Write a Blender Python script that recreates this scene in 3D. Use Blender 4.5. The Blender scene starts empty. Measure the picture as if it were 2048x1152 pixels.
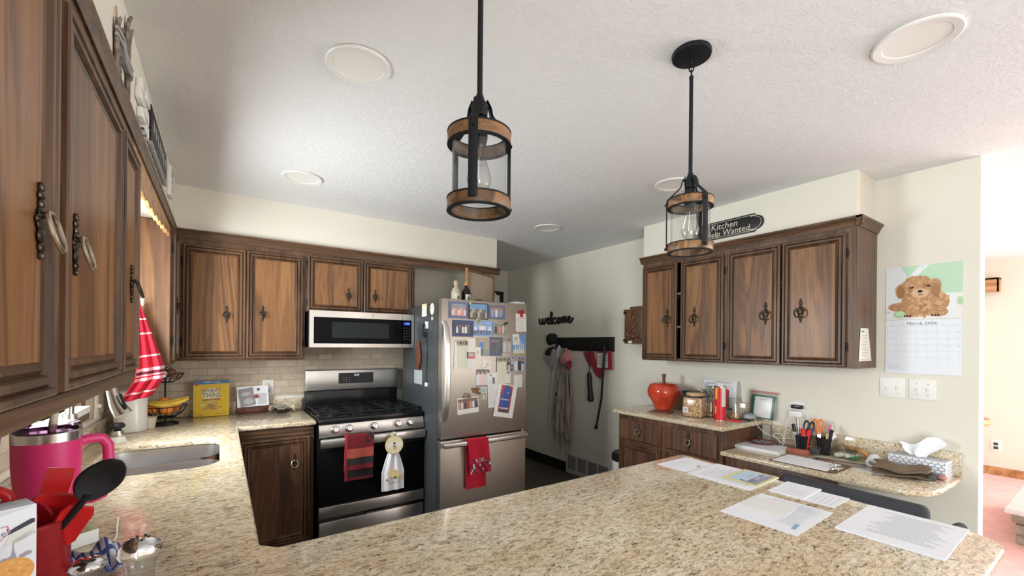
import bpy, bmesh, math, random
from mathutils import Matrix, Vector
S = bpy.context.scene
COL = S.collection
rnd = random.Random(7)
PI = math.pi
R = math.radians

# ------------------------------------------------------------------ materials
def _nt(name):
    m = bpy.data.materials.new(name); m.use_nodes = True
    nt = m.node_tree
    return m, nt, nt.nodes['Principled BSDF']

def N(nt, kind, **kw):
    n = nt.nodes.new(kind)
    for k, v in kw.items():
        if k in n.inputs: n.inputs[k].default_value = v
        else: setattr(n, k, v)
    return n

def ramp(nt, fac, stops):
    r = nt.nodes.new('ShaderNodeValToRGB')
    e = r.color_ramp.elements
    while len(e) < len(stops): e.new(0.5)
    for i, (p, c) in enumerate(stops):
        e[i].position = p; e[i].color = (*c, 1)
    nt.links.new(fac, r.inputs[0])
    return r.outputs[0]

def coords(nt, scale=(1, 1, 1), shift=True, kind='Object', rot=(0, 0, 0)):
    t = nt.nodes.new('ShaderNodeTexCoord')
    mp = nt.nodes.new('ShaderNodeMapping')
    mp.inputs['Scale'].default_value = scale
    mp.inputs['Rotation'].default_value = rot
    nt.links.new(t.outputs[kind], mp.inputs[0])
    if shift:
        oi = nt.nodes.new('ShaderNodeObjectInfo')
        a = nt.nodes.new('ShaderNodeVectorMath'); a.operation = 'MULTIPLY'
        cb = nt.nodes.new('ShaderNodeCombineXYZ')
        for i in range(3): nt.links.new(oi.outputs['Random'], cb.inputs[i])
        nt.links.new(cb.outputs[0], a.inputs[0]); a.inputs[1].default_value = (17.3, 9.1, 23.7)
        b = nt.nodes.new('ShaderNodeVectorMath'); b.operation = 'ADD'
        nt.links.new(mp.outputs[0], b.inputs[0]); nt.links.new(a.outputs[0], b.inputs[1])
        return b.outputs[0]
    return mp.outputs[0]

def bump(nt, bsdf, height, strength=.2, dist=.01):
    b = nt.nodes.new('ShaderNodeBump')
    b.inputs['Strength'].default_value = strength; b.inputs['Distance'].default_value = dist
    nt.links.new(height, b.inputs['Height']); nt.links.new(b.outputs[0], bsdf.inputs['Normal'])

def plain(name, c, rough=.5, metal=0., var=.06, scale=40, spec=.5, bmp=0., coat=0., trans=0., ior=1.45, emit=None, es=0., alpha=1., sheen=0.):
    m, nt, b = _nt(name)
    b.inputs['Roughness'].default_value = rough; b.inputs['Metallic'].default_value = metal
    b.inputs['Specular IOR Level'].default_value = spec
    b.inputs['Coat Weight'].default_value = coat
    b.inputs['Transmission Weight'].default_value = trans; b.inputs['IOR'].default_value = ior
    b.inputs['Alpha'].default_value = alpha
    b.inputs['Sheen Weight'].default_value = sheen
    v = coords(nt)
    n = N(nt, 'ShaderNodeTexNoise', Scale=scale, Detail=3.0); nt.links.new(v, n.inputs['Vector'])
    lo = tuple(max(0, x * (1 - var)) for x in c); hi = tuple(min(1, x * (1 + var)) for x in c)
    nt.links.new(ramp(nt, n.outputs['Fac'], [(.3, lo), (.7, hi)]), b.inputs['Base Color'])
    if bmp: bump(nt, b, n.outputs['Fac'], bmp, .004)
    if emit:
        b.inputs['Emission Color'].default_value = (*emit, 1); b.inputs['Emission Strength'].default_value = es
    return m

def wood(name, dark, mid, light, axis='z', rough=.45, coat=.10, figure=1.0):
    m, nt, b = _nt(name)
    sc = {'z': (1, 1, .07), 'x': (.07, 1, 1), 'y': (1, .07, 1)}[axis]
    v = coords(nt, sc)
    n1 = N(nt, 'ShaderNodeTexNoise', Scale=7.0 * figure, Detail=5.0, Distortion=1.6); nt.links.new(v, n1.inputs['Vector'])
    n2 = N(nt, 'ShaderNodeTexNoise', Scale=130.0, Detail=3.0, Distortion=.3); nt.links.new(v, n2.inputs['Vector'])
    w = N(nt, 'ShaderNodeMath', operation='SINE'); mu = N(nt, 'ShaderNodeMath', operation='MULTIPLY'); mu.inputs[1].default_value = 42.0
    nt.links.new(n1.outputs['Fac'], mu.inputs[0]); nt.links.new(mu.outputs[0], w.inputs[0])
    a = N(nt, 'ShaderNodeMath', operation='MULTIPLY_ADD'); a.inputs[1].default_value = .11
    nt.links.new(w.outputs[0], a.inputs[0]); nt.links.new(n1.outputs['Fac'], a.inputs[2])
    a2 = N(nt, 'ShaderNodeMath', operation='MULTIPLY_ADD'); a2.inputs[1].default_value = .20
    nt.links.new(n2.outputs['Fac'], a2.inputs[0]); nt.links.new(a.outputs[0], a2.inputs[2])
    nt.links.new(ramp(nt, a2.outputs[0], [(.34, dark), (.56, mid), (.80, light)]), b.inputs['Base Color'])
    b.inputs['Roughness'].default_value = rough; b.inputs['Coat Weight'].default_value = coat
    b.inputs['Coat Roughness'].default_value = .22
    bump(nt, b, n2.outputs['Fac'], .12, .002)
    return m

M = {}
M['wall'] = plain('wall_paint', (.735, .702, .61), .75, var=.015, scale=6, bmp=.03)
M['hall'] = M['wall']
def _ceiling():
    m, nt, b = _nt('ceiling_texture')
    v = coords(nt, shift=False)
    n = N(nt, 'ShaderNodeTexNoise', Scale=30.0, Detail=6.0, Roughness=.65, Distortion=1.2); nt.links.new(v, n.inputs['Vector'])
    f = ramp(nt, n.outputs['Fac'], [(.44, (0, 0, 0)), (.60, (1, 1, 1))])
    b.inputs['Base Color'].default_value = (.79, .795, .79, 1); b.inputs['Roughness'].default_value = .9
    bump(nt, b, f, .30, .010)
    return m
M['ceiling'] = _ceiling()
M['frame'] = wood('cabinet_frame_oak', (.044, .021, .010), (.086, .041, .019), (.140, .072, .034))
M['frame_x'] = wood('cabinet_rail_oak', (.044, .021, .010), (.086, .041, .019), (.140, .072, .034), 'x')
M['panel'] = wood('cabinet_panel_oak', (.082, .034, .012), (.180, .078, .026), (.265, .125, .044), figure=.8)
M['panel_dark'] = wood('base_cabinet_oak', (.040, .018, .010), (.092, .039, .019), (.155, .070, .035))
M['oak_light'] = wood('honey_oak', (.25, .12, .045), (.42, .21, .085), (.55, .30, .13), 'x')
M['oak_z'] = wood('honey_oak_upright', (.25, .12, .045), (.42, .21, .085), (.55, .30, .13), 'z')
M['band'] = wood('lamp_band_wood', (.05, .025, .012), (.17, .085, .035), (.34, .17, .07), 'x', .45, 0., 1.4)
M['twig'] = wood('weathered_wood', (.06, .045, .035), (.14, .11, .085), (.28, .22, .17), 'z', .8, 0.)

def _granite():
    m, nt, b = _nt('granite')
    v = coords(nt, (1, 2.5, 2.5), shift=False, rot=(0, 0, R(-8)))
    n1 = N(nt, 'ShaderNodeTexNoise', Scale=40.0, Detail=6.0, Roughness=.62, Distortion=.9); nt.links.new(v, n1.inputs['Vector'])
    base = ramp(nt, n1.outputs['Fac'], [(.28, (.24, .19, .135)), (.40, (.52, .43, .30)), (.52, (.74, .65, .48)), (.68, (.86, .81, .68))])
    n2 = N(nt, 'ShaderNodeTexNoise', Scale=40.0, Detail=6.0, Roughness=.70, Distortion=2.2); nt.links.new(v, n2.inputs['Vector'])
    fleck = ramp(nt, n2.outputs['Fac'], [(.39, (1, 1, 1)), (.43, (0, 0, 0))])
    n3 = N(nt, 'ShaderNodeTexNoise', Scale=4.2, Detail=2.0); nt.links.new(v, n3.inputs['Vector'])
    tint = ramp(nt, n3.outputs['Fac'], [(.35, (.93, .86, .78)), (.65, (1, 1, 1))])
    mx = N(nt, 'ShaderNodeMix', data_type='RGBA', blend_type='MULTIPLY'); mx.inputs[0].default_value = 1.
    nt.links.new(base, mx.inputs[6]); nt.links.new(tint, mx.inputs[7])
    mx2 = N(nt, 'ShaderNodeMix', data_type='RGBA'); nt.links.new(fleck, mx2.inputs[0]); nt.links.new(mx.outputs[2], mx2.inputs[6])
    mx2.inputs[7].default_value = (.055, .045, .04, 1)
    v3 = coords(nt, (1, 1.9, 1.9), shift=False, rot=(0, 0, R(14)))
    n4 = N(nt, 'ShaderNodeTexNoise', Scale=36.0, Detail=3.0, Roughness=.6, Distortion=1.6); nt.links.new(v3, n4.inputs['Vector'])
    sb = N(nt, 'ShaderNodeMath', operation='SUBTRACT'); sb.inputs[1].default_value = .47; nt.links.new(n4.outputs['Fac'], sb.inputs[0])
    ab = N(nt, 'ShaderNodeMath', operation='ABSOLUTE'); nt.links.new(sb.outputs[0], ab.inputs[0])
    vein = ramp(nt, ab.outputs[0], [(.004, (.62, .62, .62)), (.016, (0, 0, 0))])
    mx3 = N(nt, 'ShaderNodeMix', data_type='RGBA'); nt.links.new(vein, mx3.inputs[0]); nt.links.new(mx2.outputs[2], mx3.inputs[6]); mx3.inputs[7].default_value = (.12, .095, .07, 1)
    nt.links.new(mx3.outputs[2], b.inputs['Base Color'])
    b.inputs['Roughness'].default_value = .09
    return m
M['granite'] = _granite()

def _tile():
    m, nt, b = _nt('tumbled_stone_tile')
    t = nt.nodes.new('ShaderNodeTexCoord'); sp = nt.nodes.new('ShaderNodeSeparateXYZ'); nt.links.new(t.outputs['Object'], sp.inputs[0])
    ad = N(nt, 'ShaderNodeMath', operation='ADD'); nt.links.new(sp.outputs[0], ad.inputs[0]); nt.links.new(sp.outputs[1], ad.inputs[1])
    cb = nt.nodes.new('ShaderNodeCombineXYZ'); nt.links.new(ad.outputs[0], cb.inputs[0]); nt.links.new(sp.outputs[2], cb.inputs[1])
    br = N(nt, 'ShaderNodeTexBrick', Scale=1.0)
    br.inputs['Brick Width'].default_value = .105; br.inputs['Row Height'].default_value = .052
    br.inputs['Mortar Size'].default_value = .0022; br.inputs['Mortar Smooth'].default_value = .3
    br.inputs['Color1'].default_value = (.48, .40, .30, 1); br.inputs['Color2'].default_value = (.62, .53, .42, 1); br.inputs['Mortar'].default_value = (.40, .34, .27, 1)
    nt.links.new(cb.outputs[0], br.inputs['Vector'])
    n = N(nt, 'ShaderNodeTexNoise', Scale=30.0, Detail=4.0); nt.links.new(t.outputs['Object'], n.inputs['Vector'])
    mx = N(nt, 'ShaderNodeMix', data_type='RGBA', blend_type='MULTIPLY'); mx.inputs[0].default_value = .5
    nt.links.new(br.outputs['Color'], mx.inputs[6]); nt.links.new(ramp(nt, n.outputs['Fac'], [(.3, (.75, .72, .68)), (.7, (1, 1, 1))]), mx.inputs[7])
    nt.links.new(mx.outputs[2], b.inputs['Base Color']); b.inputs['Roughness'].default_value = .55
    inv = N(nt, 'ShaderNodeMath', operation='SUBTRACT'); inv.inputs[0].default_value = 1; nt.links.new(br.outputs['Fac'], inv.inputs[1])
    bump(nt, b, inv.outputs[0], .6, .004)
    return m
M['tile'] = _tile()

def _planks():
    m, nt, b = _nt('dark_plank_floor')
    v = coords(nt, shift=False)
    br = N(nt, 'ShaderNodeTexBrick', Scale=1.0); br.inputs['Brick Width'].default_value = 1.1; br.inputs['Row Height'].default_value = .16
    br.inputs['Mortar Size'].default_value = .003
    br.inputs['Color1'].default_value = (.075, .062, .05, 1); br.inputs['Color2'].default_value = (.12, .10, .082, 1); br.inputs['Mortar'].default_value = (.03, .025, .02, 1)
    nt.links.new(v, br.inputs['Vector'])
    v2 = coords(nt, (.1, 1, 1), shift=False); n = N(nt, 'ShaderNodeTexNoise', Scale=60.0, Detail=4.0); nt.links.new(v2, n.inputs['Vector'])
    mx = N(nt, 'ShaderNodeMix', data_type='RGBA', blend_type='MULTIPLY'); mx.inputs[0].default_value = .7
    nt.links.new(br.outputs['Color'], mx.inputs[6]); nt.links.new(ramp(nt, n.outputs['Fac'], [(.3, (.6, .58, .55)), (.7, (1.0, 1.0, 1.0))]), mx.inputs[7])
    nt.links.new(mx.outputs[2], b.inputs['Base Color']); b.inputs['Roughness'].default_value = .45
    return m
M['planks'] = _planks()
M['carpet'] = plain('pink_carpet', (.78, .47, .45), .95, var=.10, scale=9, bmp=.2)

def _steel(name, c=(.60, .585, .56), rough=.27, axis='x'):
    m, nt, b = _nt(name)
    v = coords(nt, {'x': (.02, 1, 1), 'z': (1, 1, .02)}[axis])
    n = N(nt, 'ShaderNodeTexNoise', Scale=240.0, Detail=2.0); nt.links.new(v, n.inputs['Vector'])
    nt.links.new(ramp(nt, n.outputs['Fac'], [(.3, tuple(x * .93 for x in c)), (.7, c)]), b.inputs['Base Color'])
    b.inputs['Metallic'].default_value = 1.; b.inputs['Roughness'].default_value = rough
    b.inputs['Anisotropic'].default_value = .4
    return m
M['steel'] = _steel('brushed_steel', (.70, .69, .665), .33); M['steel_z'] = _steel('brushed_steel_upright', axis='z')
M['fridge_steel'] = _steel('fridge_steel', (.42, .385, .335), .42, 'z'); M['handle_steel'] = _steel('handle_steel', (.80, .79, .76), .42, 'z')
M['sink'] = _steel('sink_steel', (.74, .74, .75), .22)
M['chrome'] = plain('chrome', (.82, .82, .84), .07, 1., var=.01)
M['nickel'] = plain('brushed_nickel', (.62, .60, .57), .24, 1., var=.02)
M['black'] = plain('black_plastic', (.012, .012, .013), .4)
M['black_gloss'] = plain('black_glass', (.006, .006, .007), .06, var=.02, spec=.07)
M['black_window'] = plain('smoked_glass', (.022, .025, .026), .12, var=.02, spec=.10)
M['iron'] = plain('black_iron', (.018, .02, .023), .5, .6)
M['enamel'] = plain('black_enamel', (.01, .01, .011), .18)
M['fridge_side'] = plain('dark_grey_case', (.055, .062, .066), .38, .1, var=.03, scale=300, bmp=.05)
M['brass'] = plain('antique_brass', (.075, .06, .042), .38, .8, var=.35, scale=90)
M['brass_bright'] = plain('worn_brass', (.52, .46, .36), .3, 1., var=.2, scale=90)
M['white'] = plain('white_plastic', (.80, .79, .75), .4, var=.01)
M['white_paint'] = plain('white_trim_paint', (.80, .79, .75), .4, var=.02)
M['ceramic'] = plain('white_ceramic', (.78, .78, .75), .25, var=.02)
M['paper'] = plain('white_paper', (.86, .88, .91), .7, var=.015)
M['lens'] = plain('frosted_lens', (.83, .81, .76), .6, var=.01)
def _glass(name, tint=(1, 1, 1), rough=0.02, seeds=False, refl=.05):
    m, nt, b = _nt(name)
    out = nt.nodes['Material Output']
    tr = N(nt, 'ShaderNodeBsdfTransparent'); tr.inputs[0].default_value = (*tint, 1)
    gl = N(nt, 'ShaderNodeBsdfGlossy'); gl.inputs['Roughness'].default_value = rough
    lw = N(nt, 'ShaderNodeLayerWeight', Blend=.5)
    pw = N(nt, 'ShaderNodeMath', operation='POWER'); pw.inputs[1].default_value = 3.5; nt.links.new(lw.outputs['Facing'], pw.inputs[0])
    fr = N(nt, 'ShaderNodeMath', operation='MULTIPLY_ADD'); fr.inputs[1].default_value = .55; fr.inputs[2].default_value = refl; nt.links.new(pw.outputs[0], fr.inputs[0])
    v = coords(nt, shift=False)
    n = N(nt, 'ShaderNodeTexNoise', Scale=160.0 if seeds else 8.0, Detail=2.0); nt.links.new(v, n.inputs['Vector'])
    bp = N(nt, 'ShaderNodeBump'); bp.inputs['Strength'].default_value = .35 if seeds else .03; bp.inputs['Distance'].default_value = .003
    nt.links.new(n.outputs['Fac'], bp.inputs['Height']); nt.links.new(bp.outputs[0], gl.inputs['Normal']); nt.links.new(bp.outputs[0], lw.inputs['Normal'])
    mx = N(nt, 'ShaderNodeMixShader')
    nt.links.new(fr.outputs[0], mx.inputs[0]); nt.links.new(tr.outputs[0], mx.inputs[1]); nt.links.new(gl.outputs[0], mx.inputs[2])
    nt.links.new(mx.outputs[0], out.inputs[0])
    return m
M['cut_glass'] = _glass('cut_glass', (.80, .83, .86), .12, True, .22)
M['glass'] = _glass('clear_glass', (.97, .98, .98)); M['seeded'] = _glass('seeded_glass', (.93, .95, .96), .05, True, .08)
M['bulb'] = _glass('bulb_glass', (.90, .89, .86), .03, False, .16); M['jar_glass'] = _glass('jar_glass', (.84, .87, .86), .04, False, .12); M['tinted'] = _glass('violet_lid_plastic', (.62, .45, .62), .05)
M['film'] = _glass('clear_film', (.93, .93, .91), .12, True)
M['pink'] = plain('hot_pink_enamel', (.62, .03, .16), .42, var=.03)
M['red_sil'] = plain('red_silicone', (.55, .012, .014), .32, var=.04)
M['red_crock'] = plain('red_stoneware', (.25, .008, .014), .22, var=.12, scale=60)
M['apple'] = plain('red_glaze', (.55, .055, .025), .12, var=.2, scale=14, coat=.5)
M['stem'] = plain('dark_stem_glaze', (.09, .025, .015), .3, var=.3)
M['spoon'] = plain('black_silicone', (.008, .008, .01), .55)
M['orange'] = plain('orange_skin', (.80, .26, .03), .45, var=.12, scale=60, bmp=.2)
M['banana'] = plain('banana_skin', (.80, .52, .07), .45, var=.15, scale=20)
M['onion'] = plain('garlic_onion_skin', (.60, .48, .36), .5, var=.2)
M['potato'] = plain('tan_skin', (.60, .36, .16), .7, var=.2)
M['purple'] = plain('purple_cloth', (.07, .04, .13), .8)
M['cream_cup'] = plain('cream_plastic', (.62, .56, .42), .5)
M['red_cloth'] = plain('red_terry', (.27, .010, .022), .95, var=.2, scale=200, bmp=.4, sheen=.3)
M['white_cloth'] = plain('white_terry', (.76, .76, .78), .95, var=.05, scale=200, bmp=.3)
M['grey_cloth'] = plain('grey_cotton', (.36, .36, .36), .9)
M['black_cloth'] = plain('black_cotton', (.016, .016, .018), .9)
M['jacket'] = plain('white_cotton', (.60, .55, .54), .9, var=.05, scale=15)
M['pink_cloth'] = plain('rose_cotton', (.50, .22, .23), .9, var=.1, scale=200)
M['brown_cloth'] = plain('taupe_cloth', (.165, .115, .075), .95, var=.15, scale=80, bmp=.3)
M['umbrella'] = plain('umbrella_nylon', (.012, .012, .015), .5)
M['leather'] = plain('red_brown_leather', (.14, .045, .022), .6, var=.25, scale=30)
M['tan_board'] = plain('tan_tray_paper', (.36, .29, .215), .8, var=.06)
M['trivet'] = plain('clay_tile', (.20, .085, .06), .45, var=.15)
M['red_block'] = plain('terracotta', (.33, .10, .065), .7, var=.12)
M['stone'] = plain('grey_brown_stone', (.30, .26, .21), .9, var=.35, scale=9, bmp=.6)
M['navy'] = plain('charcoal_fabric', (.045, .047, .055), .9)
M['vent'] = plain('vent_white', (.62, .61, .60), .5)
M['vent_dark'] = plain('vent_mesh', (.30, .30, .30), .7)
M['amber'] = plain('amber_plastic', (.62, .29, .09), .35, var=.12)
M['sauce'] = plain('dark_glass_bottle', (.018, .010, .008), .08)
M['milky'] = plain('frosted_bottle', (.46, .42, .33), .2, var=.15)
M['cork'] = plain('cork', (.50, .35, .20), .8)
M['sky'] = plain('window_daylight', (.8, .85, .9), .9, emit=(.85, .93, 1.0), es=6.)
M['dark_in'] = plain('dark_interior', (.02, .016, .012), .8)
M['charger'] = plain('black_charger', (.015, .015, .015), .3)

def _printed(name, rough=.55):
    m, nt, b = _nt(name)
    a = N(nt, 'ShaderNodeVertexColor', layer_name='Col')
    nt.links.new(a.outputs[0], b.inputs['Base Color']); b.inputs['Roughness'].default_value = rough
    return m
M['printed'] = _printed('printed_ink', .6); M['glossy_print'] = _printed('glossy_print', .3); M['cloth_print'] = _printed('woven_colours', .95)
def _lit(name):
    m, nt, b = _nt(name)
    a = N(nt, 'ShaderNodeVertexColor', layer_name='Col')
    nt.links.new(a.outputs[0], b.inputs['Base Color']); nt.links.new(a.outputs[0], b.inputs['Emission Color']); b.inputs['Emission Strength'].default_value = 2.2
    return m
M['led'] = _lit('lit_digits')

def _nuts():
    m, nt, b = _nt('mixed_nuts')
    v = coords(nt)
    vo = N(nt, 'ShaderNodeTexVoronoi', Scale=95.0); nt.links.new(v, vo.inputs['Vector'])
    vo.inputs['Randomness'].default_value = 1
    sp = nt.nodes.new('ShaderNodeSeparateColor'); nt.links.new(vo.outputs['Color'], sp.inputs[0])
    c = ramp(nt, sp.outputs[0], [(0, (.30, .15, .06)), (.4, (.55, .32, .15)), (.7, (.74, .56, .36)), (1, (.42, .22, .10))])
    nt.links.new(c, b.inputs['Base Color']); b.inputs['Roughness'].default_value = .2
    return m
M['nuts'] = _nuts()
def _scarf():
    m, nt, b = _nt('striped_shawl')
    v = coords(nt, (1, 1, .05), shift=False)
    w = N(nt, 'ShaderNodeTexNoise', Scale=34.0, Detail=3.0, Distortion=.5); nt.links.new(v, w.inputs['Vector'])
    c = ramp(nt, w.outputs['Fac'], [(.36, (.06, .05, .04)), (.44, (.30, .25, .19)), (.56, (.42, .36, .28)), (.66, (.16, .13, .10))])
    nt.links.new(c, b.inputs['Base Color']); b.inputs['Roughness'].default_value = .95
    return m
M['scarf'] = _scarf()

# ------------------------------------------------------------------ mesh builder
class MB:
    def __init__(s):
        s.v = []; s.f = []; s.c = []; s.mi = []; s.M = Matrix(); s.col = (1, 1, 1); s.m = 0; s.k = 0
    def lay(s, L):
        s.k += 1; return L * .00016 + s.k * 1e-6
    def add(s, vs, fs, col=None):
        o = len(s.v)
        s.v += [tuple(s.M @ Vector(p)) for p in vs]
        for f in fs:
            s.f.append(tuple(i + o for i in f)); s.c.append(col or s.col); s.mi.append(s.m)
        return s
    def bm(s, b, col=None):
        b.verts.index_update()
        s.add([v.co[:] for v in b.verts], [[v.index for v in f.verts] for f in b.faces], col); b.free()
        return s
    def box(s, x0, y0, z0, x1, y1, z1, bev=0, seg=2, col=None):
        x0, x1 = min(x0, x1), max(x0, x1); y0, y1 = min(y0, y1), max(y0, y1); z0, z1 = min(z0, z1), max(z0, z1)
        if bev <= 0:
            return s.add([(x0, y0, z0), (x1, y0, z0), (x1, y1, z0), (x0, y1, z0), (x0, y0, z1), (x1, y0, z1), (x1, y1, z1), (x0, y1, z1)],
                         [(0, 3, 2, 1), (4, 5, 6, 7), (0, 1, 5, 4), (1, 2, 6, 5), (2, 3, 7, 6), (3, 0, 4, 7)], col)
        b = bmesh.new(); bmesh.ops.create_cube(b, size=1)
        for v in b.verts: v.co = Vector(((x0 + x1) / 2 + v.co.x * (x1 - x0), (y0 + y1) / 2 + v.co.y * (y1 - y0), (z0 + z1) / 2 + v.co.z * (z1 - z0)))
        bmesh.ops.bevel(b, geom=b.edges[:], offset=min(bev, .49 * min(x1 - x0, y1 - y0, z1 - z0)), segments=seg, affect='EDGES', profile=.5)
        return s.bm(b, col)
    def lathe(s, prof, c=(0, 0, 0), n=32, col=None, caps=True, sx=1, sy=1):
        vs = []; fs = []
        for r, z in prof:
            for i in range(n):
                a = 2 * PI * i / n; vs.append((c[0] + r * sx * math.cos(a), c[1] + r * sy * math.sin(a), c[2] + z))
        for k in range(len(prof) - 1):
            for i in range(n):
                j = (i + 1) % n; fs.append((k * n + i, k * n + j, (k + 1) * n + j, (k + 1) * n + i))
        if caps:
            if prof[0][0] > 1e-6: fs.append(tuple(range(n - 1, -1, -1)))
            if prof[-1][0] > 1e-6: fs.append(tuple((len(prof) - 1) * n + i for i in range(n)))
        return s.add(vs, fs, col)
    def tube(s, pts, r, n=8, closed=False, col=None, flat=1.0, up=None):
        P = [Vector(p) for p in pts]; L = len(P)
        rs = r if isinstance(r, (list, tuple)) else [r] * L
        T = []
        for i in range(L):
            a = P[(i - 1) % L] if (closed or i > 0) else P[i]; b = P[(i + 1) % L] if (closed or i < L - 1) else P[i]
            t = (b - a); T.append(t.normalized() if t.length > 1e-9 else Vector((0, 0, 1)))
        u = Vector(up) if up else (Vector((0, 0, 1)) if abs(T[0].z) < .9 else Vector((1, 0, 0)))
        u = (u - T[0] * u.dot(T[0])).normalized()
        vs = []; fs = []
        for i in range(L):
            u = (u - T[i] * u.dot(T[i]))
            u = u.normalized() if u.length > 1e-6 else T[i].orthogonal().normalized()
            w = T[i].cross(u)
            for k in range(n):
                a = 2 * PI * k / n
                vs.append(tuple(P[i] + u * (rs[i] * math.cos(a)) + w * (rs[i] * flat * math.sin(a))))
        for i in range(L if closed else L - 1):
            j = (i + 1) % L
            for k in range(n):
                m = (k + 1) % n; fs.append((i * n + k, i * n + m, j * n + m, j * n + k))
        if not closed:
            fs.append(tuple(range(n - 1, -1, -1))); fs.append(tuple((L - 1) * n + k for k in range(n)))
        return s.add(vs, fs, col)
    def cyl(s, p0, p1, r, r1=None, n=20, col=None):
        return s.tube([p0, p1], [r, r if r1 is None else r1], n, col=col)
    def ball(s, c, r, n=16, m=10, col=None):
        rx, ry, rz = r if isinstance(r, (tuple, list)) else (r, r, r)
        vs = [(c[0], c[1], c[2] - rz)]; fs = []
        for j in range(1, m):
            t = PI * j / m
            for i in range(n):
                a = 2 * PI * i / n; vs.append((c[0] + rx * math.sin(t) * math.cos(a), c[1] + ry * math.sin(t) * math.sin(a), c[2] - rz * math.cos(t)))
        vs.append((c[0], c[1], c[2] + rz)); L = len(vs) - 1
        for i in range(n):
            j = (i + 1) % n; fs.append((0, 1 + j, 1 + i)); fs.append((L, 1 + (m - 2) * n + i, 1 + (m - 2) * n + j))
            for k in range(m - 2): fs.append((1 + k * n + i, 1 + k * n + j, 1 + (k + 1) * n + j, 1 + (k + 1) * n + i))
        return s.add(vs, fs, col)
    def prism(s, poly, z0, z1, bev=0, col=None, fn=None):
        b = bmesh.new(); vs = [b.verts.new((x, y, z0)) for x, y in poly]; f = b.faces.new(vs)
        f.normal_update()
        if f.normal.z > 0: f.normal_flip()
        e = bmesh.ops.extrude_face_region(b, geom=[f]); bmesh.ops.translate(b, verts=[v for v in e['geom'] if isinstance(v, bmesh.types.BMVert)], vec=(0, 0, z1 - z0))
        if bev: bmesh.ops.bevel(b, geom=[q for q in b.edges if abs(q.verts[0].co.z - q.verts[1].co.z) < 1e-7], offset=bev, segments=3, affect='EDGES', profile=.5)
        bmesh.ops.recalc_face_normals(b, faces=b.faces[:])
        if fn:
            for v in b.verts: v.co = Vector(fn(*v.co))
        return s.bm(b, col)
    def sheet(s, fn, nu, nv, th, col=None, colfn=None):
        """a closed thin cloth: fn(u,v)->point, thickened by th along its normal"""
        G = [[Vector(fn(i / nu, j / nv)) for j in range(nv + 1)] for i in range(nu + 1)]
        vs = []; W = nv + 1; K = (nu + 1) * W
        nr = []
        for i in range(nu + 1):
            for j in range(W):
                a = G[min(i + 1, nu)][j] - G[max(i - 1, 0)][j]; b = G[i][min(j + 1, nv)] - G[i][max(j - 1, 0)]
                q = a.cross(b); nr.append(q.normalized() if q.length > 1e-12 else Vector((0, 0, 1)))
        for sgn in (1, -1):
            for i in range(nu + 1):
                for j in range(W): vs.append(tuple(G[i][j] + nr[i * W + j] * (th / 2 * sgn)))
        def q(i, j): return i * W + j
        for i in range(nu):
            for j in range(nv):
                c = colfn((i + .5) / nu, (j + .5) / nv) if colfn else col
                o = len(s.v)
                s.f.append((q(i, j) + o, q(i + 1, j) + o, q(i + 1, j + 1) + o, q(i, j + 1) + o)); s.c.append(c or s.col); s.mi.append(s.m)
                s.f.append((K + q(i, j) + o, K + q(i, j + 1) + o, K + q(i + 1, j + 1) + o, K + q(i + 1, j) + o)); s.c.append(c or s.col); s.mi.append(s.m)
        fs = []
        for i in range(nu):
            fs.append((q(i, 0), K + q(i, 0), K + q(i + 1, 0), q(i + 1, 0))); fs.append((q(i, nv), q(i + 1, nv), K + q(i + 1, nv), K + q(i, nv)))
        for j in range(nv):
            fs.append((q(0, j), q(0, j + 1), K + q(0, j + 1), K + q(0, j))); fs.append((q(nu, j), K + q(nu, j), K + q(nu, j + 1), q(nu, j + 1)))
        ec = colfn(.5, .02) if colfn else col
        return s.add(vs, fs, ec)
    # flat artwork in the local xy plane, z is the outward normal
    def rect(s, x0, y0, x1, y1, col, L=1, rot=0):
        cx, cy = (x0 + x1) / 2, (y0 + y1) / 2; c, n = math.cos(rot), math.sin(rot)
        p = [(x0, y0), (x1, y0), (x1, y1), (x0, y1)]; zl = s.lay(L)
        return s.add([(cx + (x - cx) * c - (y - cy) * n, cy + (x - cx) * n + (y - cy) * c, zl) for x, y in p], [(0, 1, 2, 3)], col)
    def ell(s, cx, cy, rx, ry, col, L=1, n=14, rot=0):
        c, q = math.cos(rot), math.sin(rot); zl = s.lay(L)
        return s.add([(cx + rx * math.cos(a) * c - ry * math.sin(a) * q, cy + rx * math.cos(a) * q + ry * math.sin(a) * c, zl) for a in [2 * PI * i / n for i in range(n)]], [tuple(range(n))], col)
    def poly(s, pts, col, L=1):
        zl = s.lay(L)
        return s.add([(x, y, zl) for x, y in pts], [tuple(range(len(pts)))], col)
    def text(s, t, size, x, y, col, L=2, z=None, ext=0, align='CENTER', shear=0, rot=0, wscale=1, smooth=2):
        cu = bpy.data.curves.new('t', 'FONT'); cu.body = t; cu.size = size; cu.align_x = align; cu.align_y = 'CENTER'; cu.shear = shear
        cu.extrude = ext; cu.resolution_u = smooth
        ob = bpy.data.objects.new('t', cu); me = ob.to_mesh()
        c, q = math.cos(rot), math.sin(rot); zz = s.lay(L) if z is None else z
        s.add([(x + v.co.x * wscale * c - v.co.y * q, y + v.co.x * wscale * q + v.co.y * c, zz + v.co.z) for v in me.vertices], [tuple(p.vertices) for p in me.polygons], col)
        ob.to_mesh_clear(); bpy.data.objects.remove(ob); bpy.data.curves.remove(cu)
        return s
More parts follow.
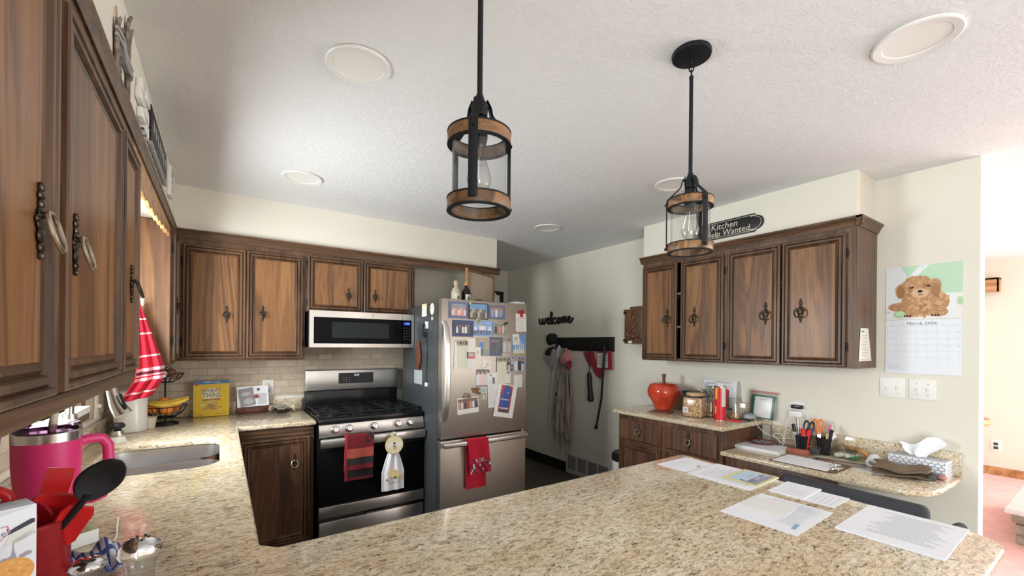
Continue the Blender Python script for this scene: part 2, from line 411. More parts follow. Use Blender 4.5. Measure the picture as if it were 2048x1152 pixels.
    def lines(s, x0, x1, y0, y1, n, col, L=1, seed=1, th=.35, ragged=.4):
        q = random.Random(seed); st = (y1 - y0) / n
        for i in range(n):
            y = y1 - (i + .5) * st; s.rect(x0, y - st * th / 2, x1 - (x1 - x0) * q.random() * ragged, y + st * th / 2, col, L)
        return s
    def build(s, name, mat, parent=None, smooth=True, ang=38, loc=None, rot=None, mtx=None):
        me = bpy.data.meshes.new(name); me.from_pydata(s.v, [], s.f)
        mats = mat if isinstance(mat, (list, tuple)) else [mat]
        for m in mats: me.materials.append(M[m] if isinstance(m, str) else m)
        if len(mats) > 1: me.polygons.foreach_set('material_index', s.mi)
        a = me.color_attributes.new('Col', 'FLOAT_COLOR', 'CORNER')
        d = []
        for f, c in zip(s.f, s.c): d += [c[0], c[1], c[2], 1.0] * len(f)
        a.data.foreach_set('color', d)
        if smooth:
            me.polygons.foreach_set('use_smooth', [True] * len(me.polygons)); me.set_sharp_from_angle(angle=R(ang))
        me.validate(); me.update()
        o = bpy.data.objects.new(name, me); COL.objects.link(o)
        if parent is not None: o.parent = parent
        if mtx is not None: o.matrix_basis = mtx
        else:
            if loc: o.location = loc
            if rot: o.rotation_euler = rot
        return o

def frame(loc, rz=0, rx=0, ry=0):
    return Matrix.Translation(loc) @ Matrix.Rotation(rz, 4, 'Z') @ Matrix.Rotation(ry, 4, 'Y') @ Matrix.Rotation(rx, 4, 'X')
def face_front(loc, tilt=0): return Matrix.Translation(loc) @ Matrix(((1, 0, 0, 0), (0, 0, -1, 0), (0, 1, 0, 0), (0, 0, 0, 1))) @ Matrix.Rotation(tilt, 4, 'Z')   # art plane facing -Y
def face_left(loc, tilt=0): return Matrix.Translation(loc) @ Matrix(((0, 0, -1, 0), (-1, 0, 0, 0), (0, 1, 0, 0), (0, 0, 0, 1))) @ Matrix.Rotation(tilt, 4, 'Z')    # facing -X
def face_right(loc, tilt=0): return Matrix.Translation(loc) @ Matrix(((0, 0, 1, 0), (1, 0, 0, 0), (0, 1, 0, 0), (0, 0, 0, 1))) @ Matrix.Rotation(tilt, 4, 'Z')    # facing +X
def flat(loc, rz=0): return Matrix.Translation(loc) @ Matrix.Rotation(rz, 4, 'Z')

def tag(o, label, cat, group=None):
    o['label'] = label; o['category'] = cat
    if group: o['group'] = group
    return o
def thing(name, label, cat, loc=(0, 0, 0), rz=0, group=None, mtx=None):
    o = bpy.data.objects.new(name, None); COL.objects.link(o); o.empty_display_size = .05
    if mtx is not None: o.matrix_basis = mtx
    else: o.location = loc; o.rotation_euler = (0, 0, rz)
    return tag(o, label, cat, group)
def struct(name, mb, mat, smooth=False):
    o = mb.build(name, mat, smooth=smooth); o['kind'] = 'structure'; return o
def copy_tree(o, parent=None):
    c = o.copy(); COL.objects.link(c)
    if parent is not None: c.parent = parent
    for ch in list(o.children): copy_tree(ch, c)
    return c
# ------------------------------------------------------------------ the room
XL, XR, YB, CEIL = -.555, 3.25, 3.76, 2.44
b = MB(); b.box(-.7, -3.7, -.1, 3.3, 5.0, 0); struct('floor', b, 'planks')
b = MB(); b.box(3.3, -3.7, -.1, 7.45, 2.7, .004); b.box(3.26, -3.7, -.1, 3.3, .44, .004); struct('floor_carpet', b, 'carpet')
b = MB(); b.box(-.7, -3.7, CEIL, 7.45, 5.0, CEIL + .12); struct('ceiling', b, 'ceiling')
WY0, WY1, WZ0, WZ1 = 2.14, 2.80, 1.13, 2.02      # the window over the sink
b = MB()
b.box(XL - .12, -.7, 0, XL, WY0, CEIL); b.box(XL - .12, -3.6, 0, XL, -2.9, CEIL); b.box(XL - .12, -2.9, 2.1, XL, -.7, CEIL); b.box(XL - .12, WY1, 0, XL, YB + .12, CEIL)
b.box(XL - .12, WY0, 0, XL, WY1, WZ0); b.box(XL - .12, WY0, WZ1, XL, WY1, CEIL)
struct('wall_left', b, 'wall')
b = MB(); b.box(XL, YB, 0, 2.18, YB + .12, CEIL); struct('wall_back', b, 'wall')
b = MB(); b.box(2.06, YB + .12, 0, 2.18, 4.87, CEIL); struct('wall_hall', b, 'wall')
b = MB(); b.box(2.06, 4.87, 0, 3.37, 4.99, CEIL); struct('wall_far', b, 'wall')
b = MB(); b.box(XR, .455, 0, 3.37, 4.87, CEIL); struct('wall_right', b, 'wall')
b = MB(); b.box(3.37, 2.6, 0, 7.3, 2.72, CEIL); struct('wall_living_side', b, 'wall')
b = MB(); b.box(7.3, -.9, 0, 7.42, 2.72, CEIL); b.box(7.3, -3.6, 0, 7.42, -3.4, CEIL); b.box(7.3, -3.4, 2.12, 7.42, -.9, CEIL); b.box(7.3, -3.4, 0, 7.42, -.9, .3); struct('wall_living', b, 'wall')
b = MB()                                           # the wall behind the camera, with a picture window in the living room
b.box(XL - .12, -3.7, 0, 5.4, -3.6, CEIL); b.box(6.9, -3.7, 0, 7.42, -3.6, CEIL)
b.box(5.4, -3.7, 2.12, 6.9, -3.6, CEIL); b.box(5.4, -3.7, 0, 6.9, -3.6, .35)
struct('wall_front', b, 'wall')
b = MB(); b.box(XL, -.2, 2.132, -.242, YB, CEIL); struct('wall_soffit_left', b, 'wall')
b = MB(); b.box(-.242, 3.455, 2.132, 2.18, YB, CEIL); struct('wall_soffit_back', b, 'wall')
b = MB(); b.box(2.945, .886, 2.165, XR, 2.345, CEIL); struct('wall_soffit_right', b, 'wall')
# tile and stone behind the counters
b = MB(); b.box(XL + .012, YB - .012, 1.03, 1.375, YB, 1.42); b.box(XL, .3, 1.03, XL + .012, WY0 - .1, 1.33); b.box(XL, WY1 + .12, 1.03, XL + .012, YB, 1.298)
struct('wall_tile', b, 'tile')
# baseboards and wall trim
b = MB(); b.box(XR - .016, 3.64, 0, XR, 4.87, .115, .004); b.box(XR - .016, 2.46, 0, XR, 2.955, .115, .004); struct('baseboard_right', b, 'black')
b = MB(); b.box(2.18, 4.854, 0, XR - .016, 4.87, .115, .004); struct('baseboard_far', b, 'black')
b = MB(); b.box(7.284, -3.6, 0, 7.3, 2.6, .095, .004); struct('baseboard_living', b, 'oak_light')
def crown(mb, p0, p1, out, z0=2.098, z1=2.158, d=.03):
    """cove moulding from p0 to p1 (xy), leaning outwards along out"""
    pr = [(0, z0), (.006, z0), (.010, z0 + .012), (d * .75, z1 - .018), (d, z1 - .012), (d, z1), (0, z1)]
    vs = []
    for p in (p0, p1):
        for o, z in pr: vs.append((p[0] + out[0] * o, p[1] + out[1] * o, z))
    n = len(pr); fs = [(i, (i + 1) % n, n + (i + 1) % n, n + i) for i in range(n)] + [tuple(range(n)), tuple(range(2 * n - 1, n - 1, -1))]
    mb.add(vs, fs)
b = MB(); crown(b, (-.245, 3.445), (2.20, 3.445), (0, -1)); b.box(-.24, 3.43, 2.10, 2.20, 3.46, 2.135); o = struct('trim_1', b, 'frame_x')
b = MB(); crown(b, (-.24, -.2), (-.24, 3.42), (1, 0), d=.013); struct('trim_2', b, 'frame_x')
# window over the sink: oak casing, sashes, panes
b = MB()
for y0, y1 in ((WY0 - .075, WY0), (WY1, WY1 + .075)): b.box(XL - .01, y0, WZ0 - .03, XL + .019, y1, WZ1, .003)
b.box(XL - .01, WY0 - .075, WZ1, XL + .02, WY1 + .075, WZ1 + .075, .004); b.box(XL - .01, WY0 - .09, WZ0 - .075, XL + .03, WY1 + .09, WZ0 - .03, .004)
w = struct('window_1', b, 'frame', True)
b = MB(); b.box(XL - .09, WY0, WZ0 - .03, XL + .05, WY1, WZ0, .004); b.build('window_sill', 'white_paint', w)
b = MB()
for y0, y1 in ((WY0, WY0 + .04), (WY1 - .04, WY1), ((WY0 + WY1) / 2 - .02, (WY0 + WY1) / 2 + .02)): b.box(XL - .08, y0, WZ0, XL - .04, y1, WZ1, .004)
b.box(XL - .078, WY0, WZ0, XL - .042, WY1, WZ0 + .04, .004); b.box(XL - .078, WY0, WZ1 - .04, XL - .042, WY1, WZ1, .004); b.build('window_frame', 'white_paint', w)
b = MB(); b.box(XL - .063, WY0 + .04, WZ0 + .04, XL - .059, WY1 - .04, WZ1 - .04); b.build('pane', 'glass', w)

def opening(kind, axis, at, a0, a1, z0, z1, mullions):
    """painted frame and glass filling a wall opening; axis is the wall's own direction"""
    def bx(mb, p0, p1, q0, q1, d): mb.box(*((at - d, p0, q0, at + d, p1, q1) if axis == 'y' else (p0, at - d, q0, p1, at + d, q1)), .004)
    b = MB(); bx(b, a0, a1, z0, z0 + .06, .0285); bx(b, a0, a1, z1 - .06, z1, .0285); bx(b, a0, a0 + .06, z0, z1, .03); bx(b, a1 - .06, a1, z0, z1, .03)
    for m_ in mullions: bx(b, m_ - .03, m_ + .03, z0, z1, .028)
    o = struct(kind, b, 'white_paint', True)
    b = MB(); b.box(*((at - .002, a0 + .05, z0 + .05, at + .002, a1 - .05, z1 - .05) if axis == 'y' else (a0 + .05, at - .002, z0 + .05, a1 - .05, at + .002, z1 - .05))); b.build('pane', 'glass', o)
opening('door_1', 'y', XL - .05, -2.9, -.7, 0.005, 2.1, (-1.8,)); opening('window_2', 'x', -3.645, 5.4, 6.9, .35, 2.12, (6.15,)); opening('added_window', 'y', 7.35, -3.4, -.9, .3, 2.12, (-2.57, -1.73))  # last one is an unseen window added in the living side wall for its light

# ------------------------------------------------------------------ cabinets
def pull_mesh(z0, big=1.0, lift=.35, rs=1.0):
    """ornate plate with a swinging ring; local origin at the plate's middle, outward is -y"""
    mb = MB(); s = big
    for z, rx, rz in ((.052, .005, .008), (.040, .009, .007), (.028, .006, .008), (.014, .011, .010), (0, .015, .014), (-.018, .012, .011), (-.034, .007, .008), (-.046, .004, .007)):
        mb.ball((0, -.003 * s, z * s), (rx * s, .0045 * s, rz * s), 10, 6)
    for x in (-.013, .013): mb.ball((x * s, -.003 * s, .004 * s), (.006 * s, .004 * s, .006 * s), 8, 6)
    mb.cyl((0, 0, .012 * s), (0, -.014 * s, .012 * s), .005 * s, n=10)
    pts = []
    for i in range(22):
        a = 2 * PI * i / 22
        r = (.021 + .003 * math.cos(2 * a) - .005 * max(0, math.cos(a)) ** 6) * s * rs
        x = r * 1.05 * math.sin(a); z = r * math.cos(a) - .016 * s * rs
        pts.append((x, -.013 * s - (-(z - .005 * s)) * lift, z + .012 * s))
    rg = MB(); rg.tube(pts, .0032 * s, 8, True)
    return mb, rg
def door(par, x0, x1, z0, z1, pull, hinge='l', inset=.05, pm='panel', fm='frame', bright=False, big=1.0, yy=0., lift=.35, rs=1.0):
    pr = [(0, 0), (0, -.018), (.004, -.021), (.012, -.021), (.016, -.011), (.021, -.019), (.032, -.019), (.036, -.007), (.043, -.013), (inset, -.008)]
    vs = []; fs = []
    for ins, y in pr:
        vs += [(x0 + ins, y + yy, z0 + ins), (x1 - ins, y + yy, z0 + ins), (x1 - ins, y + yy, z1 - ins), (x0 + ins, y + yy, z1 - ins)]
    for k in range(len(pr) - 1):
        for i in range(4):
            j = (i + 1) % 4; fs.append((4 * k + i, 4 * k + j, 4 * k + 4 + j, 4 * k + 4 + i))
    fs.append((3, 2, 1, 0)); L = 4 * (len(pr) - 1); fs.append((L, L + 1, L + 2, L + 3))
    mb = MB(); mb.add(vs, fs); d = mb.build('door', fm, par, ang=25)
    mb = MB(); mb.box(x0 + inset, yy - .012, z0 + inset, x1 - inset, yy - .0085, z1 - inset); mb.build('panel', pm, d)
    if pull:
        a, r = pull_mesh(0, big, lift, rs); L = Vector((pull[0], yy - .012, pull[1]))
        a.build('pull_plate', 'brass', d, loc=L); r.build('pull_ring', 'brass_bright' if bright else 'brass', d, loc=L)
    hx = x0 - .004 if hinge == 'l' else x1 + .004
    for hz in (z0 + (z1 - z0) * .15, z0 + (z1 - z0) * .85):
        mb = MB(); mb.box(hx - .005, yy - .008, hz - .02, hx + .005, yy, hz + .02, .002); mb.cyl((hx, yy - .008, hz - .026), (hx, yy - .008, hz + .026), .0035, n=8); mb.build('hinge', 'iron', d)
    return d
def drawer(par, x0, x1, z0, z1, fm='panel_dark', pull=True, yy=0.):
    mb = MB(); pr = [(0, 0), (0, -.012), (.012, -.020), (.022, -.020)]; vs = []; fs = []
    for ins, y in pr: vs += [(x0 + ins, y + yy, z0 + ins), (x1 - ins, y + yy, z0 + ins), (x1 - ins, y + yy, z1 - ins), (x0 + ins, y + yy, z1 - ins)]
    for k in range(3):
        for i in range(4):
            j = (i + 1) % 4; fs.append((4 * k + i, 4 * k + j, 4 * k + 4 + j, 4 * k + 4 + i))
    fs += [(3, 2, 1, 0), (12, 13, 14, 15)]
    mb.add(vs, fs); d = mb.build('drawer', fm, par, ang=25)
    if pull:
        a, r = pull_mesh(0, .95, .5); L = Vector(((x0 + x1) / 2, yy - .021, (z0 + z1) / 2 + .008))
        a.build('pull_plate', 'brass', d, loc=L); r.build('pull_ring', 'brass_bright', d, loc=L)
    return d

# back wall, two doors left of the range
t = thing('wall_cabinet', 'dark oak two-door wall cabinet on the back wall above the yellow cracker box', 'cabinet', (0, 3.44, 1.32))
b = MB(); b.box(-.235, 0, 0, .513, .318, .805); b.box(-.235, -.004, -.006, .513, .012, .03, .003); b.build('body', 'frame', t)
door(t, -.20, .142, .006, .742, (.035, .30), 'l'); door(t, .148, .497, .006, .742, (.244, .315), 'r')
t = thing('wall_cabinet', 'short dark oak cabinet with two doors directly above the microwave', 'cabinet', (0, 3.44, 1.668))
b = MB(); b.box(.514, 0, 0, 1.352, .318, .457); b.build('body', 'frame', t)
door(t, .528, .922, .004, .412, (.815, .137), 'l'); door(t, .932, 1.336, .004, .412, (1.018, .14), 'r')
# blind corner unit whose end panel faces the sink window
t = thing('corner_cabinet', 'corner wall cabinet with plain reddish oak end panel beside the sink window', 'cabinet', (-.235, 3.13, 1.30), R(90))
b = MB(); b.box(0, 0, 0, .31, .318, .83); b.build('body', 'frame', t)
b = MB(); b.box(-.006, .004, .006, 0, .316, .826); b.build('end_panel', 'panel', t)
door(t, .018, .288, .03, .79, (.25, .36), 'l', inset=.045)
# the long run on the left, closest to the camera
t = thing('wall_cabinet', 'long dark oak wall cabinet close on the left, with big swinging ring pulls', 'cabinet', (-.24, .35, 1.316), R(90))
b = MB(); b.box(0, 0, 0, 1.525, .312, .815); b.build('body', 'frame', t)
b = MB(); b.box(0, -.006, -.005, 1.525, .01, .028, .003); b.build('bottom_rail', 'frame_x', t)
door(t, .02, .13, .034, .712, None, 'l', inset=.04)
door(t, .145, .655, .034, .712, (.585, .30), 'l', inset=.056, big=1.05, bright=True, lift=.24, rs=1.25); door(t, .70, 1.215, .034, .712, (.775, .30), 'r', inset=.056, big=1.05, bright=True, lift=.24, rs=1.25)
door(t, 1.245, 1.508, .034, .712, (1.395, .295), 'r', inset=.052, big=1.05, lift=.3, rs=1.15)
# scalloped valance over the sink window
b = MB(); n = 64; top = []; pts = []
Y0, Y1 = 1.877, 3.122
for i in range(n + 1):
    u = i / n; y = Y0 + (Y1 - Y0) * u
    base = 1.965 + .07 * (1 - abs(2 * u - 1) ** 1.5) * .3 + .075 * max(0, (u - .45) / .55) ** 1.2
    sc = .016 * abs(math.sin(u * PI * 9))
    pts.append((y, base + sc))
poly = pts + [(Y1, 2.13), (Y0, 2.13)]
b.prism(poly, -.258, -.240, .002, fn=lambda x, y, z: (z, x, y))
tag(b.build('window_valance', 'oak_light'), 'scalloped oak valance board bridging the cabinets above the sink window', 'valance')

# right wall: four-door cabinet, second door ajar
t = thing('wall_cabinet', 'four-door oak wall cabinet on the right wall beside the puppy calendar', 'cabinet', (2.93, 2.336, 1.32), R(-90))
W, H, D = 1.457, .81, .318
b = MB(); b.box(0, .018, 0, .018, D, H); b.box(W - .018, .018, 0, W, D, H); b.box(.018, .018, 0, W - .018, D, .018); b.box(.018, .018, H - .018, W - .018, D, H); b.box(.018, D - .012, .018, W - .018, D, H - .018)
b.box(0, 0, 0, .02, .018, H); b.box(W - .05, 0, 0, W, .018, H); b.box(.02, 0, 0, W - .05, .018, .02); b.box(.02, 0, .765, W - .05, .018, H); b.box(.69, 0, .02, .745, .018, .765); b.build('body', 'frame', t)
b = MB(); b.box(W, -.001, 0, W + .0035, D - .004, H); b.build('end_panel', 'frame', t)
for z in (.26, .52):
    b = MB(); b.box(.02, .03, z, W - .02, D - .014, z + .016); b.build('shelf', 'white_paint', t)
door(t, .008, .328, .008, .765, (.247, .335), 'l', big=1.3); door(t, .366, .70, .008, .765, (.479, .33), 'r', big=1.3)
door(t, .732, 1.068, .008, .768, (.983, .33), 'l', big=1.3); door(t, 1.080, 1.410, .008, .768, (1.185, .335), 'r', big=1.3)
b = MB(); b.M = Matrix.Translation((0, 0, -1.32)); crown(b, (-.02, .0), (W + .03, .0), (0, -1), 2.118, 2.172); crown(b, (W + .003, -.03), (W + .003, D), (1, 0), 2.118, 2.172)
b.build('crown', 'frame_x', t)
# crockery and tins glimpsed in the gap of the open pair
# lower cabinets
def base_body(mb, x0, x1, d, h=.882):
    mb.box(x0, 0, .1, x1, d, h); mb.box(x0, .06, 0, x1, d, .1)
t = thing('base_cabinet', 'dark oak base cabinet with one door between sink counter and range', 'cabinet', (0, 3.15, 0))
b = MB(); base_body(b, .092, .532, .60); b.build('body', 'panel_dark', t)
b = MB(); b.box(.10, -.006, .845, .53, 0, .872, .002); b.box(.10, -.010, .822, .53, 0, .838, .003); b.build('rail', 'frame_x', t)
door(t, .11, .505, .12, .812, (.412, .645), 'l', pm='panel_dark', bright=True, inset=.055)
t = thing('base_cabinet', 'row of oak base cabinets along the left wall under the sink counter', 'cabinet', (.06, 1.31, 0), R(90))
b = MB(); b.box(0, 0, .1, 1.83, .60, .66); b.box(0, .06, 0, 1.83, .60, .1); b.box(0, 0, .66, 1.83, .018, .882); b.box(0, .59, .66, 1.83, .60, .882); b.build('body', 'panel_dark', t)
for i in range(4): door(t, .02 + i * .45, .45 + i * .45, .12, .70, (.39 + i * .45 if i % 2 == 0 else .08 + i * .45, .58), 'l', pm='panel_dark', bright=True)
t = thing('base_cabinet', 'oak peninsula cabinet carrying the wide granite counter with the papers', 'cabinet', (1.72, 1.21, 0), R(180))
b = MB(); base_body(b, 0, 1.64, .60); b.build('body', 'panel_dark', t)
for i in range(4): door(t, .02 + i * .405, .41 + i * .405, .12, .85, (.36 + i * .405 if i % 2 == 0 else .07 + i * .405, .70), 'l', pm='panel_dark', bright=True)
t = thing('base_cabinet', 'oak drawer cabinet on the right wall under the red apple jar', 'cabinet', (2.715, 2.395, 0), R(-90))
b = MB(); base_body(b, 0, .875, .53); b.build('body', 'panel_dark', t)
drawer(t, .022, .412, .685, .845); drawer(t, .452, .842, .685, .845)
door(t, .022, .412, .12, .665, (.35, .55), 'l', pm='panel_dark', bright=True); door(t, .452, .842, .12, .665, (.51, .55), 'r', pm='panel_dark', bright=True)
t = thing('desk_apron', 'dark wood apron board under the lower granite desk', 'apron', (2.74, 1.515, 0), R(-90))
b = MB(); b.box(0, 0, .57, .62, .02, .728, .003); b.build('board', 'panel_dark', t)

# ------------------------------------------------------------------ stone tops
def arc(cx, cy, r, a0, a1, n=6): return [(cx + r * math.cos(R(a0 + (a1 - a0) * i / n)), cy + r * math.sin(R(a0 + (a1 - a0) * i / n))) for i in range(n + 1)]
def slab(mb, poly, hole, z0, z1):
    """stone slab with an optional opening and eased edges"""
    bm_ = bmesh.new()
    def loop(p):
        v = [bm_.verts.new((x, y, z1)) for x, y in p]; return [bm_.edges.new((v[i], v[(i + 1) % len(v)])) for i in range(len(v))]
    e = loop(poly) + (loop(hole) if hole else [])
    r = bmesh.ops.triangle_fill(bm_, use_beauty=True, use_dissolve=False, edges=e)
    fs = [f for f in r['geom'] if isinstance(f, bmesh.types.BMFace)]
    for f in fs:
        f.normal_update()
        if f.normal.z < 0: f.normal_flip()
    ex = bmesh.ops.extrude_face_region(bm_, geom=fs)
    # the extruded copy goes down
    bmesh.ops.translate(bm_, verts=[v for v in ex['geom'] if isinstance(v, bmesh.types.BMVert)], vec=(0, 0, z0 - z1))
    bmesh.ops.recalc_face_normals(bm_, faces=bm_.faces[:])
    ed = [q for q in bm_.edges if len(q.link_faces) == 2 and q.calc_face_angle(0) > R(60) and abs(q.verts[0].co.z - q.verts[1].co.z) < 1e-6]
    bmesh.ops.bevel(bm_, geom=ed, offset=.009, segments=3, affect='EDGES', profile=.5)
    mb.bm(bm_)
SK = (-.445, .002, 2.215, 2.845)   # sink opening x0 x1 y0 y1
x0, x1, y0, y1 = SK; r_ = .10
hole = arc(x1 - r_, y1 - r_, r_, 0, 90) + arc(x0 + r_, y1 - r_, r_, 90, 180) + arc(x0 + r_, y0 + r_, r_, 180, 270) + arc(x1 - r_, y0 + r_, r_, 270, 360)
outer = [(XL + .001, .19)] + arc(1.70, .28, .09, -90, 0, 5) + [(1.855, 1.19)] + arc(1.825, 1.215, .03, 0, 90, 4) + [(.13, 1.245)] + [(.09, 1.285)] + [(.095, 3.12), (.540, 3.12), (.540, YB - .002), (XL + .001, YB - .002)]
t = thing('countertop', 'speckled tan granite top running around the sink and out along the peninsula', 'countertop', (0, 0, .882))
b = MB(); b.M = Matrix.Translation((0, 0, -.882)); slab(b, outer, hole, .882, .914); b.build('slab', 'granite', t, ang=50)
b = MB(); b.box(XL + .002, .3, .032, XL + .022, WY0 - .12, .116, .003); b.box(XL + .002, WY0 - .12, .032, XL + .022, YB - .002, .116, .003); b.box(XL + .022, YB - .022, .032, .540, YB - .002, .116, .003); b.build('backsplash', 'granite', t)
t = thing('countertop', 'small speckled granite top on the right carrying the red apple jar', 'countertop', (0, 0, .882))
b = MB(); slab(b, [(2.69, 1.505), (XR - .001, 1.495), (XR - .001, 2.45), (2.70, 2.45), (2.675, 2.43)], None, 0, .032); b.build('slab', 'granite', t, ang=50)
b = MB(); b.box(XR - .022, 1.455, .0, XR - .001, 2.45, .135, .004); b.build('backsplash', 'granite', t)
t = thing('desk_counter', 'low granite desk top with clipped corner holding pen cups and tissue box', 'countertop', (0, 0, .73))
b = MB(); slab(b, [(2.682, 1.515), (2.682, .74), (2.70, .62), (2.78, .545), (2.88, .522), (XR - .001, .512), (XR - .001, 1.515)], None, 0, .03); b.build('slab', 'granite', t, ang=50)
b = MB(); b.box(XR - .022, .514, .03, XR - .001, 1.453, .155, .004); b.build('backsplash', 'granite', t)
t = thing('sink', 'undermount stainless steel sink set into the granite by the window', 'sink', (0, 0, .70))
def rr(x0, x1, y0, y1, r): return arc(x1 - r, y1 - r, r, 0, 90) + arc(x0 + r, y1 - r, r, 90, 180) + arc(x0 + r, y0 + r, r, 180, 270) + arc(x1 - r, y0 + r, r, 270, 360)
def bowl(mb, x0, x1, y0, y1, z1, z0):
    A = rr(x0, x1, y0, y1, .095); B = rr(x0 + .012, x1 - .012, y0 + .012, y1 - .012, .085); n = len(A)
    C_ = rr(x0 + .05, x1 - .05, y0 + .05, y1 - .05, .03)
    vs = [(x, y, z1) for x, y in A] + [(x, y, z0 + .03) for x, y in B] + [(x, y, z0) for x, y in C_]
    fs = [(k * n + i, k * n + (i + 1) % n, (k + 1) * n + (i + 1) % n, (k + 1) * n + i) for k in range(2) for i in range(n)] + [tuple(2 * n + i for i in range(n))]
    mb.add(vs, fs)
b = MB(); bowl(b, x0 - .004, x1 + .004, 2.53, y1 + .004, .181, 0); bowl(b, x0 - .004, x1 + .004, y0 - .004, 2.495, .181, 0); b.build('bowls', 'sink', t)
b = MB(); b.box(x0 + .01, 2.492, .10, x1 - .01, 2.533, .150, .012, 3); b.build('divider', 'sink', t)
for y in (2.36, 2.69):
    b = MB(); b.lathe([(.0, .001), (.03, .001), (.042, .003), (.042, .0005)], (-.225, y, .001), 24); b.build('drain', 'chrome', t)
t = thing('faucet', 'stainless pull-down kitchen faucet behind the sink', 'faucet', (-.495, 2.41, .914))
b = MB(); b.lathe([(.030, 0), (.030, .006), (.024, .012), (.0235, .03), (.023, .22), (.0215, .23)], (0, 0, 0), 24)
pts = [(0, 0, .21), (0, 0, .34)]
for i in range(1, 11):
    a = PI * i / 10; q = .5 * (1 - math.cos(a)); pts.append((.16 * q, -.25 * q, .34 + .10 * math.sin(a)))
b.tube(pts, .014, 14); b.build('spout', 'nickel', t)
b = MB(); b.tube([(.160, -.25, .356), (.166, -.252, .33), (.176, -.255, .29), (.197, -.262, .247)], [.016, .018, .022, .029], 20); b.build('spray_head', 'nickel', t)
b = MB(); b.box(-.004, -.032, -.03, .004, -.018, .03, .003); b.build('spray_button', 'black', t, loc=(.199, -.255, .30), rot=(0, R(-18), 0))
b = MB(); b.cyl((0, 0, .10), (.0, .055, .115), .008, .006, 10); b.build('lever', 'nickel', t)
# ------------------------------------------------------------------ range
def seven(mb, x, y, s, txt, col):
    mb.text(txt, s, x, y, col, 2)
t = thing('gas_range', 'freestanding stainless and black gas range with five knobs', 'range', (.918, 3.06, 0))
w = .369
b = MB(); b.box(-w, .02, .03, w, .66, .90); b.build('body', 'enamel', t)
b = MB(); b.box(-w, .0, .885, w, .64, .925, .006); b.box(-w + .03, .04, .925, w - .03, .58, .928); b.build('cooktop', 'enamel', t)
b = MB(); b.add([(-w, 0, .80), (w, 0, .80), (w, -.004, .81), (-w, -.004, .81), (-w, .018, .887), (w, .018, .887), (-w, .05, .887), (w, .05, .887), (-w, .05, .80), (w, .05, .80)],
    [(0, 1, 2, 3), (3, 2, 5, 4), (4, 5, 7, 6), (6, 7, 9, 8), (8, 9, 1, 0), (0, 3, 4, 6, 8), (1, 9, 7, 5, 2)]); b.build('control_panel', 'steel', t)
for x in (-.267, -.178, -.003, .168, .261):
    b = MB(); b.M = frame((x, .002, .852), rx=R(-75 + 180)); b.M = Matrix.Translation((x, .004, .848)) @ Matrix.Rotation(R(75), 4, 'X')
    b.lathe([(.027, 0), (.027, .006), (.022, .009), (.020, .03), (.017, .033)], (0, 0, 0), 24); b.box(-.004, -.019, .033, .004, .019, .037, .001); b.build('knob', 'chrome', t)
b = MB(); b.box(-w, .0, .335, w, .02, .705, .002); b.build('oven_window', 'black_gloss', t)
b = MB(); b.box(-w, -.012, .262, w, .02, .337, .003); b.build('door_band', 'steel', t)
b = MB(); b.box(-w + .002, -.046, .735, w - .002, -.022, .796, .008, 3); b.box(-w + .02, -.024, .745, -w + .05, .004, .785); b.box(w - .05, -.024, .745, w - .02, .004, .785); b.build('oven_handle', 'steel', t)
b = MB(); b.box(-w, 0, .70, w, .02, .80); b.build('door_top', 'enamel', t)
b = MB(); b.box(-w + .003, -.012, .06, w - .003, .02, .236, .004); b.build('storage_drawer', 'steel', t)
b = MB(); b.box(-.06, -.013, .238, .085, .0, .245); b.build('drawer_grip', 'nickel', t)
b = MB(); b.box(-w, .60, .90, w, .655, 1.055, .003); b.build('backguard', 'enamel', t)
b = MB(); b.box(-w, .575, 1.055, w, .66, 1.222, .008, 3); b.build('backguard_panel', 'steel', t)
b = MB(); b.M = face_front((0, .574, 1.15)); b.box(-.125, -.042, -.002, .152, .044, .0014, col=(.02, .02, .022))
for i in range(3):
    for j in range(3): b.ell(-.085 + i * .022, -.005 - j * .015 + .01, .0045, .0022, (.30, .30, .31), 10)
for i in range(5): b.ell(.03 + i * .02, -.012, .004, .002, (.12, .12, .12), 10)
b.build('control_display', 'printed', t)
b = MB(); b.M = face_front((0, .572, 1.15)); b.text('1:11', .026, .017, .025, (.75, .85, 1.0), 4); b.build('clock_digits', 'led', t)
for cx, wd in ((-.245, .22), (0, .22), (.245, .22)):
    b = MB(); z = .955
    x0_, x1_ = cx - wd / 2, cx + wd / 2
    for x in (x0_, cx, x1_): b.box(x - .006, .06, z - .010, x + .006, .57, z, .003)
    for y in (.06, .19, .315, .44, .57): b.box(x0_, y - .006, z - .010, x1_, y + .006, z, .003)
    for x in (x0_, x1_):
        for y in (.06, .57): b.box(x - .007, y - .007, .926, x + .007, y + .007, z)
    b.build('grate', 'iron', t)
for x, y, r in ((-.245, .18, .045), (-.245, .45, .035), (0, .315, .05), (.245, .18, .04), (.245, .45, .035)):
    b = MB(); b.lathe([(r + .012, 0), (r + .010, .010), (r, .012), (r, .018), (r * .85, .021), (0, .021)], (x, y, .927), 24); b.build('burner', 'iron', t)

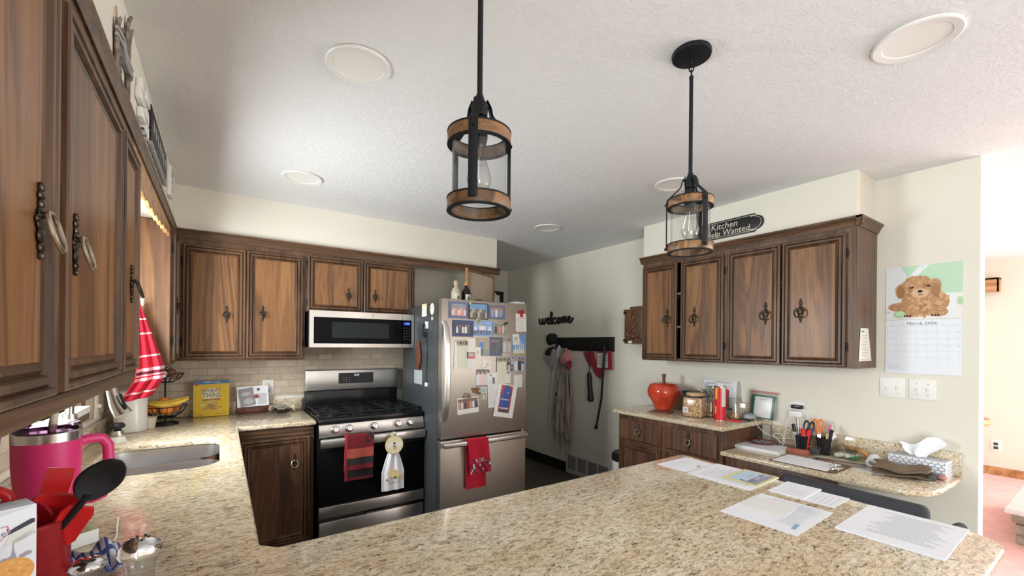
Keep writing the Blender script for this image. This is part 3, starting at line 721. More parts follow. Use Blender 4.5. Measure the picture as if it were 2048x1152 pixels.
# towels on the oven handle
def hang_cloth(name, label, cat, x0, x1, yf, ztop, zf, zb, mat, colfn=None, skew=0., thick=.006, flare=0., group=None):
    """cloth folded over a bar: front fall to zf, back fall to zb"""
    b = MB(); Lf = ztop - zf; Lb = ztop - zb; tot = Lf + Lb + .03
    def fn(u, v):
        s_ = u * tot; xx = x0 + (x1 - x0) * v
        wv = .004 * math.sin(v * 9 + 1) 
        if s_ < Lf: q = Lf - s_; return (xx + skew * q / Lf + flare * (v - .5) * q, yf + wv * q / Lf * 1.5, ztop - q)
        if s_ < Lf + .03: a = (s_ - Lf) / .03 * PI; return (xx, yf + .0195 * (1 - math.cos(a)), ztop + .009 * math.sin(a))
        q = s_ - Lf - .03; return (xx + .02 * q, yf + .039 + .003 * math.sin(v * 7), ztop - q)
    b.sheet(fn, 36, 14, thick, colfn=colfn)
    return tag(b.build(name, mat), label, cat, group)
RD, DK, LR = (.14, .005, .011), (.016, .014, .015), (.33, .06, .04)
def ct(u, v):
    if v < .05: return (.33, .02, .03)
    z = u
    if .06 < z < .15: return DK
    if .15 < z < .24: return LR
    if v > .68 and .30 < z < .46: return DK if math.sin(z * 60 + v * 25) > -.4 else RD
    if z > .80 and .86 < z < .97: return DK
    return RD
hang_cloth('dish_towel', 'red and black hand towel with striped border on the oven handle', 'towel', .703, .895, 3.002, .805, .575, .492, 'cloth_print', ct, -.008)
t = thing('hanging_towel', 'white hand towel under a round bee plaque on the oven handle', 'towel', (1.03, 3.006, .80))
b = MB()
def wt(u, v):
    q = u * .275; wd = .030 + .050 * min(1, u * 1.9) ** .8 * 1.0
    fold = .008 * math.sin(v * 15 + .5) * (1 - .3 * u) 
    return ((v - .5) * 2 * wd, -.012 + fold, -.135 - q)
b.sheet(wt, 22, 22, .007, (.78, .78, .80)); b.build('towel', 'white_cloth', t)
b = MB(); b.M = face_front((0, -.0275, 0))
YL = (.74, .60, .30)
for cx, cy, r in ((-.012, -.285, .030), (.018, -.300, .027)): b.ell(cx, cy, r, r * 1.1, YL, 1)
b.ell(.010, -.318, .009, .010, (.16, .10, .05), 3); b.ell(-.047, -.330, .011, .010, (.50, .20, .16), 2); b.ell(.052, -.322, .010, .010, (.62, .36, .22), 2)
b.text('be kind', .028, 0, -.352, (.25, .27, .33), 3, shear=.3); b.build('printed_motif', 'printed', t)
b = MB(); b.M = face_front((0, -.030, -.085)); b.lathe([(.0, -.004), (.064, -.004), (.066, 0), (.064, .004), (0, .004)], (0, 0, 0), 32, (.66, .54, .28)); b.ell(0, 0, .058, .058, (.74, .66, .42), 27)
b.ell(-.03, .003, .026, .018, (.76, .76, .72), 29, rot=.3); b.ell(.03, .003, .026, .018, (.76, .76, .72), 29, rot=-.3)
for k, (yy, rx, ry, c) in enumerate(((.012, .009, .009, (.12, .08, .05)), (-.002, .011, .006, (.70, .52, .15)), (-.011, .011, .005, (.12, .08, .05)), (-.020, .009, .005, (.70, .52, .15)), (-.027, .006, .004, (.12, .08, .05)))): b.ell(0, yy, rx, ry, c, 31 + k)
b.build('bee_plaque', 'printed', t)
b = MB(); b.tube([(0, -.030, -.02), (0, -.046, .0), (0, -.044, .004), (0, -.012, .004), (0, -.006, -.01)], .012, 8, flat=.25, up=(1, 0, 0)); b.build('hanging_loop', 'cream_cup', t)

# ------------------------------------------------------------------ microwave
t = thing('microwave', 'low-profile stainless over-the-range microwave with black glass front', 'microwave', (.910, 3.29, 1.405))
b = MB(); b.box(-.384, .03, 0, .378, .46, .262); b.build('body', 'enamel', t)
def ringframe(mb, o, i, y0, y1):
    (a, b_, c, d), (e, f, g, h) = o, i
    for q in ((a, b_, e, d), (g, b_, c, d), (e, b_, g, f), (e, h, g, d)): mb.box(q[0], y0, q[1], q[2], y1, q[3])
b = MB(); ringframe(b, (-.39, 0, .282, .264), (-.362, .028, .282, .218), 0, .03); b.build('door', 'steel', t)
b = MB(); ringframe(b, (.284, 0, .382, .264), (.284, .028, .362, .218), 0, .03); b.build('control_frame', 'steel', t)
b = MB(); b.box(-.362, .004, .028, .282, .028, .218); b.build('door_glass', 'black_gloss', t)
b = MB(); b.box(-.24, .002, .07, .178, .006, .186); b.build('viewing_window', 'black_window', t)
b = MB(); b.box(.284, .003, .028, .362, .028, .218); b.build('keypad', 'black_gloss', t)
b = MB(); b.M = face_front((.323, .0025, .1))
for i in range(3):
    for j in range(5): b.ell(-.02 + i * .02, .055 - j * .022, .004, .0035, (.10, .10, .11), 2)
b.build('key_marks', 'printed', t)
b = MB(); b.M = face_front((.325, .0025, .19)); b.rect(-.026, -.011, .026, .011, (.01, .03, .25), 1); b.text('1:11', .020, .002, 0, (.22, .42, 1.0), 3); b.build('clock_display', 'led', t)
b = MB(); b.M = face_front((.05, -.001, .238)); b.tube([(0, 0, 0)] * 1 + [(.011 * math.cos(a), .011 * math.sin(a), .0) for a in [i * .4 for i in range(1, 13)]], .001, 5); b.build('badge', 'nickel', t)

# ------------------------------------------------------------------ fridge
t = thing('refrigerator', 'stainless bottom-freezer refrigerator covered with photos and magnets', 'refrigerator', (1.666, 2.77, 0))
b = MB(); b.box(-.370, .075, .02, .370, .78, 1.735, .004); b.build('body', 'fridge_side', t)
b = MB(); b.box(-.366, .05, .03, .366, .08, 1.73); b.build('gasket', 'black', t)
def fdoor(z0, z1):
    b = MB(); n = 14
    def fn(x, y, z): return (x, z, y)
    front = [(-.372 + .744 * i / n, .004 - .004 * (1 - (2 * i / n - 1) ** 2)) for i in range(n + 1)]
    b.prism(front + [(.372, .056), (-.372, .056)], z0, z1, .003); return b
fdoor(.757, 1.762).build('fridge_door', 'fridge_steel', t)
fdoor(.06, .744).build('freezer_drawer', 'fridge_steel', t)
b = MB(); b.tube([(-.352, .005, .885), (-.350, -.030, .93), (-.348, -.052, 1.05), (-.348, -.058, 1.24), (-.348, -.052, 1.43), (-.350, -.030, 1.55), (-.352, .005, 1.60)], [.02, .021, .022, .022, .022, .021, .02], 14, flat=.42, up=(1, 0, 0)); b.build('door_handle', 'handle_steel', t)
b = MB(); b.box(-.365, -.046, .698, .365, -.024, .735, .008, 3); b.box(-.34, -.03, .705, -.31, .006, .728); b.box(.31, -.03, .705, .34, .006, .728); b.build('drawer_handle', 'steel', t)
b = MB(); b.box(.27, .02, 1.755, .37, .12, 1.782, .006); b.build('hinge_cover', 'vent', t)
b = MB(); b.box(.33, .003, .746, .378, .05, .757, .002); b.build('lower_hinge', 'nickel', t)
# red towel on the freezer handle
PD = (.03, .02, .06)
def cr(u, v):
    if u < .0: return RD
    if u < .17:
        k = int(v * 14 + u * 40) % 4
        return (.02, .02, .04) if k == 0 else ((.55, .5, .5) if (int(v * 28 - u * 60) % 7 == 0) else (.42, .01, .04))
    return (.48, .008, .03)
o = hang_cloth('dish_towel', 'plain red dish towel with plaid hem and small lettering on the freezer handle', 'towel', 1.484, 1.650, 2.712, .740, .492, .375, 'cloth_print', cr, .025, flare=.02)
b = MB(); b.M = face_front((1.592, 2.7025, .59), .1); b.text('MERRY', .017, 0, .008, (.75, .55, .55), 1); b.text('CHRISTMAS', .015, 0, -.010, (.75, .55, .55), 1); b.build('embroidery', 'printed', o)
# ------------------------------------------------------------------ pictures and papers on the fridge
SKIN = [(.60, .36, .25), (.52, .30, .20), (.66, .42, .31)]
HAIR = [(.04, .025, .015), (.16, .09, .04), (.40, .28, .14), (.30, .29, .28)]
def person(mb, x, y, s, shirt, q, legs=None):
    """small printed figure with feet at y and height s"""
    if legs: mb.poly([(x - .11 * s, y), (x + .11 * s, y), (x + .12 * s, y + .45 * s), (x - .12 * s, y + .45 * s)], legs, q)
    mb.poly([(x - .15 * s, y + (.40 * s if legs else 0)), (x + .15 * s, y + (.40 * s if legs else 0)), (x + .17 * s, y + .70 * s), (x + .08 * s, y + .78 * s), (x - .08 * s, y + .78 * s), (x - .17 * s, y + .70 * s)], shirt, q + 1)
    mb.ell(x, y + .89 * s, .085 * s, .105 * s, rnd.choice(SKIN), q + 2, 12); mb.ell(x, y + .95 * s, .09 * s, .06 * s, rnd.choice(HAIR), q + 3, 10)
def scene(w, h, sky, ground, n, cols, rows=1, size=.6, legs=None, sun=None, base=.05):
    mb = MB(); mb.box(-w / 2, -h / 2, -.0012, w / 2, h / 2, 0, col=(.8, .8, .8))
    mb.rect(-w / 2, -h / 2, w / 2, h / 2, sky, 1); mb.rect(-w / 2, -h / 2, w / 2, -h / 2 + h * .35, ground, 2)
    if sun: mb.poly(sun, (.75, .76, .74), 2)
    L = 3
    for r in range(rows):
        k = max(1, n // rows)
        for i in range(k):
            x = -w / 2 + w * (i + .5 + .2 * (r % 2)) / (k + .2); person(mb, x, -h / 2 + h * (base + .18 * (rows - 1 - r)), h * size * rnd.uniform(.92, 1.06), cols[(i + r) % len(cols)], L, legs)
        L += 4
    return mb
def framed(mb, w, h, f, col):
    fr = MB()
    for x0_, y0_, x1_, y1_ in ((-w / 2 - f, -h / 2 - f, w / 2 + f, -h / 2), (-w / 2 - f, h / 2, w / 2 + f, h / 2 + f), (-w / 2 - f, -h / 2, -w / 2, h / 2), (w / 2, -h / 2, w / 2 + f, h / 2)):
        fr.box(x0_, y0_, -.001, x1_, y1_, .003, col=col)
    for i in range(10):
        fr.ell(-w / 2 - f / 2 + (w + f) * i / 9, h / 2 + f / 2, f * .28, f * .28, tuple(min(1, c * 1.5) for c in col), 20, 8); fr.ell(-w / 2 - f / 2 + (w + f) * i / 9, -h / 2 - f / 2, f * .28, f * .28, tuple(min(1, c * 1.5) for c in col), 20, 8)
    return fr
FY = 2.7675
def fr_photo(rect, label, mb_fn, fcol=None, f=.010, tilt=0., name='photo_magnet', dy=0., cat='photo'):
    x0, z0, x1, z1 = rect; w, h = x1 - x0, z1 - z0
    m = face_front(((x0 + x1) / 2, FY - dy, (z0 + z1) / 2), tilt)
    if fcol is None: return tag(mb_fn(w, h).build(name, 'glossy_print', mtx=m), label, cat)
    t = thing(name, label, cat, mtx=m)
    mb_fn(w - 2 * f, h - 2 * f).build('picture', 'glossy_print', t); framed(None, w - 2 * f, h - 2 * f, f, fcol).build('frame', 'printed', t)
    return t
BL, SL = (.13, .16, .30), (.20, .23, .31)
WH, LB, PKc, DKc, GRN, TAN = (.72, .72, .74), (.22, .38, .68), (.70, .28, .24), (.03, .03, .04), (.10, .16, .06), (.46, .36, .25)
fr_photo((1.349, 1.626, 1.500, 1.744), 'blue-framed photo of a big group in pink and white, top left of fridge', lambda w, h: scene(w, h, (.28, .30, .34), (.55, .24, .20), 14, [PKc, WH, (.7, .35, .3)], 2, .55), BL, .016)
fr_photo((1.507, 1.623, 1.671, 1.744), 'photo of a dark-clothed crowd outdoors under blue sky, top row of fridge', lambda w, h: scene(w, h, (.10, .30, .55), (.09, .10, .05), 14, [DKc, TAN, (.12, .11, .09)], 2, .50), (.05, .06, .06), .006)
fr_photo((1.679, 1.632, 1.823, 1.734), 'blue-bordered photo of three people in pale blue, top row right', lambda w, h: scene(w, h, (.32, .24, .20), (.16, .20, .28), 3, [LB, WH, LB], 1, .86), BL, .012)
fr_photo((1.379, 1.492, 1.546, 1.611), 'thick blue-framed photo of people in white on black, second row', lambda w, h: scene(w, h, (.015, .015, .02), (.02, .02, .03), 5, [WH, DKc, WH, WH, DKc], 1, .80), (.07, .085, .19), .022)
fr_photo((1.543, 1.499, 1.712, 1.614), 'bright blue photo of five people in white and blue, second row', lambda w, h: scene(w, h, (.20, .46, .80), (.16, .30, .60), 6, [WH, LB, WH], 1, .78, (.04, .05, .12)), (.26, .44, .66), .006)
fr_photo((1.716, 1.508, 1.845, 1.605), 'photo of a couple with a dark suit and pale dress, second row', lambda w, h: scene(w, h, (.20, .21, .18), (.15, .18, .08), 3, [DKc, PKc, (.55, .60, .45)], 1, .92), (.36, .36, .36), .010)
fr_photo((1.570, 1.349, 1.685, 1.488), 'photo of a man in a blue shirt standing outdoors, third row', lambda w, h: scene(w, h, (.34, .28, .17), (.20, .22, .22), 1, [(.03, .15, .50)], 1, .92, (.04, .04, .05)), None)
fr_photo((1.692, 1.349, 1.801, 1.494), 'blue-framed portrait of an older couple in dark suits, third row', lambda w, h: scene(w, h, (.12, .10, .09), (.03, .03, .035), 2, [DKc, (.08, .08, .09)], 1, .95), BL, .012)
fr_photo((1.805, 1.371, 1.895, 1.486), 'faded grey portrait of a couple in pale clothes, third row', lambda w, h: scene(w, h, (.34, .33, .32), (.30, .29, .28), 2, [(.58, .57, .56), (.50, .50, .52)], 1, .95), None)
def towerart(w, h):
    mb = MB(); mb.box(-w / 2, -h / 2, -.0012, w / 2, h / 2, 0, col=(.8, .8, .8)); mb.rect(-w / 2, -h / 2, w / 2, h / 2, (.13, .32, .66), 1)
    mb.rect(-w / 2, -h / 2, w / 2, -h * .30, (.30, .36, .18), 2)
    for x, s in ((-.28, .30), (-.12, .34), (.05, .62), (.20, .46), (.34, .36)):
        mb.poly([(w * (x - .05), -h * .38), (w * (x + .05), -h * .38), (w * (x + .045), -h * .4 + h * s), (w * x, -h * .4 + h * (s + .16)), (w * (x - .045), -h * .4 + h * s)], (.62, .58, .52), 3)
    mb.rect(-w * .42, -h * .4, w * .42, -h * .22, (.66, .63, .58), 4)
    return mb
fr_photo((1.898, 1.350, 2.025, 1.520), 'postcard of a pale spired building against blue sky, right side of fridge', towerart, None)
def sheet_art(lines=None, col=(.80, .79, .74), mark=None, seed=1, lc=(.42, .42, .44)):
    def f(w, h):
        mb = MB(); mb.box(-w / 2, -h / 2, -.001, w / 2, h / 2, 0, col=col)
        if lines: mb.lines(-w * .40, w * .42, -h * .42, h * .30, lines, lc, 1, seed, .25)
        if mark: mark(mb, w, h)
        return mb
    return f
def flower(mb, w, h):
    for i in range(6): a = i * PI / 3; mb.ell(.11 * w + .16 * w * math.cos(a), .10 * h + .16 * h * math.sin(a), .11 * w, .07 * h, (.62, .42, .30), 2, 10, a)
    mb.rect(-.3 * w, -.35 * h, .05 * w, -.25 * h, (.25, .32, .16), 2, .6); mb.rect(-.1 * w, -.25 * h, .2 * w, -.18 * h, (.30, .36, .18), 3, 1.0)
def dot(mb, w, h): mb.ell(-.05 * w, .34 * h, .2 * w, .08 * h, (.02, .02, .02), 2)
def tree(mb, w, h): mb.rect(-.05 * w, -.1 * h, .05 * w, .15 * h, (.3, .2, .12), 2); mb.ell(0, .1 * h, .22 * w, .07 * h, (.45, .35, .18), 2)
N_ = dict(name='note', cat='note')
fr_photo((1.901, 1.437, 1.962, 1.520), 'small cream note overlapping the spired-building postcard', sheet_art(4, mark=tree), None, dy=.0016, tilt=.06, **N_)
fr_photo((1.393, 1.258, 1.460, 1.455), 'white list paper half hidden behind the left magnetic notepad', sheet_art(9), None, tilt=-.02, **N_)
def padthing(rect, label, letters, tilt=0., dy=.002):
    x0, z0, x1, z1 = rect; w, h = x1 - x0, z1 - z0
    t = thing('notepad', label, 'notepad', mtx=face_front(((x0 + x1) / 2, FY - dy, (z0 + z1) / 2), tilt))
    b = MB(); b.box(-w / 2, -h / 2, -.001, w / 2, h / 2 - .034, .003, col=(.76, .75, .64)); b.build('pages', 'printed', t)
    b = MB(); b.box(-w / 2, h / 2 - .036, -.001, w / 2, h / 2, .003, col=(.40, .36, .28))
    n = len(letters)
    for i, c in enumerate(letters):
        x = -w / 2 + w * (i + .5) / n; b.rect(x - w / n * .42, h / 2 - .032, x + w / n * .42, h / 2 - .004, ((.55, .50, .38), (.30, .27, .21))[i % 2], 20); b.ell(x, h / 2 - .018, w / n * .22, .008, (.06, .05, .04), 21)
    b.build('header', 'printed', t); return t
padthing((1.408, 1.264, 1.500, 1.464), 'cream magnetic notepad with patterned header near the fridge handle', 'abcd', .0)
fr_photo((1.496, 1.254, 1.570, 1.476), 'long blank white paper strip beside the left notepad', sheet_art(None), None, tilt=.03, **N_)
def cakey(w, h):
    mb = MB(); mb.box(-w / 2, -h / 2, -.002, w / 2, h / 2, .001, col=(.50, .03, .04)); mb.ell(0, .1 * h, .40 * w, .34 * h, (.24, .42, .50), 8); mb.ell(.1 * w, 0, .3 * w, .2 * h, (.70, .42, .15), 9); mb.rect(-.45 * w, -.45 * h, .1 * w, -.15 * h, (.55, .04, .05), 10, .1); return mb
fr_photo((1.492, 1.331, 1.558, 1.378), 'small colourful red and teal magnet on the white strip', cakey, None, name='magnet', dy=.004, cat='magnet')
fr_photo((1.563, 1.330, 1.611, 1.416), 'small plain white card below the man-in-blue photo', sheet_art(None, mark=tree), None, dy=.0016, **N_)
fr_photo((1.627, 1.249, 1.698, 1.314), 'square white tile magnet with a pink flower sprig', sheet_art(None, mark=flower), None, tilt=-.12, name='magnet', cat='magnet')
fr_photo((1.575, 1.122, 1.688, 1.249), 'photo of a family holding a small child, middle of fridge', lambda w, h: scene(w, h, (.08, .05, .05), (.06, .03, .03), 3, [WH, (.75, .55, .52), (.60, .60, .62)], 1, .92), None, tilt=-.03)
def letter(w, h):
    mb = sheet_art(22, (.76, .76, .74), None, 4)(w, h); mb.rect(-.06 * w, .18 * h, .16 * w, .36 * h, (.09, .09, .09), 2); mb.ell(-.2 * w, .43 * h, .12 * w, .03 * h, (.40, .22, .10), 2); return mb
fr_photo((1.677, .956, 1.774, 1.222), 'long typed white letter pinned left of the blue drawing', letter, None, tilt=.04, dy=.0012, **N_)
padthing((1.755, 1.133, 1.838, 1.340), 'cream magnetic notepad with patterned header above the blue drawing', 'abcd', 0, .004)
def collage(w, h):
    mb = scene(w, h, (.30, .34, .46), (.10, .12, .2), 5, [DKc, LB, WH], 1, .9)
    for i, x in enumerate((-.42, -.26, .36)):
        for j in range(2): mb.rect(w * (x - .07), h * (-.4 + j * .45), w * (x + .07), h * (-.02 + j * .42), ((.62, .60, .55), (.06, .06, .07))[(i + j) % 2], 8); mb.ell(w * x, h * (-.2 + .45 * j), w * .04, h * .1, SKIN[i], 9)
    mb.rect(-w / 2, -h / 2, w / 2, -h * .40, (.30, .36, .46), 10); return mb
fr_photo((1.855, 1.219, 2.024, 1.341), 'wide collage card of small photos at the fridge right edge', collage, None)
def cal_art(w, h):
    mb = MB(); mb.box(-w / 2, -h / 2, -.001, w / 2, h / 2, 0, col=(.76, .77, .78))
    for i in range(1, 6): mb.rect(-w * .46, -h / 2 + h * i / 6 - .0005, w * .46, -h / 2 + h * i / 6 + .0005, (.4, .4, .42), 1)
    for i in range(1, 7): mb.rect(-w / 2 + w * i / 7 - .0004, -h * .45, -w / 2 + w * i / 7 + .0004, h * .33, (.5, .5, .52), 1)
    return mb
fr_photo((1.913, 1.098, 1.998, 1.197), 'small white month grid page under the photo collage', cal_art, None, name='note', cat='note')
fr_photo((1.843, 1.134, 1.884, 1.232), 'narrow white slip with a black dot between notepad and collage', sheet_art(None, mark=dot), None, **N_)
def drawing(w, h):
    mb = MB(); mb.box(-w / 2, -h / 2, -.001, w / 2, h / 2, 0, col=(.80, .80, .80))
    mb.rect(-.32 * w, -.30 * h, .28 * w, .46 * h, (.42, .03, .03), 1)
    mb.poly([(-.24 * w, -.28 * h), (.18 * w, -.28 * h), (.22 * w, .30 * h), (.08 * w, .44 * h), (-.12 * w, .44 * h), (-.30 * w, .22 * h)], (.02, .07, .36), 2)
    mb.poly([(-.34 * w, .20 * h), (-.24 * w, .40 * h), (-.18 * w, .34 * h), (-.26 * w, .12 * h)], (.40, .02, .03), 3)
    mb.rect(-.27 * w, .02 * h, .20 * w, .05 * h, (.55, .56, .58), 3); mb.rect(-.27 * w, -.25 * h, .20 * w, -.21 * h, (.55, .55, .55), 3); mb.rect(-.32 * w, -.36 * h, .26 * w, -.29 * h, (.10, .05, .03), 3)
    mb.ell(.06 * w, .24 * h, .035 * w, .03 * h, (.70, .55, .18), 4); mb.rect(-.10 * w, .43 * h, .16 * w, .47 * h, (.05, .16, .08), 4); return mb
fr_photo((1.745, .872, 1.925, 1.128), 'tilted print of a blue and red outfit on a wide white sheet', drawing, None, tilt=-.19, dy=.006, name='print', cat='print')
def snap(w, h):
    mb = MB(); mb.box(-w / 2, -h / 2, -.0012, w / 2, h / 2, 0, col=(.80, .79, .77)); k = scene(w * .94, h * .62, (.16, .09, .06), (.10, .05, .04), 7, [PKc, WH, DKc, (.45, .06, .06)], 1, .8)
    k.v = [(x, y + h * .12, z + .0003) for x, y, z in k.v]; o = len(mb.v); mb.v += k.v; mb.f += [tuple(i + o for i in f) for f in k.f]; mb.c += k.c; mb.mi += k.mi; return mb
fr_photo((1.420, .928, 1.597, 1.046), 'white-bordered photo of seated people held by a magnet clip, lower left', snap, None, tilt=.05)
b = MB(); b.box(-.028, -.010, 0, .028, .008, .008, .003, col=(.25, .20, .16)); b.tube([(-.016, .006, .006), (-.016, .022, .010), (.016, .022, .010), (.016, .006, .006)], .004, 8, col=(.34, .28, .22))
tag(b.build('magnet_clip', 'printed', mtx=face_front((1.500, FY - .003, 1.052))), 'brown bulldog magnet clip gripping the lower left photo', 'magnet')
b = MB()
for i in range(9): b.ball((rnd.uniform(-.030, .030), rnd.uniform(-.020, .020), .006), (rnd.uniform(.009, .014), rnd.uniform(.008, .012), .007), 10, 6, (.20 + .1 * rnd.random(), .13, .07))
tag(b.build('magnet', 'printed', mtx=face_front((1.576, FY - .001, 1.088))), 'clustered brown bear-shaped magnet beside the typed letter', 'magnet')
def strip(w, h):
    mb = MB(); mb.box(-w / 2, -h / 2, -.001, w / 2, h / 2, 0, col=(.72, .70, .62)); mb.rect(-w * .4, -h * .45, w * .4, h * .0, (.20, .30, .16), 1); mb.rect(-w * .4, h * .05, w * .4, h * .45, (.36, .46, .56), 1); person(mb, 0, -h * .42, h * .45, WH, 2); return mb
fr_photo((1.617, 1.024, 1.667, 1.114), 'small green and blue picture strip under the family photo', strip, None)
t = thing('note', 'white memo sheet hung by a red clip at the fridge top right', 'note', mtx=face_front((1.980, FY - .001, 1.612), .03))
sheet_art(6)(.104, .142).build('sheet', 'printed', t)
b = MB(); b.box(-.012, .045, .0, .014, .098, .008, .002, col=(.45, .01, .02)); b.box(-.022, .075, .006, .024, .098, .012, .003, col=(.40, .01, .02)); b.build('clip', 'printed', t)
b = MB(); b.ball((0, 0, .004), (.010, .012, .006), 10, 6, (.62, .40, .24)); tag(b.build('magnet', 'printed', mtx=face_front((1.515, FY - .004, 1.737))), 'tiny orange animal magnet between the two top left photos', 'magnet')
b = MB(); b.box(-.019, -.016, 0, .019, .016, .005, .002, col=(.46, .42, .30)); b.ell(0, 0, .011, .009, (.20, .24, .14), 34); tag(b.build('magnet', 'printed', mtx=face_front((1.585, FY - .004, 1.612), -.1)), 'small square beige magnet above the bright blue photo', 'magnet')
b = MB()
for s in (-1, 1): b.poly([(0, 0), (s * .014, .015), (s * .022, .002), (s * .012, -.010)], (.03, .03, .025), 20)
b.ball((0, 0, .002), (.003, .012, .003), 8, 6, (.02, .02, .02)); tag(b.build('magnet', 'printed', mtx=face_front((1.832, FY - .004, 1.598), .3)), 'small black butterfly magnet by the couple photo', 'magnet')
# things on the fridge side, facing the range
SX = 1.2955
def on_side(z): return z
b = MB(); b.box(-.045, -.048, 0, .045, .048, .001, col=(.76, .74, .66)); b.rect(-.04, .030, .04, .044, (.70, .58, .25), 8); b.rect(-.032, -.03, .03, .02, (.66, .64, .56), 8)
tag(b.build('note', 'printed', mtx=face_left((SX, 3.09, 1.695))), 'cream note with yellow heading high on the fridge side', 'note')
b = MB(); b.lathe([(0, 0), (.034, 0), (.036, .003), (.034, .006), (0, .006)], (0, 0, 0), 28, (.62, .54, .38), sy=1.25); b.ell(0, 0, .026, .034, (.72, .69, .58), 39); b.rect(-.014, .008, .014, .013, (.2, .08, .05), 41)
tag(b.build('magnet', 'printed', mtx=face_left((SX, 2.935, 1.695))), 'oval cream plaque magnet on the fridge side', 'magnet')
b = MB(); b.lathe([(0, 0), (.014, 0), (.014, .004), (0, .004)], (0, 0, 0), 20, (.62, .60, .55)); tag(b.build('magnet', 'printed', mtx=face_left((SX, 2.935, 1.625))), 'little round white magnet under the oval plaque', 'magnet')
t = thing('charging_cable', 'black and white cable looped on a hook down the fridge side', 'cable', mtx=face_left((SX, 3.02, 1.56)))
b = MB(); b.box(-.022, -.01, 0, .022, .045, .016, .004); b.build('hook', 'white', t)
b = MB(); b.tube([(-.03 + .03 * math.cos(a), -.02 + .05 * math.sin(a), .014) for a in [i * .5 for i in range(13)]], .006, 8); b.build('coil', 'black', t)
b = MB(); b.tube([(.0, -.06, .012), (.005, -.16, .006), (.0, -.28, .006), (-.012, -.36, .006), (-.002, -.42, .006)], .0028, 8); b.build('lead', 'black', t)
b = MB(); b.box(-.02, -.445, .0, .02, -.415, .014, .003); b.build('connector', 'white', t)
b = MB(); pts = [(.045, .0), (.05, .07), (.02, .165), (-.02, .165), (-.03, .09), (-.045, .0), (-.03, -.06), (.015, -.055)]
b.prism([(x, y - .05) for x, y in pts], 0, .018, .006); tag(b.build('pot_holder', 'leather', mtx=face_left((SX - .002, 3.18, 1.34))), 'reddish leather pan handle sleeve stuck on the fridge side', 'pot holder')
b = MB(); b.box(-.08, -.055, 0, .08, .055, .002, col=(.42, .44, .45)); tag(b.build('note', 'printed', mtx=face_left((SX, 3.20, 1.175))), 'pale grey sheet low on the fridge side behind the range', 'note')
# on top of the fridge
def bottle(name, label, x, y, z, body, cap, lab):
    t = thing(name, label, 'bottle', (x, y, z)); t.scale = (1.12, 1.12, 1.26)
    b = MB(); b.lathe([(.030, 0), (.034, .004), (.034, .085), (.028, .105), (.014, .120), (.013, .138)], (0, 0, 0), 24); b.build('glass_body', body, t)
    b = MB(); b.lathe([(.017, .134), (.017, .158), (.013, .160)], (0, 0, 0), 20); b.build('cap', cap, t)
    b = MB(); n = 10; pts = []
    for j in (0, 1):
        for i in range(n + 1): a = R(-90 - 38 + 76 * i / n); pts.append((.0346 * math.cos(a), .0346 * math.sin(a), .022 + .055 * j))
    b.add(pts, [(i, i + 1, n + 2 + i, n + 1 + i) for i in range(n)], lab); b.M = face_front((0, -.0349, .052)); b.ell(0, 0, .008, .012, (.10, .09, .08), 1); b.build('paper_label', 'printed', t)
bottle('bottle', 'pale frosted little bottle standing on the fridge', 1.540, 3.04, 1.737, 'milky', 'cork', (.62, .58, .48))
bottle('bottle', 'dark little bottle with wooden cap standing on the fridge', 1.632, 3.04, 1.737, 'sauce', 'oak_z', (.60, .58, .52))
b = MB(); b.lathe([(.0, 0), (.052, 0), (.056, .02), (.050, .05), (.030, .066), (0, .07)], (0, 0, 0), 24); tag(b.build('trinket_bowl', 'stem', loc=(1.752, 3.06, 1.737)), 'small dark rounded pot beside the bottles on the fridge', 'pot')
t = thing('tray', 'large tan wood-edged tray leaning against the wall on the fridge', 'tray', mtx=Matrix.Translation((1.78, 3.34, 1.786)) @ Matrix.Rotation(R(-14), 4, 'X') @ Matrix.Rotation(R(9), 4, 'Y'))
b = MB(); b.box(.012, .0, .012, .28, .006, .33); b.build('tray_board', 'tan_board', t)
b = MB()
for q in ((0, 0, .292, .014), (0, .328, .292, .342), (0, 0, .014, .342), (.278, 0, .292, .342)): b.box(q[0], -.014, q[1], q[2], .012, q[3], .004)
b.build('tray_rim', 'panel', t)
b = MB(); b.tube([(.292, -.002, .10), (.312, -.002, .105), (.318, -.002, .14), (.312, -.002, .175), (.292, -.002, .18)], .006, 8); b.build('tray_handle', 'cream_cup', t)
b = MB(); b.box(-.010, -.009, 0, .010, .009, .36, .003); tag(b.build('dowel', 'oak_z', mtx=Matrix.Translation((1.770, 3.26, 1.737)) @ Matrix.Rotation(R(-3), 4, 'Y')), 'upright pale wooden stick next to the leaning tray', 'stick')
# hall beyond the fridge
t = thing('wall_picture', 'black picture frame on the far hall wall', 'picture', mtx=face_front((2.975, 4.868, 1.90)))
b = MB()
for q in ((-.20, -.30, .20, -.25), (-.20, .20, .20, .25), (-.20, -.25, -.145, .20), (.145, -.25, .20, .20)): b.box(q[0], q[1], 0, q[2], q[3], .02, .003)
b.build('frame', 'black', t); b = MB(); b.box(-.146, -.251, .0, .146, .201, .006); b.build('print', 'paper', t)
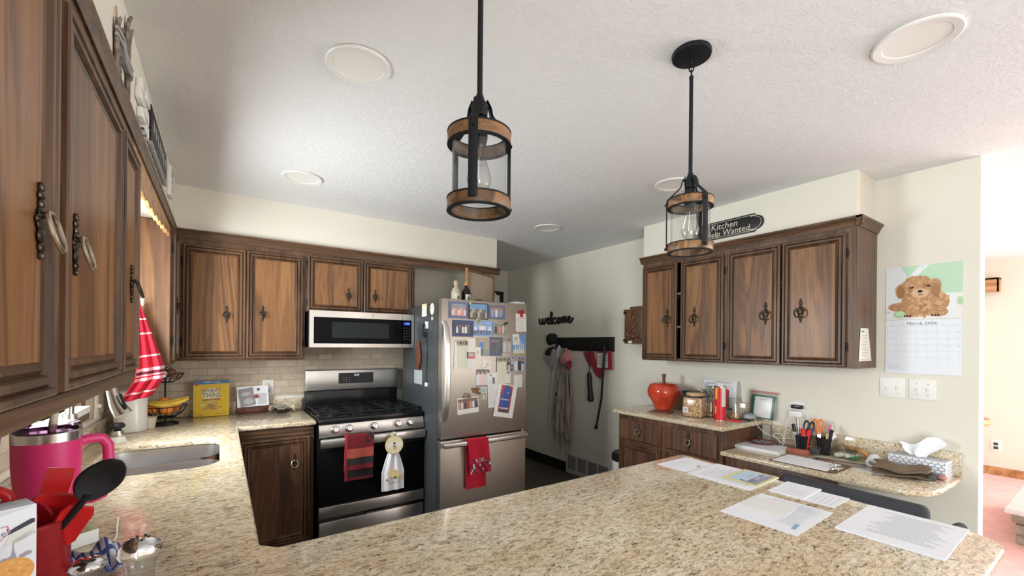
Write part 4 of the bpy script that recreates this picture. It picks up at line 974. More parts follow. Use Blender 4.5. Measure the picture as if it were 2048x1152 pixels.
# ------------------------------------------------------------------ hook wall
WX = XR - .001
b = MB()                                # cursive welcome, bent from one rod
def stroke(mb, pts, r=.012, n=8, k=6):
    out = []
    P = [Vector(p) for p in pts]
    for i in range(len(P) - 1):
        p0 = P[max(i - 1, 0)]; p1 = P[i]; p2 = P[i + 1]; p3 = P[min(i + 2, len(P) - 1)]
        for j in range(k):
            q = j / k; out.append(.5 * ((2 * p1) + (-p0 + p2) * q + (2 * p0 - 5 * p1 + 4 * p2 - p3) * q * q + (-p0 + 3 * p1 - 3 * p2 + p3) * q ** 3))
    out.append(P[-1]); mb.tube([(p.x, p.y, .012) for p in out], r, n); return mb
stroke(b, [(-.31, .03), (-.295, -.02), (-.27, -.035), (-.25, -.01), (-.245, .03), (-.235, -.02), (-.21, -.035), (-.19, .0), (-.185, .03), (-.165, .0)])
stroke(b, [(-.165, 0), (-.14, .005), (-.125, .022), (-.14, .035), (-.155, .01), (-.14, -.03), (-.11, -.03), (-.085, .01), (-.065, .08), (-.08, .10), (-.09, .06), (-.085, -.02), (-.065, -.035), (-.045, -.02)])
stroke(b, [(.0, .022), (-.02, .032), (-.045, .01), (-.04, -.025), (-.015, -.035), (.01, -.02), (.03, .0)])
stroke(b, [(.06, .028), (.035, .02), (.030, -.015), (.05, -.035), (.075, -.015), (.070, .02), (.06, .028), (.095, .022)])
stroke(b, [(.095, .03), (.105, -.03), (.115, .02), (.135, .032), (.145, -.03), (.155, .02), (.178, .035), (.188, -.02), (.21, -.02)])
stroke(b, [(.21, -.02), (.235, .005), (.25, .025), (.232, .035), (.218, .005), (.232, -.03), (.265, -.025), (.30, .02)])
tag(b.build('welcome_sign', 'black', mtx=face_left((WX, 3.83, 1.722))), 'black cursive welcome sign on the grey wall above the coat rack', 'sign')
t = thing('coat_rack', 'wide black wall-mounted coat rack board with hooks', 'coat rack', mtx=face_left((WX, 3.375, 1.448)))
b = MB(); b.box(-.445, -.074, 0, .445, .074, .02, .003); b.build('board', 'black', t)
for x in (-.40, -.27, -.12, .05, .19, .36):
    b = MB(); b.tube([(x, .03, .02), (x, .0, .026), (x, -.045, .034), (x, -.06, .055), (x, -.045, .07)], .006, 8); b.ball((x, -.043, .07), .009, 8, 6); b.build('hook', 'iron', t)
def cap(name, label, y, z, crown_m, brim_m, rz=0., s=1., extra=None):
    t = thing(name, label, 'cap', mtx=face_left((WX - .065, y, z), rz))
    b = MB(); b.lathe([(.085 * s, 0), (.088 * s, .02), (.080 * s, .06), (.055 * s, .092), (.02 * s, .105), (0, .106)], (0, 0, 0), 24, sy=.72); b.build('crown', crown_m, t)
    b = MB(); pts = [(-.085 * s, -.01), (-.075 * s, -.07), (-.03 * s, -.115), (.03 * s, -.115), (.075 * s, -.07), (.085 * s, -.01), (.05 * s, -.05), (-.05 * s, -.05)]
    b.prism(pts, -.004, .004, .002, fn=lambda x, y_, z_: (x, y_, z_ - .02 + .6 * x * x / .1)); b.build('brim', brim_m, t)
    return t
def hat(name, label, y, z, prof, mat, brim=None, brim_mat=None, tilt=0., x=.06, sy=.6):
    """soft cap hanging flat against the wall: crown silhouette polygon pushed out into a shallow dome"""
    t = thing(name, label, 'cap', mtx=face_left((WX - x, y, z), tilt))
    b = MB(); cx = sum(p[0] for p in prof) / len(prof); cy = sum(p[1] for p in prof) / len(prof); n = len(prof); K = 5; vs = []; fs = []
    for k in range(K):
        q = 1 - (k / K) ** 1.6
        for p in prof: vs.append((cx + (p[0] - cx) * q, cy + (p[1] - cy) * q, -.03 + .075 * math.sin(k / K * PI / 2)))
    vs.append((cx, cy, -.03 + .075))
    for k in range(K - 1):
        for i in range(n): fs.append((k * n + i, k * n + (i + 1) % n, (k + 1) * n + (i + 1) % n, (k + 1) * n + i))
    for i in range(n): fs.append(((K - 1) * n + i, (K - 1) * n + (i + 1) % n, len(vs) - 1))
    fs.append(tuple(range(n - 1, -1, -1))); b.add(vs, fs); b.build('crown', mat, t, ang=80)
    if brim:
        b = MB(); b.prism(brim, -.022, -.008, .004, fn=lambda x, y_, z_: (x, y_, z_ + .03)); b.build('brim', brim_mat, t)
    return t
hat('cap', 'small black cap hung on the left end of the coat rack', 3.855, 1.505, [(-.085, .045), (-.05, .065), (.03, .065), (.078, .045), (.075, -.05), (.02, -.06), (-.055, -.075), (-.075, -.05)], 'black_cloth')
hat('cap', 'grey ball cap with black crown hanging below the left end of the coat rack', 3.835, 1.32, [(-.10, -.01), (-.08, .045), (-.03, .085), (.03, .10), (.05, .08), (.055, .0), (.02, -.02), (-.05, -.01)], 'black_cloth',
    [(-.105, -.015), (-.05, -.02), (.03, -.01), (.06, .07), (.10, .075), (.11, -.08), (.085, -.15), (.05, -.165), (.02, -.14), (-.01, -.09), (-.07, -.07)], 'grey_cloth', x=.085)
hat('cap', 'rose pink ball cap with red brim hung in the middle of the coat rack', 3.50, 1.285, [(-.10, -.06), (-.11, -.02), (-.05, .06), (.0, .10), (.06, .10), (.10, .04), (.105, -.01), (.05, -.05), (-.03, -.08)], 'pink_cloth',
    [(.03, -.065), (.10, -.01), (.13, -.02), (.135, -.07), (.10, -.115), (.06, -.11)], 'red_cloth', x=.16)
t = thing('jacket', 'white hooded garment hanging from the coat rack behind the striped shawl', 'garment', (WX - .035, 3.70, 1.41))
def jk(u, v):
    z = -u * .96; w_ = .018 + .072 * min(1, u * 3.2) ** .8 + .01 * u
    return (-.012 * math.sin(v * 9 + u * 2) - .012, .025 - (v - .5) * 2 * w_ + .045 * min(1, u * 1.6), z)
b = MB(); b.sheet(jk, 30, 16, .010); b.build('body', 'jacket', t)
b = MB(); b.tube([(-.02, -.025, -.02), (-.03, .0, .02), (-.028, .035, -.04), (-.02, .02, -.13), (-.018, -.01, -.10), (-.02, -.025, -.02)], .007, 8); b.build('collar', 'white_cloth', t)
for dy in (.055, -.03):
    b = MB(); b.tube([(-.012, dy, -.94), (-.014, dy - .006, -1.1), (-.012, dy - .002, -1.27)], .007, 8, flat=.5); b.build('tie', 'jacket', t)
t = thing('shawl', 'beige and brown striped fringed shawl draped from the coat rack', 'shawl', (WX - .098, 3.545, 1.40))
def sh(u, v):
    z = -u * .93 - .09 * v * u; w_ = .030 + .105 * min(1, u * 1.5) ** .7 + .03 * u
    return (-.022 * math.sin(v * 24 + u * 3) * min(1, u * 3 + .3) - .006 * math.sin(v * 60), .03 * u + .02 - (v - .5) * 2 * w_, z)
b = MB(); b.sheet(sh, 36, 48, .008); b.build('cloth', 'scarf', t)
b = MB()
for i in range(22):
    p = sh(1, (i + .5) / 22); b.tube([p, (p[0], p[1] + rnd.uniform(-.006, .006), p[2] - .05), (p[0] + .002, p[1] + rnd.uniform(-.012, .012), p[2] - rnd.uniform(.10, .20))], .0022, 5)
b.build('fringe', 'scarf', t)
t = thing('oven_mitt', 'red oven mitt hanging from the coat rack under the short umbrella', 'oven mitt', mtx=face_left((WX - .035, 3.20, 1.235)))
pts = [(-.135, .125), (-.05, .14), (.01, .135), (.03, .06), (.06, .02), (.11, -.02), (.145, -.06), (.145, -.10), (.11, -.135), (.07, -.12), (.03, -.08), (.0, -.03), (-.04, -.02), (-.075, .03)]
b = MB(); b.prism(pts, -.016, .016, .012); b.build('mitt', 'red_cloth', t)
t = thing('pot_holder', 'square red pot holder with white printed panel on the coat rack', 'pot holder', mtx=face_left((WX - .045, 3.028, 1.285), .03))
b = MB(); b.box(-.10, -.092, -.010, .10, .092, .006, .02, 3); b.build('pad', 'red_cloth', t)
b = MB(); b.box(-.092, -.074, .0062, .052, .074, .0075, col=(.70, .69, .68))
b.M = Matrix.Translation((0, 0, .0076))
for i in range(20): a = i / 20 * 2 * PI; b.ell(-.02 + .052 * math.cos(a), .0 + .056 * math.sin(a), .008, .005, (.16, .17, .20), 1, 8, a + PI / 2)
for i, w_ in enumerate((.05, .07, .06, .075, .05)): b.rect(-.02 - w_ / 2, .034 - i * .017 - .004, -.02 + w_ / 2, .034 - i * .017 + .004, (.30, .30, .33), 2, .08)
b.build('printed_panel', 'printed', t)
b = MB(); b.tube([(.0, .088, 0), (-.006, .11, .004), (.006, .11, .004), (.0, .088, 0)], .004, 6); b.build('loop', 'red_cloth', t)
t = thing('umbrella', 'short folded black umbrella hanging by its strap from the coat rack', 'umbrella', mtx=face_left((WX - .075, 3.20, 1.37)))
b = MB(); b.tube([(-.002, .05, 0), (-.012, -.05, 0), (-.008, -.22, 0)], .005, 8, flat=.4); b.build('strap', 'umbrella', t)
b = MB(); b.tube([(-.008, -.215, 0), (-.004, -.25, 0), (.004, -.36, 0), (.012, -.42, 0), (.018, -.50, 0), (.018, -.515, 0)], [.018, .024, .026, .026, .034, .024], 14); b.build('canopy', 'umbrella', t)
t = thing('walking_cane', 'long thin black cane hanging from the right end of the coat rack', 'cane', mtx=face_left((WX - .08, 3.045, 1.0)))
b = MB(); b.tube([(.06, .34, 0), (.054, .40, .0), (.052, .43, .004)], .013, 12); b.tube([(.052, .34, 0), (.018, -.1, 0), (-.048, -.39, 0)], [.0125, .011, .010], 12); b.build('shaft', 'umbrella', t)
b = MB(); b.tube([(-.046, -.38, 0), (-.052, -.405, 0), (-.054, -.412, 0)], [.013, .019, .018], 12); b.build('rubber_tip', 'black', t)
t = thing('floor_vent', 'white low wall return grille with four mesh sections', 'vent', mtx=face_left((WX, 3.30, .122)))
b = MB(); b.box(-.327, -.10, 0, .327, -.078, .012, .002); b.box(-.327, .078, 0, .327, .10, .012, .002)
for x in (-.327, -.168, -.01, .148, .306): b.box(x, -.08, 0, x + .021, .08, .012)
b.build('frame', 'vent', t)
for i in range(4):
    b = MB(); x = -.306 + .158 * i
    b.box(x, -.078, 0, x + .138, .078, .003)
    for k in range(9): b.box(x, -.072 + k * .0175, .003, x + .138, -.067 + k * .0175, .007)
    b.build('mesh_panel', 'vent_dark', t)
t = thing('trash_can', 'round white waste bin with black rim behind the drawer cabinet', 'bin', (3.06, 2.60, 0))
b = MB(); b.lathe([(.11, 0), (.115, .01), (.135, .42), (.133, .42), (.108, .012)], (0, 0, 0), 28); b.build('bin', 'white', t)
b = MB(); b.lathe([(.137, .40), (.140, .41), (.138, .45), (.12, .47), (0, .475)], (0, 0, 0), 28); b.build('lid', 'black', t)
# carved box on the wall left of the oak cabinet
t = thing('spice_box', 'small carved oak wall box with black hinges left of the four-door cabinet', 'wall box', mtx=face_left((XR - .10, 2.62, 1.61)))
b = MB(); b.box(-.105, -.155, -.099, .105, .155, 0, .004); b.box(-.11, .150, -.099, .11, .165, .008, .004); b.box(-.06, .16, -.099, .105, .19, -.02, .004); b.build('box', 'panel_dark', t)
b = MB()
for sx in (-1, 1):
    for sy in (-1, 1):
        b.tube([(sx * .01, sy * .01, .003), (sx * .035, sy * .03, .006), (sx * .06, sy * .055, .006), (sx * .062, sy * .085, .006), (sx * .045, sy * .10, .006), (sx * .03, sy * .085, .006), (sx * .038, sy * .072, .005)], .006, 8)
        b.ball((sx * .045, sy * .115, .003), (.014, .010, .006), 10, 6)
b.ball((0, .085, .003), (.014, .020, .008), 10, 6); b.ball((0, 0, .003), (.016, .016, .008), 10, 6); b.ball((0, -.085, .003), (.014, .020, .008), 10, 6); b.build('carving', 'panel', t)
for y in (.135, -.125):
    b = MB(); b.box(-.115, y - .012, -.01, -.085, y + .012, .004, .002); b.build('hinge', 'iron', t)
b = MB(); b.box(-.055, -.150, .001, -.01, -.128, .006, .001, col=(.72, .68, .60)); b.build('tag', 'printed', t)

# ------------------------------------------------------------------ pendants
def pendant(label, x, y, zb, rot=0.):
    t = thing('pendant_light', label, 'pendant light', (x, y, zb), rot, 'pendants over the peninsula')
    H = .180; r = .068; top = CEIL - zb
    b = MB(); b.lathe([(.0, -.022), (.02, -.022), (.062, -.016), (.064, -.004), (.062, 0)], (0, 0, top - .0005), 32); b.build('canopy', 'iron', t)
    b = MB()
    for i in range(3):
        zc = top - .030 - i * .022; a = PI / 2 * (i % 2)
        b.tube([(.008 * math.cos(q) * math.cos(a), .008 * math.cos(q) * math.sin(a), zc + .014 * math.sin(q)) for q in [2 * PI * k / 14 for k in range(14)]], .0022, 6, True)
    b.build('chain', 'iron', t)
    b = MB(); b.cyl((0, 0, H + .055), (0, 0, top - .084), .0065, n=12); b.ball((0, 0, top - .086), .008, 10, 6); b.build('rod', 'iron', t)
    b = MB(); b.lathe([(.010, .0), (.018, .004), (.020, .03), (.012, .042), (.008, .055)], (0, 0, H + .035), 20); b.build('hub', 'iron', t)
    for k in range(3):
        a = R(90 + 120 * k); c, s_ = math.cos(a), math.sin(a)
        pts = [(.016, H + .078), (.026, H + .062), (.030, H + .044), (r + .006, H + .002), (r + .0075, H - .01), (r + .0075, .01)]
        b = MB(); b.tube([(c * p, s_ * p, z) for p, z in pts], .0105, 4, flat=.22, up=(-s_, c, 0))
        for z in (H - .014, .014): b.cyl((c * (r + .006), s_ * (r + .006), z), (c * (r + .014), s_ * (r + .014), z), .0045, n=8)
        b.cyl((c * .014, s_ * .014, H + .068), (c * .026, s_ * .026, H + .068), .004, n=8)
        b.build('strap', 'iron', t)
    for nm, z0, z1 in (('upper_band', H - .028, H), ('lower_band', 0, .028)):
        b = MB(); b.lathe([(r - .004, z0), (r + .004, z0), (r + .005, z0 + .003), (r + .005, z1 - .003), (r + .004, z1), (r - .004, z1), (r - .004, z0)], (0, 0, 0), 48, caps=False); d = b.build(nm, 'band', t)
        b = MB()
        for z in (z0, z1): b.lathe([(r - .005, z - .0015), (r + .006, z - .0015), (r + .006, z + .0015), (r - .005, z + .0015), (r - .005, z - .0015)], (0, 0, 0), 48, caps=False)
        b.build('band_edge', 'iron', d)
    b = MB(); b.lathe([(r - .0055, .006), (r - .0055, H - .006)], (0, 0, 0), 48, caps=False); b.build('glass_cylinder', 'seeded', t)
    b = MB(); b.lathe([(.006, .05), (.018, .045), (.019, .0), (.016, -.012)], (0, 0, H - .012), 20); b.build('socket', 'iron', t)
    b = MB(); b.lathe([(.012, .108), (.0125, .098), (.016, .080), (.026, .045), (.029, .030), (.025, .012), (.012, .002), (0, 0)], (0, 0, .045), 24, caps=False); b.build('bulb', 'bulb', t)
    return t
p1 = pendant('nearer pendant lantern in the left half, its ceiling canopy out of view', .492, .86, 1.746, R(20))
p2 = pendant('farther pendant lantern with round black ceiling canopy in view', 1.319, .859, 1.758, R(40))
def can_light(x, y, label):
    t = thing('recessed_light', label, 'ceiling light', (x, y, CEIL), 0, 'recessed ceiling lights')
    b = MB(); b.lathe([(.112, -.001), (.113, -.007), (.108, -.010), (.086, -.007), (.083, -.001)], (0, 0, 0), 40, caps=False); b.build('trim_ring', 'white_paint', t)
    b = MB(); b.lathe([(0, -.003), (.070, -.003), (.0845, -.0045)], (0, 0, 0), 40, caps=False); b.build('lens', 'lens', t)
can_light(.405, 1.585, 'recessed ceiling light nearest the left cabinets, between them and the near pendant'); can_light(.405, 2.86, 'recessed ceiling light above the sink counter near the back soffit'); can_light(2.305, 2.84, 'smallest recessed ceiling light, in front of the refrigerator')
can_light(2.308, 1.62, 'recessed ceiling light partly hidden behind the farther pendant'); can_light(1.852, .405, 'large recessed ceiling light at the right, toward the living room')

# ------------------------------------------------------------------ right wall
t = thing('kitchen_sign', 'black wooden sign lettered in cream above the four-door cabinet', 'sign', mtx=face_left((2.944, 1.635, 2.268), 0))
def signpoly(hw, hh, n):
    p = []
    for sx, a0 in ((1, -90), (-1, 90)):
        c = arc(sx * (hw - hh * .75), 0, hh * .75, a0, a0 + 180, 8)
        if sx == 1: p += [(hw - hh * .95, -hh)] + c + [(hw - hh * .95, hh)]
        else: p += [(-hw + hh * .95, hh)] + c + [(-hw + hh * .95, -hh)]
    return p
b = MB(); b.prism(signpoly(.255, .062, 8), 0, .012, .002); b.build('board', 'black', t)
b = MB(); CR = (.62, .58, .46)
b.M = Matrix.Translation((0, 0, .0122)); o_ = signpoly(.243, .053, 8); i_ = signpoly(.2405, .0505, 8); n = len(o_)
b.add([(x, y, .0002) for x, y in o_] + [(x, y, .0002) for x, y in i_], [(i, (i + 1) % n, n + (i + 1) % n, n + i) for i in range(n)], CR)
b.text('Kitchen', .062, -.01, .022, CR, 3, shear=.1); b.text('Help Wanted', .058, .01, -.027, CR, 3, shear=.1)
for sx in (.19,): 
    for sy in (.046, -.046): b.rect(sx - .02, sy - .003, sx + .02, sy + .003, CR, 3)
b.build('lettering', 'printed', t)
b = MB(); b.add([(-.085, -.094, .0), (.115, -.094, .0), (.06, .094, .0), (-.06, .094, .0), (-.085, -.094, .0015), (.115, -.094, .0015), (.06, .094, .0015), (-.06, .094, .0015)], [(3, 2, 1, 0), (4, 5, 6, 7), (0, 1, 5, 4), (1, 2, 6, 5), (2, 3, 7, 6), (3, 0, 4, 7)], (.74, .76, .66))
b.M = Matrix.Translation((0, 0, .0015)); b.lines(-.045, .06, -.07, .06, 8, (.35, .37, .33), 1, 3, .18); b.rect(-.05, .07, -.01, .078, (.2, .2, .2), 1)
for s_ in (-1,): b.rect(-.078, -.086, .105, -.0845, (.3, .32, .3), 1)
tag(b.build('note', 'printed', mtx=face_front((3.035, .8735, 1.456))), 'cream flared paper list taped to the end of the four-door cabinet', 'note')
# calendar
t = thing('wall_calendar', 'wall calendar with a curly brown puppy photo, open at March 2026', 'calendar', mtx=face_left((WX, .675, 1.60)))
b = MB(); b.box(-.158, .003, 0, .158, .306, .003, col=(.80, .80, .78)); b.M = Matrix.Translation((0, 0, .003))
b.rect(-.158, .003, .158, .306, (.76, .79, .80), 1); b.poly([(-.09, .306), (.158, .306), (.158, .14), (-.02, .14)], (.48, .68, .50), 2); b.poly([(-.158, .09), (.03, .306), (-.01, .306), (-.158, .12)], (.76, .80, .80), 3); b.rect(-.158, .003, .158, .135, (.77, .77, .77), 4)
FU, FD, FL = (.47, .255, .115), (.36, .18, .075), (.60, .36, .19)
q = random.Random(3)
def fluff(cx, cy, rx, ry, n, L):
    b.ell(cx, cy, rx, ry, FU, L, 20)
    for i in range(n):
        a = q.random() * 2 * PI; r_ = q.random() ** .5; b.ell(cx + rx * r_ * math.cos(a), cy + ry * r_ * math.sin(a), rx * .16, ry * .10, q.choice((FU, FD, FL, FL)), L + 1 + i % 3, 8, q.random() * 3)
fluff(-.105, .075, .042, .024, 20, 6); fluff(.01, .095, .10, .075, 70, 8); fluff(-.05, .04, .04, .026, 26, 12); fluff(.065, .04, .04, .026, 26, 12); fluff(-.02, .175, .075, .068, 60, 16); fluff(-.088, .165, .024, .042, 20, 20); fluff(.052, .180, .026, .044, 20, 20)
for ex, ew in ((-.09, .018), (.055, .018)): b.ell(ex, .16, ew, .036, FD, 23, 14)
fluff(-.02, .228, .05, .018, 24, 23)
b.ell(-.008, .148, .036, .026, (.66, .43, .25), 26, 16); b.ell(-.008, .158, .011, .009, (.015, .012, .012), 28, 12); b.ell(-.042, .182, .010, .006, (.03, .02, .015), 27, 10, .3); b.ell(.026, .186, .010, .006, (.03, .02, .015), 27, 10, -.2); b.ell(-.006, .139, .014, .003, (.12, .06, .03), 28, 10)
for x in (-.06, .055): 
    for k in range(3): b.ell(x - .012 + k * .012, .022, .004, .007, (.06, .03, .02), 28, 8)
b.ell(-.095, .032, .026, .020, (.38, .62, .34), 26, 16); b.ell(-.092, .036, .019, .014, (.50, .72, .46), 27, 16); b.ell(.15, .095, .010, .022, (.42, .62, .36), 26, 12); b.ell(-.148, .046, .012, .006, (.70, .50, .55), 26, 12)
b.build('picture_page', 'printed', t)
b = MB(); b.box(-.158, -.306, 0, .158, .0, .004, col=(.76, .79, .84)); b.M = Matrix.Translation((0, 0, .004))
b.text('March 2026', .021, .0, -.022, (.06, .06, .07), 1, wscale=1.25)
for i in range(8): b.rect(-.15 + .30 * i / 7 - .0004, -.25, -.15 + .30 * i / 7 + .0004, -.034, (.55, .57, .60), 1)
for j in range(6): b.rect(-.15, -.034 - .036 * j - .0004, .15, -.034 - .036 * j + .0004, (.50, .52, .55), 1)
dd = ('SUN', 'MON', 'TUE', 'WED', 'THU', 'FRI', 'SAT')
for i in range(7): b.text(dd[i], .006, -.15 + .30 * (i + .5) / 7, -.037 + .006, (.3, .3, .33), 2, smooth=1)
for d in range(31):
    j, i = divmod(d, 7); b.text(str(d + 1), .008, -.15 + .30 * (i + .86) / 7, -.034 - .036 * j - .006, (.25, .25, .28), 2, smooth=1)
b.lines(-.148, -.06, -.288, -.256, 4, (.55, .57, .60), 1, 2, .25)
b.build('month_page', 'printed', t)
b = MB(); b.ball((.0, .296, .004), .003, 8, 6); b.build('pin', 'nickel', t)
for nm, y in (('left', .800), ('right', .670)):
    t = thing('light_switch', 'double toggle switch plate under the calendar, ' + ('the one nearer the oak cabinet' if nm == 'left' else 'the one nearer the doorway'), 'light switch', mtx=face_left((WX, y, 1.208)))
    b = MB(); b.box(-.058, -.058, 0, .058, .058, .006, .003); b.build('plate', 'white', t)
    for x in (-.023, .023):
        b = MB(); b.box(x - .006, -.012, .005, x + .006, .012, .008); b.box(x - .004, -.008, .007, x + .004, .006, .017, .002); b.build('toggle', 'white', t)
        b = MB()
        for z in (-.03, .03): b.cyl((x, z, .006), (x, z, .0072), .003, n=8)
        b.build('screw', 'nickel', t)
t = thing('wall_outlet', 'white wall outlet above the desk with two chargers plugged in', 'outlet', mtx=face_left((WX, 1.305, 1.005)))
b = MB(); b.box(-.058, -.062, 0, .058, .062, .006, .003); b.build('plate', 'white', t)
b = MB(); b.box(-.02, .01, .006, .045, .035, .045, .004); tag(b.build('charger', 'charger', mtx=face_left((WX, 1.300, 1.012))), 'black charger plugged into the upper socket above the desk', 'charger')
b = MB(); b.box(-.035, -.02, .006, .045, .022, .042, .006); tag(b.build('charger', 'white', mtx=face_left((WX, 1.300, .985))), 'white charger block plugged into the lower socket above the desk', 'charger')
# ------------------------------------------------------------------ right counter
CT = .9145
t = thing('apple_jar', 'glossy red apple-shaped cookie jar with brown stem lid', 'cookie jar', (3.02, 2.19, CT))
AR = [(.0, 0), (.060, 0), (.072, .008), (.078, .03), (.095, .065), (.120, .105), (.132, .140), (.128, .170), (.118, .190)]
b = MB(); b.lathe(AR, (0, 0, 0), 40); b.build('jar', 'apple', t)
b = MB(); b.lathe([(.120, .190), (.118, .196), (.105, .212), (.075, .222), (.04, .218), (.012, .208), (0, .206)], (0, 0, 0), 40); b.build('lid', 'apple', t)
b = MB(); b.tube([(0, 0, .205), (.002, .003, .235), (-.002, -.002, .265), (.004, .004, .288)], [.016, .012, .013, .018], 10); b.tube([(0, 0, .26), (.012, .008, .29)], .009, 8); b.build('stem', 'stem', t)
b = MB(); b.box(-.08, -.08, 0, .08, .08, .008, .002); tag(b.build('trivet', 'trivet', mtx=flat((2.86, 2.10, CT), R(20))), 'square reddish clay tile lying in front of the apple jar', 'trivet')
t = thing('basket', 'dark charcoal lidded canister beside the apple jar', 'canister', (3.105, 1.985, CT))
b = MB(); b.box(-.06, -.055, 0, .06, .055, .15, .012, 3); b.build('body', 'navy', t); b = MB(); b.box(-.063, -.058, .148, .063, .058, .17, .008, 3); b.build('lid', 'black', t)
t = thing('nut_jar', 'square clear plastic jar full of mixed nuts with dark lid', 'jar', (2.92, 1.845, CT), R(12))
b = MB(); b.box(-.07, -.07, .002, .07, .07, .145, .018, 3); b.build('nuts', 'nuts', t)
b = MB(); b.box(-.074, -.074, 0, .074, .074, .15, .02, 3); b.build('jar_wall', 'film', t)
b = MB(); b.lathe([(.060, .148), (.060, .152), (.058, .160)], (0, 0, 0), 30); b.build('neck', 'black', t)
b = MB(); b.lathe([(.062, .158), (.063, .172), (.060, .178), (0, .180)], (0, 0, 0), 30); b.build('lid', 'cork', t)
b = MB(); b.M = Matrix.Translation((-.0745, .045, .055)) @ Matrix(((0, 0, -1, 0), (-1, 0, 0, 0), (0, 1, 0, 0), (0, 0, 0, 1)))
b.rect(-.018, -.02, .022, .02, (.78, .78, .78), 2)
for i in range(9): b.rect(-.014 + i * .0035, -.014, -.014 + i * .0035 + (.0012 if i % 3 else .002), .014, (.03, .03, .03), 3)
b.build('barcode', 'printed', t)
t = thing('storage_jar', 'tall clear glass jar with dark contents behind the red can', 'jar', (3.03, 1.79, CT))
b = MB(); b.lathe([(.046, 0), (.050, .005), (.050, .19), (.040, .205), (.042, .215), (.042, .23)], (0, 0, 0), 28); b.build('glass_jar', 'jar_glass', t)
b = MB(); b.lathe([(.044, .228), (.045, .24), (.02, .255), (0, .256)], (0, 0, 0), 28); b.build('lid', 'glass', t)
b = MB(); b.lathe([(.0, .006), (.045, .006), (.045, .10), (.02, .115), (0, .112)], (0, 0, 0), 24); b.build('contents', 'nuts', t)
t = thing('snack_can', 'tall bright red cylindrical snack can', 'can', (2.94, 1.665, CT))
b = MB(); n = 40; r_ = .0385; H_ = .235
cols = []
for i in range(n):
    a0, a1 = 2 * PI * i / n, 2 * PI * (i + 1) / n
    for z0_, z1_ in ((0, .05), (.05, .10), (.10, .15), (.15, .205), (.205, H_)):
        ang = (math.degrees(a0) + 360) % 360; c = (.62, .012, .02)
        if 150 < ang < 172 and z0_ >= .15: c = (.80, .50, .04)
        if 152 < ang < 168 and z0_ == .05: c = (.78, .44, .05)
        if 218 < ang < 262 and z0_ >= .10: c = (.76, .74, .72)
        b.add([(r_ * math.cos(a0), r_ * math.sin(a0), z0_), (r_ * math.cos(a1), r_ * math.sin(a1), z0_), (r_ * math.cos(a1), r_ * math.sin(a1), z1_), (r_ * math.cos(a0), r_ * math.sin(a0), z1_)], [(0, 1, 2, 3)], c)
for k in range(9):
    for j in range(5):
        a = R(222 + j * 8); z = .115 + k * .012; q = .0387; a1 = a + R(5)
        b.add([(q * math.cos(a), q * math.sin(a), z), (q * math.cos(a1), q * math.sin(a1), z), (q * math.cos(a1), q * math.sin(a1), z + .003), (q * math.cos(a), q * math.sin(a), z + .003)], [(0, 1, 2, 3)], (.25, .22, .22))
b.build('printed_tube', 'glossy_print', t)
b = MB(); b.lathe([(.040, .232), (.0405, .242), (.037, .243), (.036, .238), (0, .238)], (0, 0, 0), 32); b.build('rim_lid', 'nickel', t)
b = MB(); b.lathe([(.0, 0), (.0395, 0), (.0395, .004), (.0385, .005)], (0, 0, 0), 32); b.build('base_rim', 'nickel', t)
t = thing('storage_jar', 'short clear glass canister with domed lid and snack crumbs inside', 'jar', (3.08, 1.635, CT))
b = MB(); b.lathe([(.045, 0), (.050, .006), (.050, .13), (.044, .145), (.046, .15)], (0, 0, 0), 28); b.build('glass_jar', 'jar_glass', t)
b = MB(); b.lathe([(.050, .15), (.050, .158), (.044, .165), (.014, .170), (.012, .182), (.016, .19), (0, .195)], (0, 0, 0), 28); b.build('lid', 'glass', t)
b = MB(); b.lathe([(0, .006), (.043, .006), (.044, .045), (0, .06)], (0, 0, 0), 20); b.build('contents', 'nuts', t)
# mail leaning on the wall
for i, (w_, h_, dx, dz, yc, c, lab, ti) in enumerate(((.27, .265, 0, 0, 1.83, (.80, .81, .83), 'large white folder leaning at the back of the mail pile', -.02), (.25, .24, .014, 0, 1.81, (.76, .78, .82), 'white printed sheet leaning in the mail pile behind the red can', .01))):
    b = MB(); b.box(-w_ / 2, 0, 0, w_ / 2, h_, .002, col=c); b.M = Matrix.Translation((0, 0, .002))
    if i == 0: b.rect(-.04, h_ - .035, .09, h_ - .012, (.62, .54, .42), 1, -.05); b.rect(-.13, h_ - .012, .13, h_ - .006, (.55, .57, .6), 1)
    else: b.poly([(.02, .05), (.075, .05), (.07, .19), (.045, .20), (.03, .13)], (.50, .04, .04), 1); b.rect(.01, .04, .10, .055, (.06, .05, .05), 2); b.rect(-.11, .20, .0, .215, (.15, .2, .18), 1); b.lines(-.11, -.01, .06, .18, 8, (.5, .52, .55), 1, 2)
    m = face_left((3.203 - .014 * i, yc, CT + .0), ti) @ Matrix.Rotation(R(-3.5), 4, 'X')
    tag(b.build('folder' if i == 0 else 'paper', 'printed', mtx=m), lab, 'paper')
t = thing('dried_flowers', 'faded silk flower sprig tucked behind the nut jar', 'flowers', (3.155, 1.90, CT))
b = MB(); b.lathe([(.02, 0), (.035, .01), (.04, .06), (.025, .09), (.022, .09), (.03, .06), (.02, .012)], (0, 0, 0), 20); b.build('vase', 'ceramic', t)
b = MB()
for i in range(16): a = rnd.random() * 6.28; b.tube([(0, 0, .06), (.02 * math.cos(a), .02 * math.sin(a), .12), (.03 * math.cos(a), .06 * math.sin(a), .13 + .06 * rnd.random())], .0018, 5)
b.build('stems', 'navy', t)
b = MB()
for i in range(14): a = rnd.random() * 6.28; b.ball((.028 * math.cos(a), .058 * math.sin(a), .14 + .06 * rnd.random()), (.014, .014, .011), 8, 6)
b.build('blooms', 'cream_cup', t)
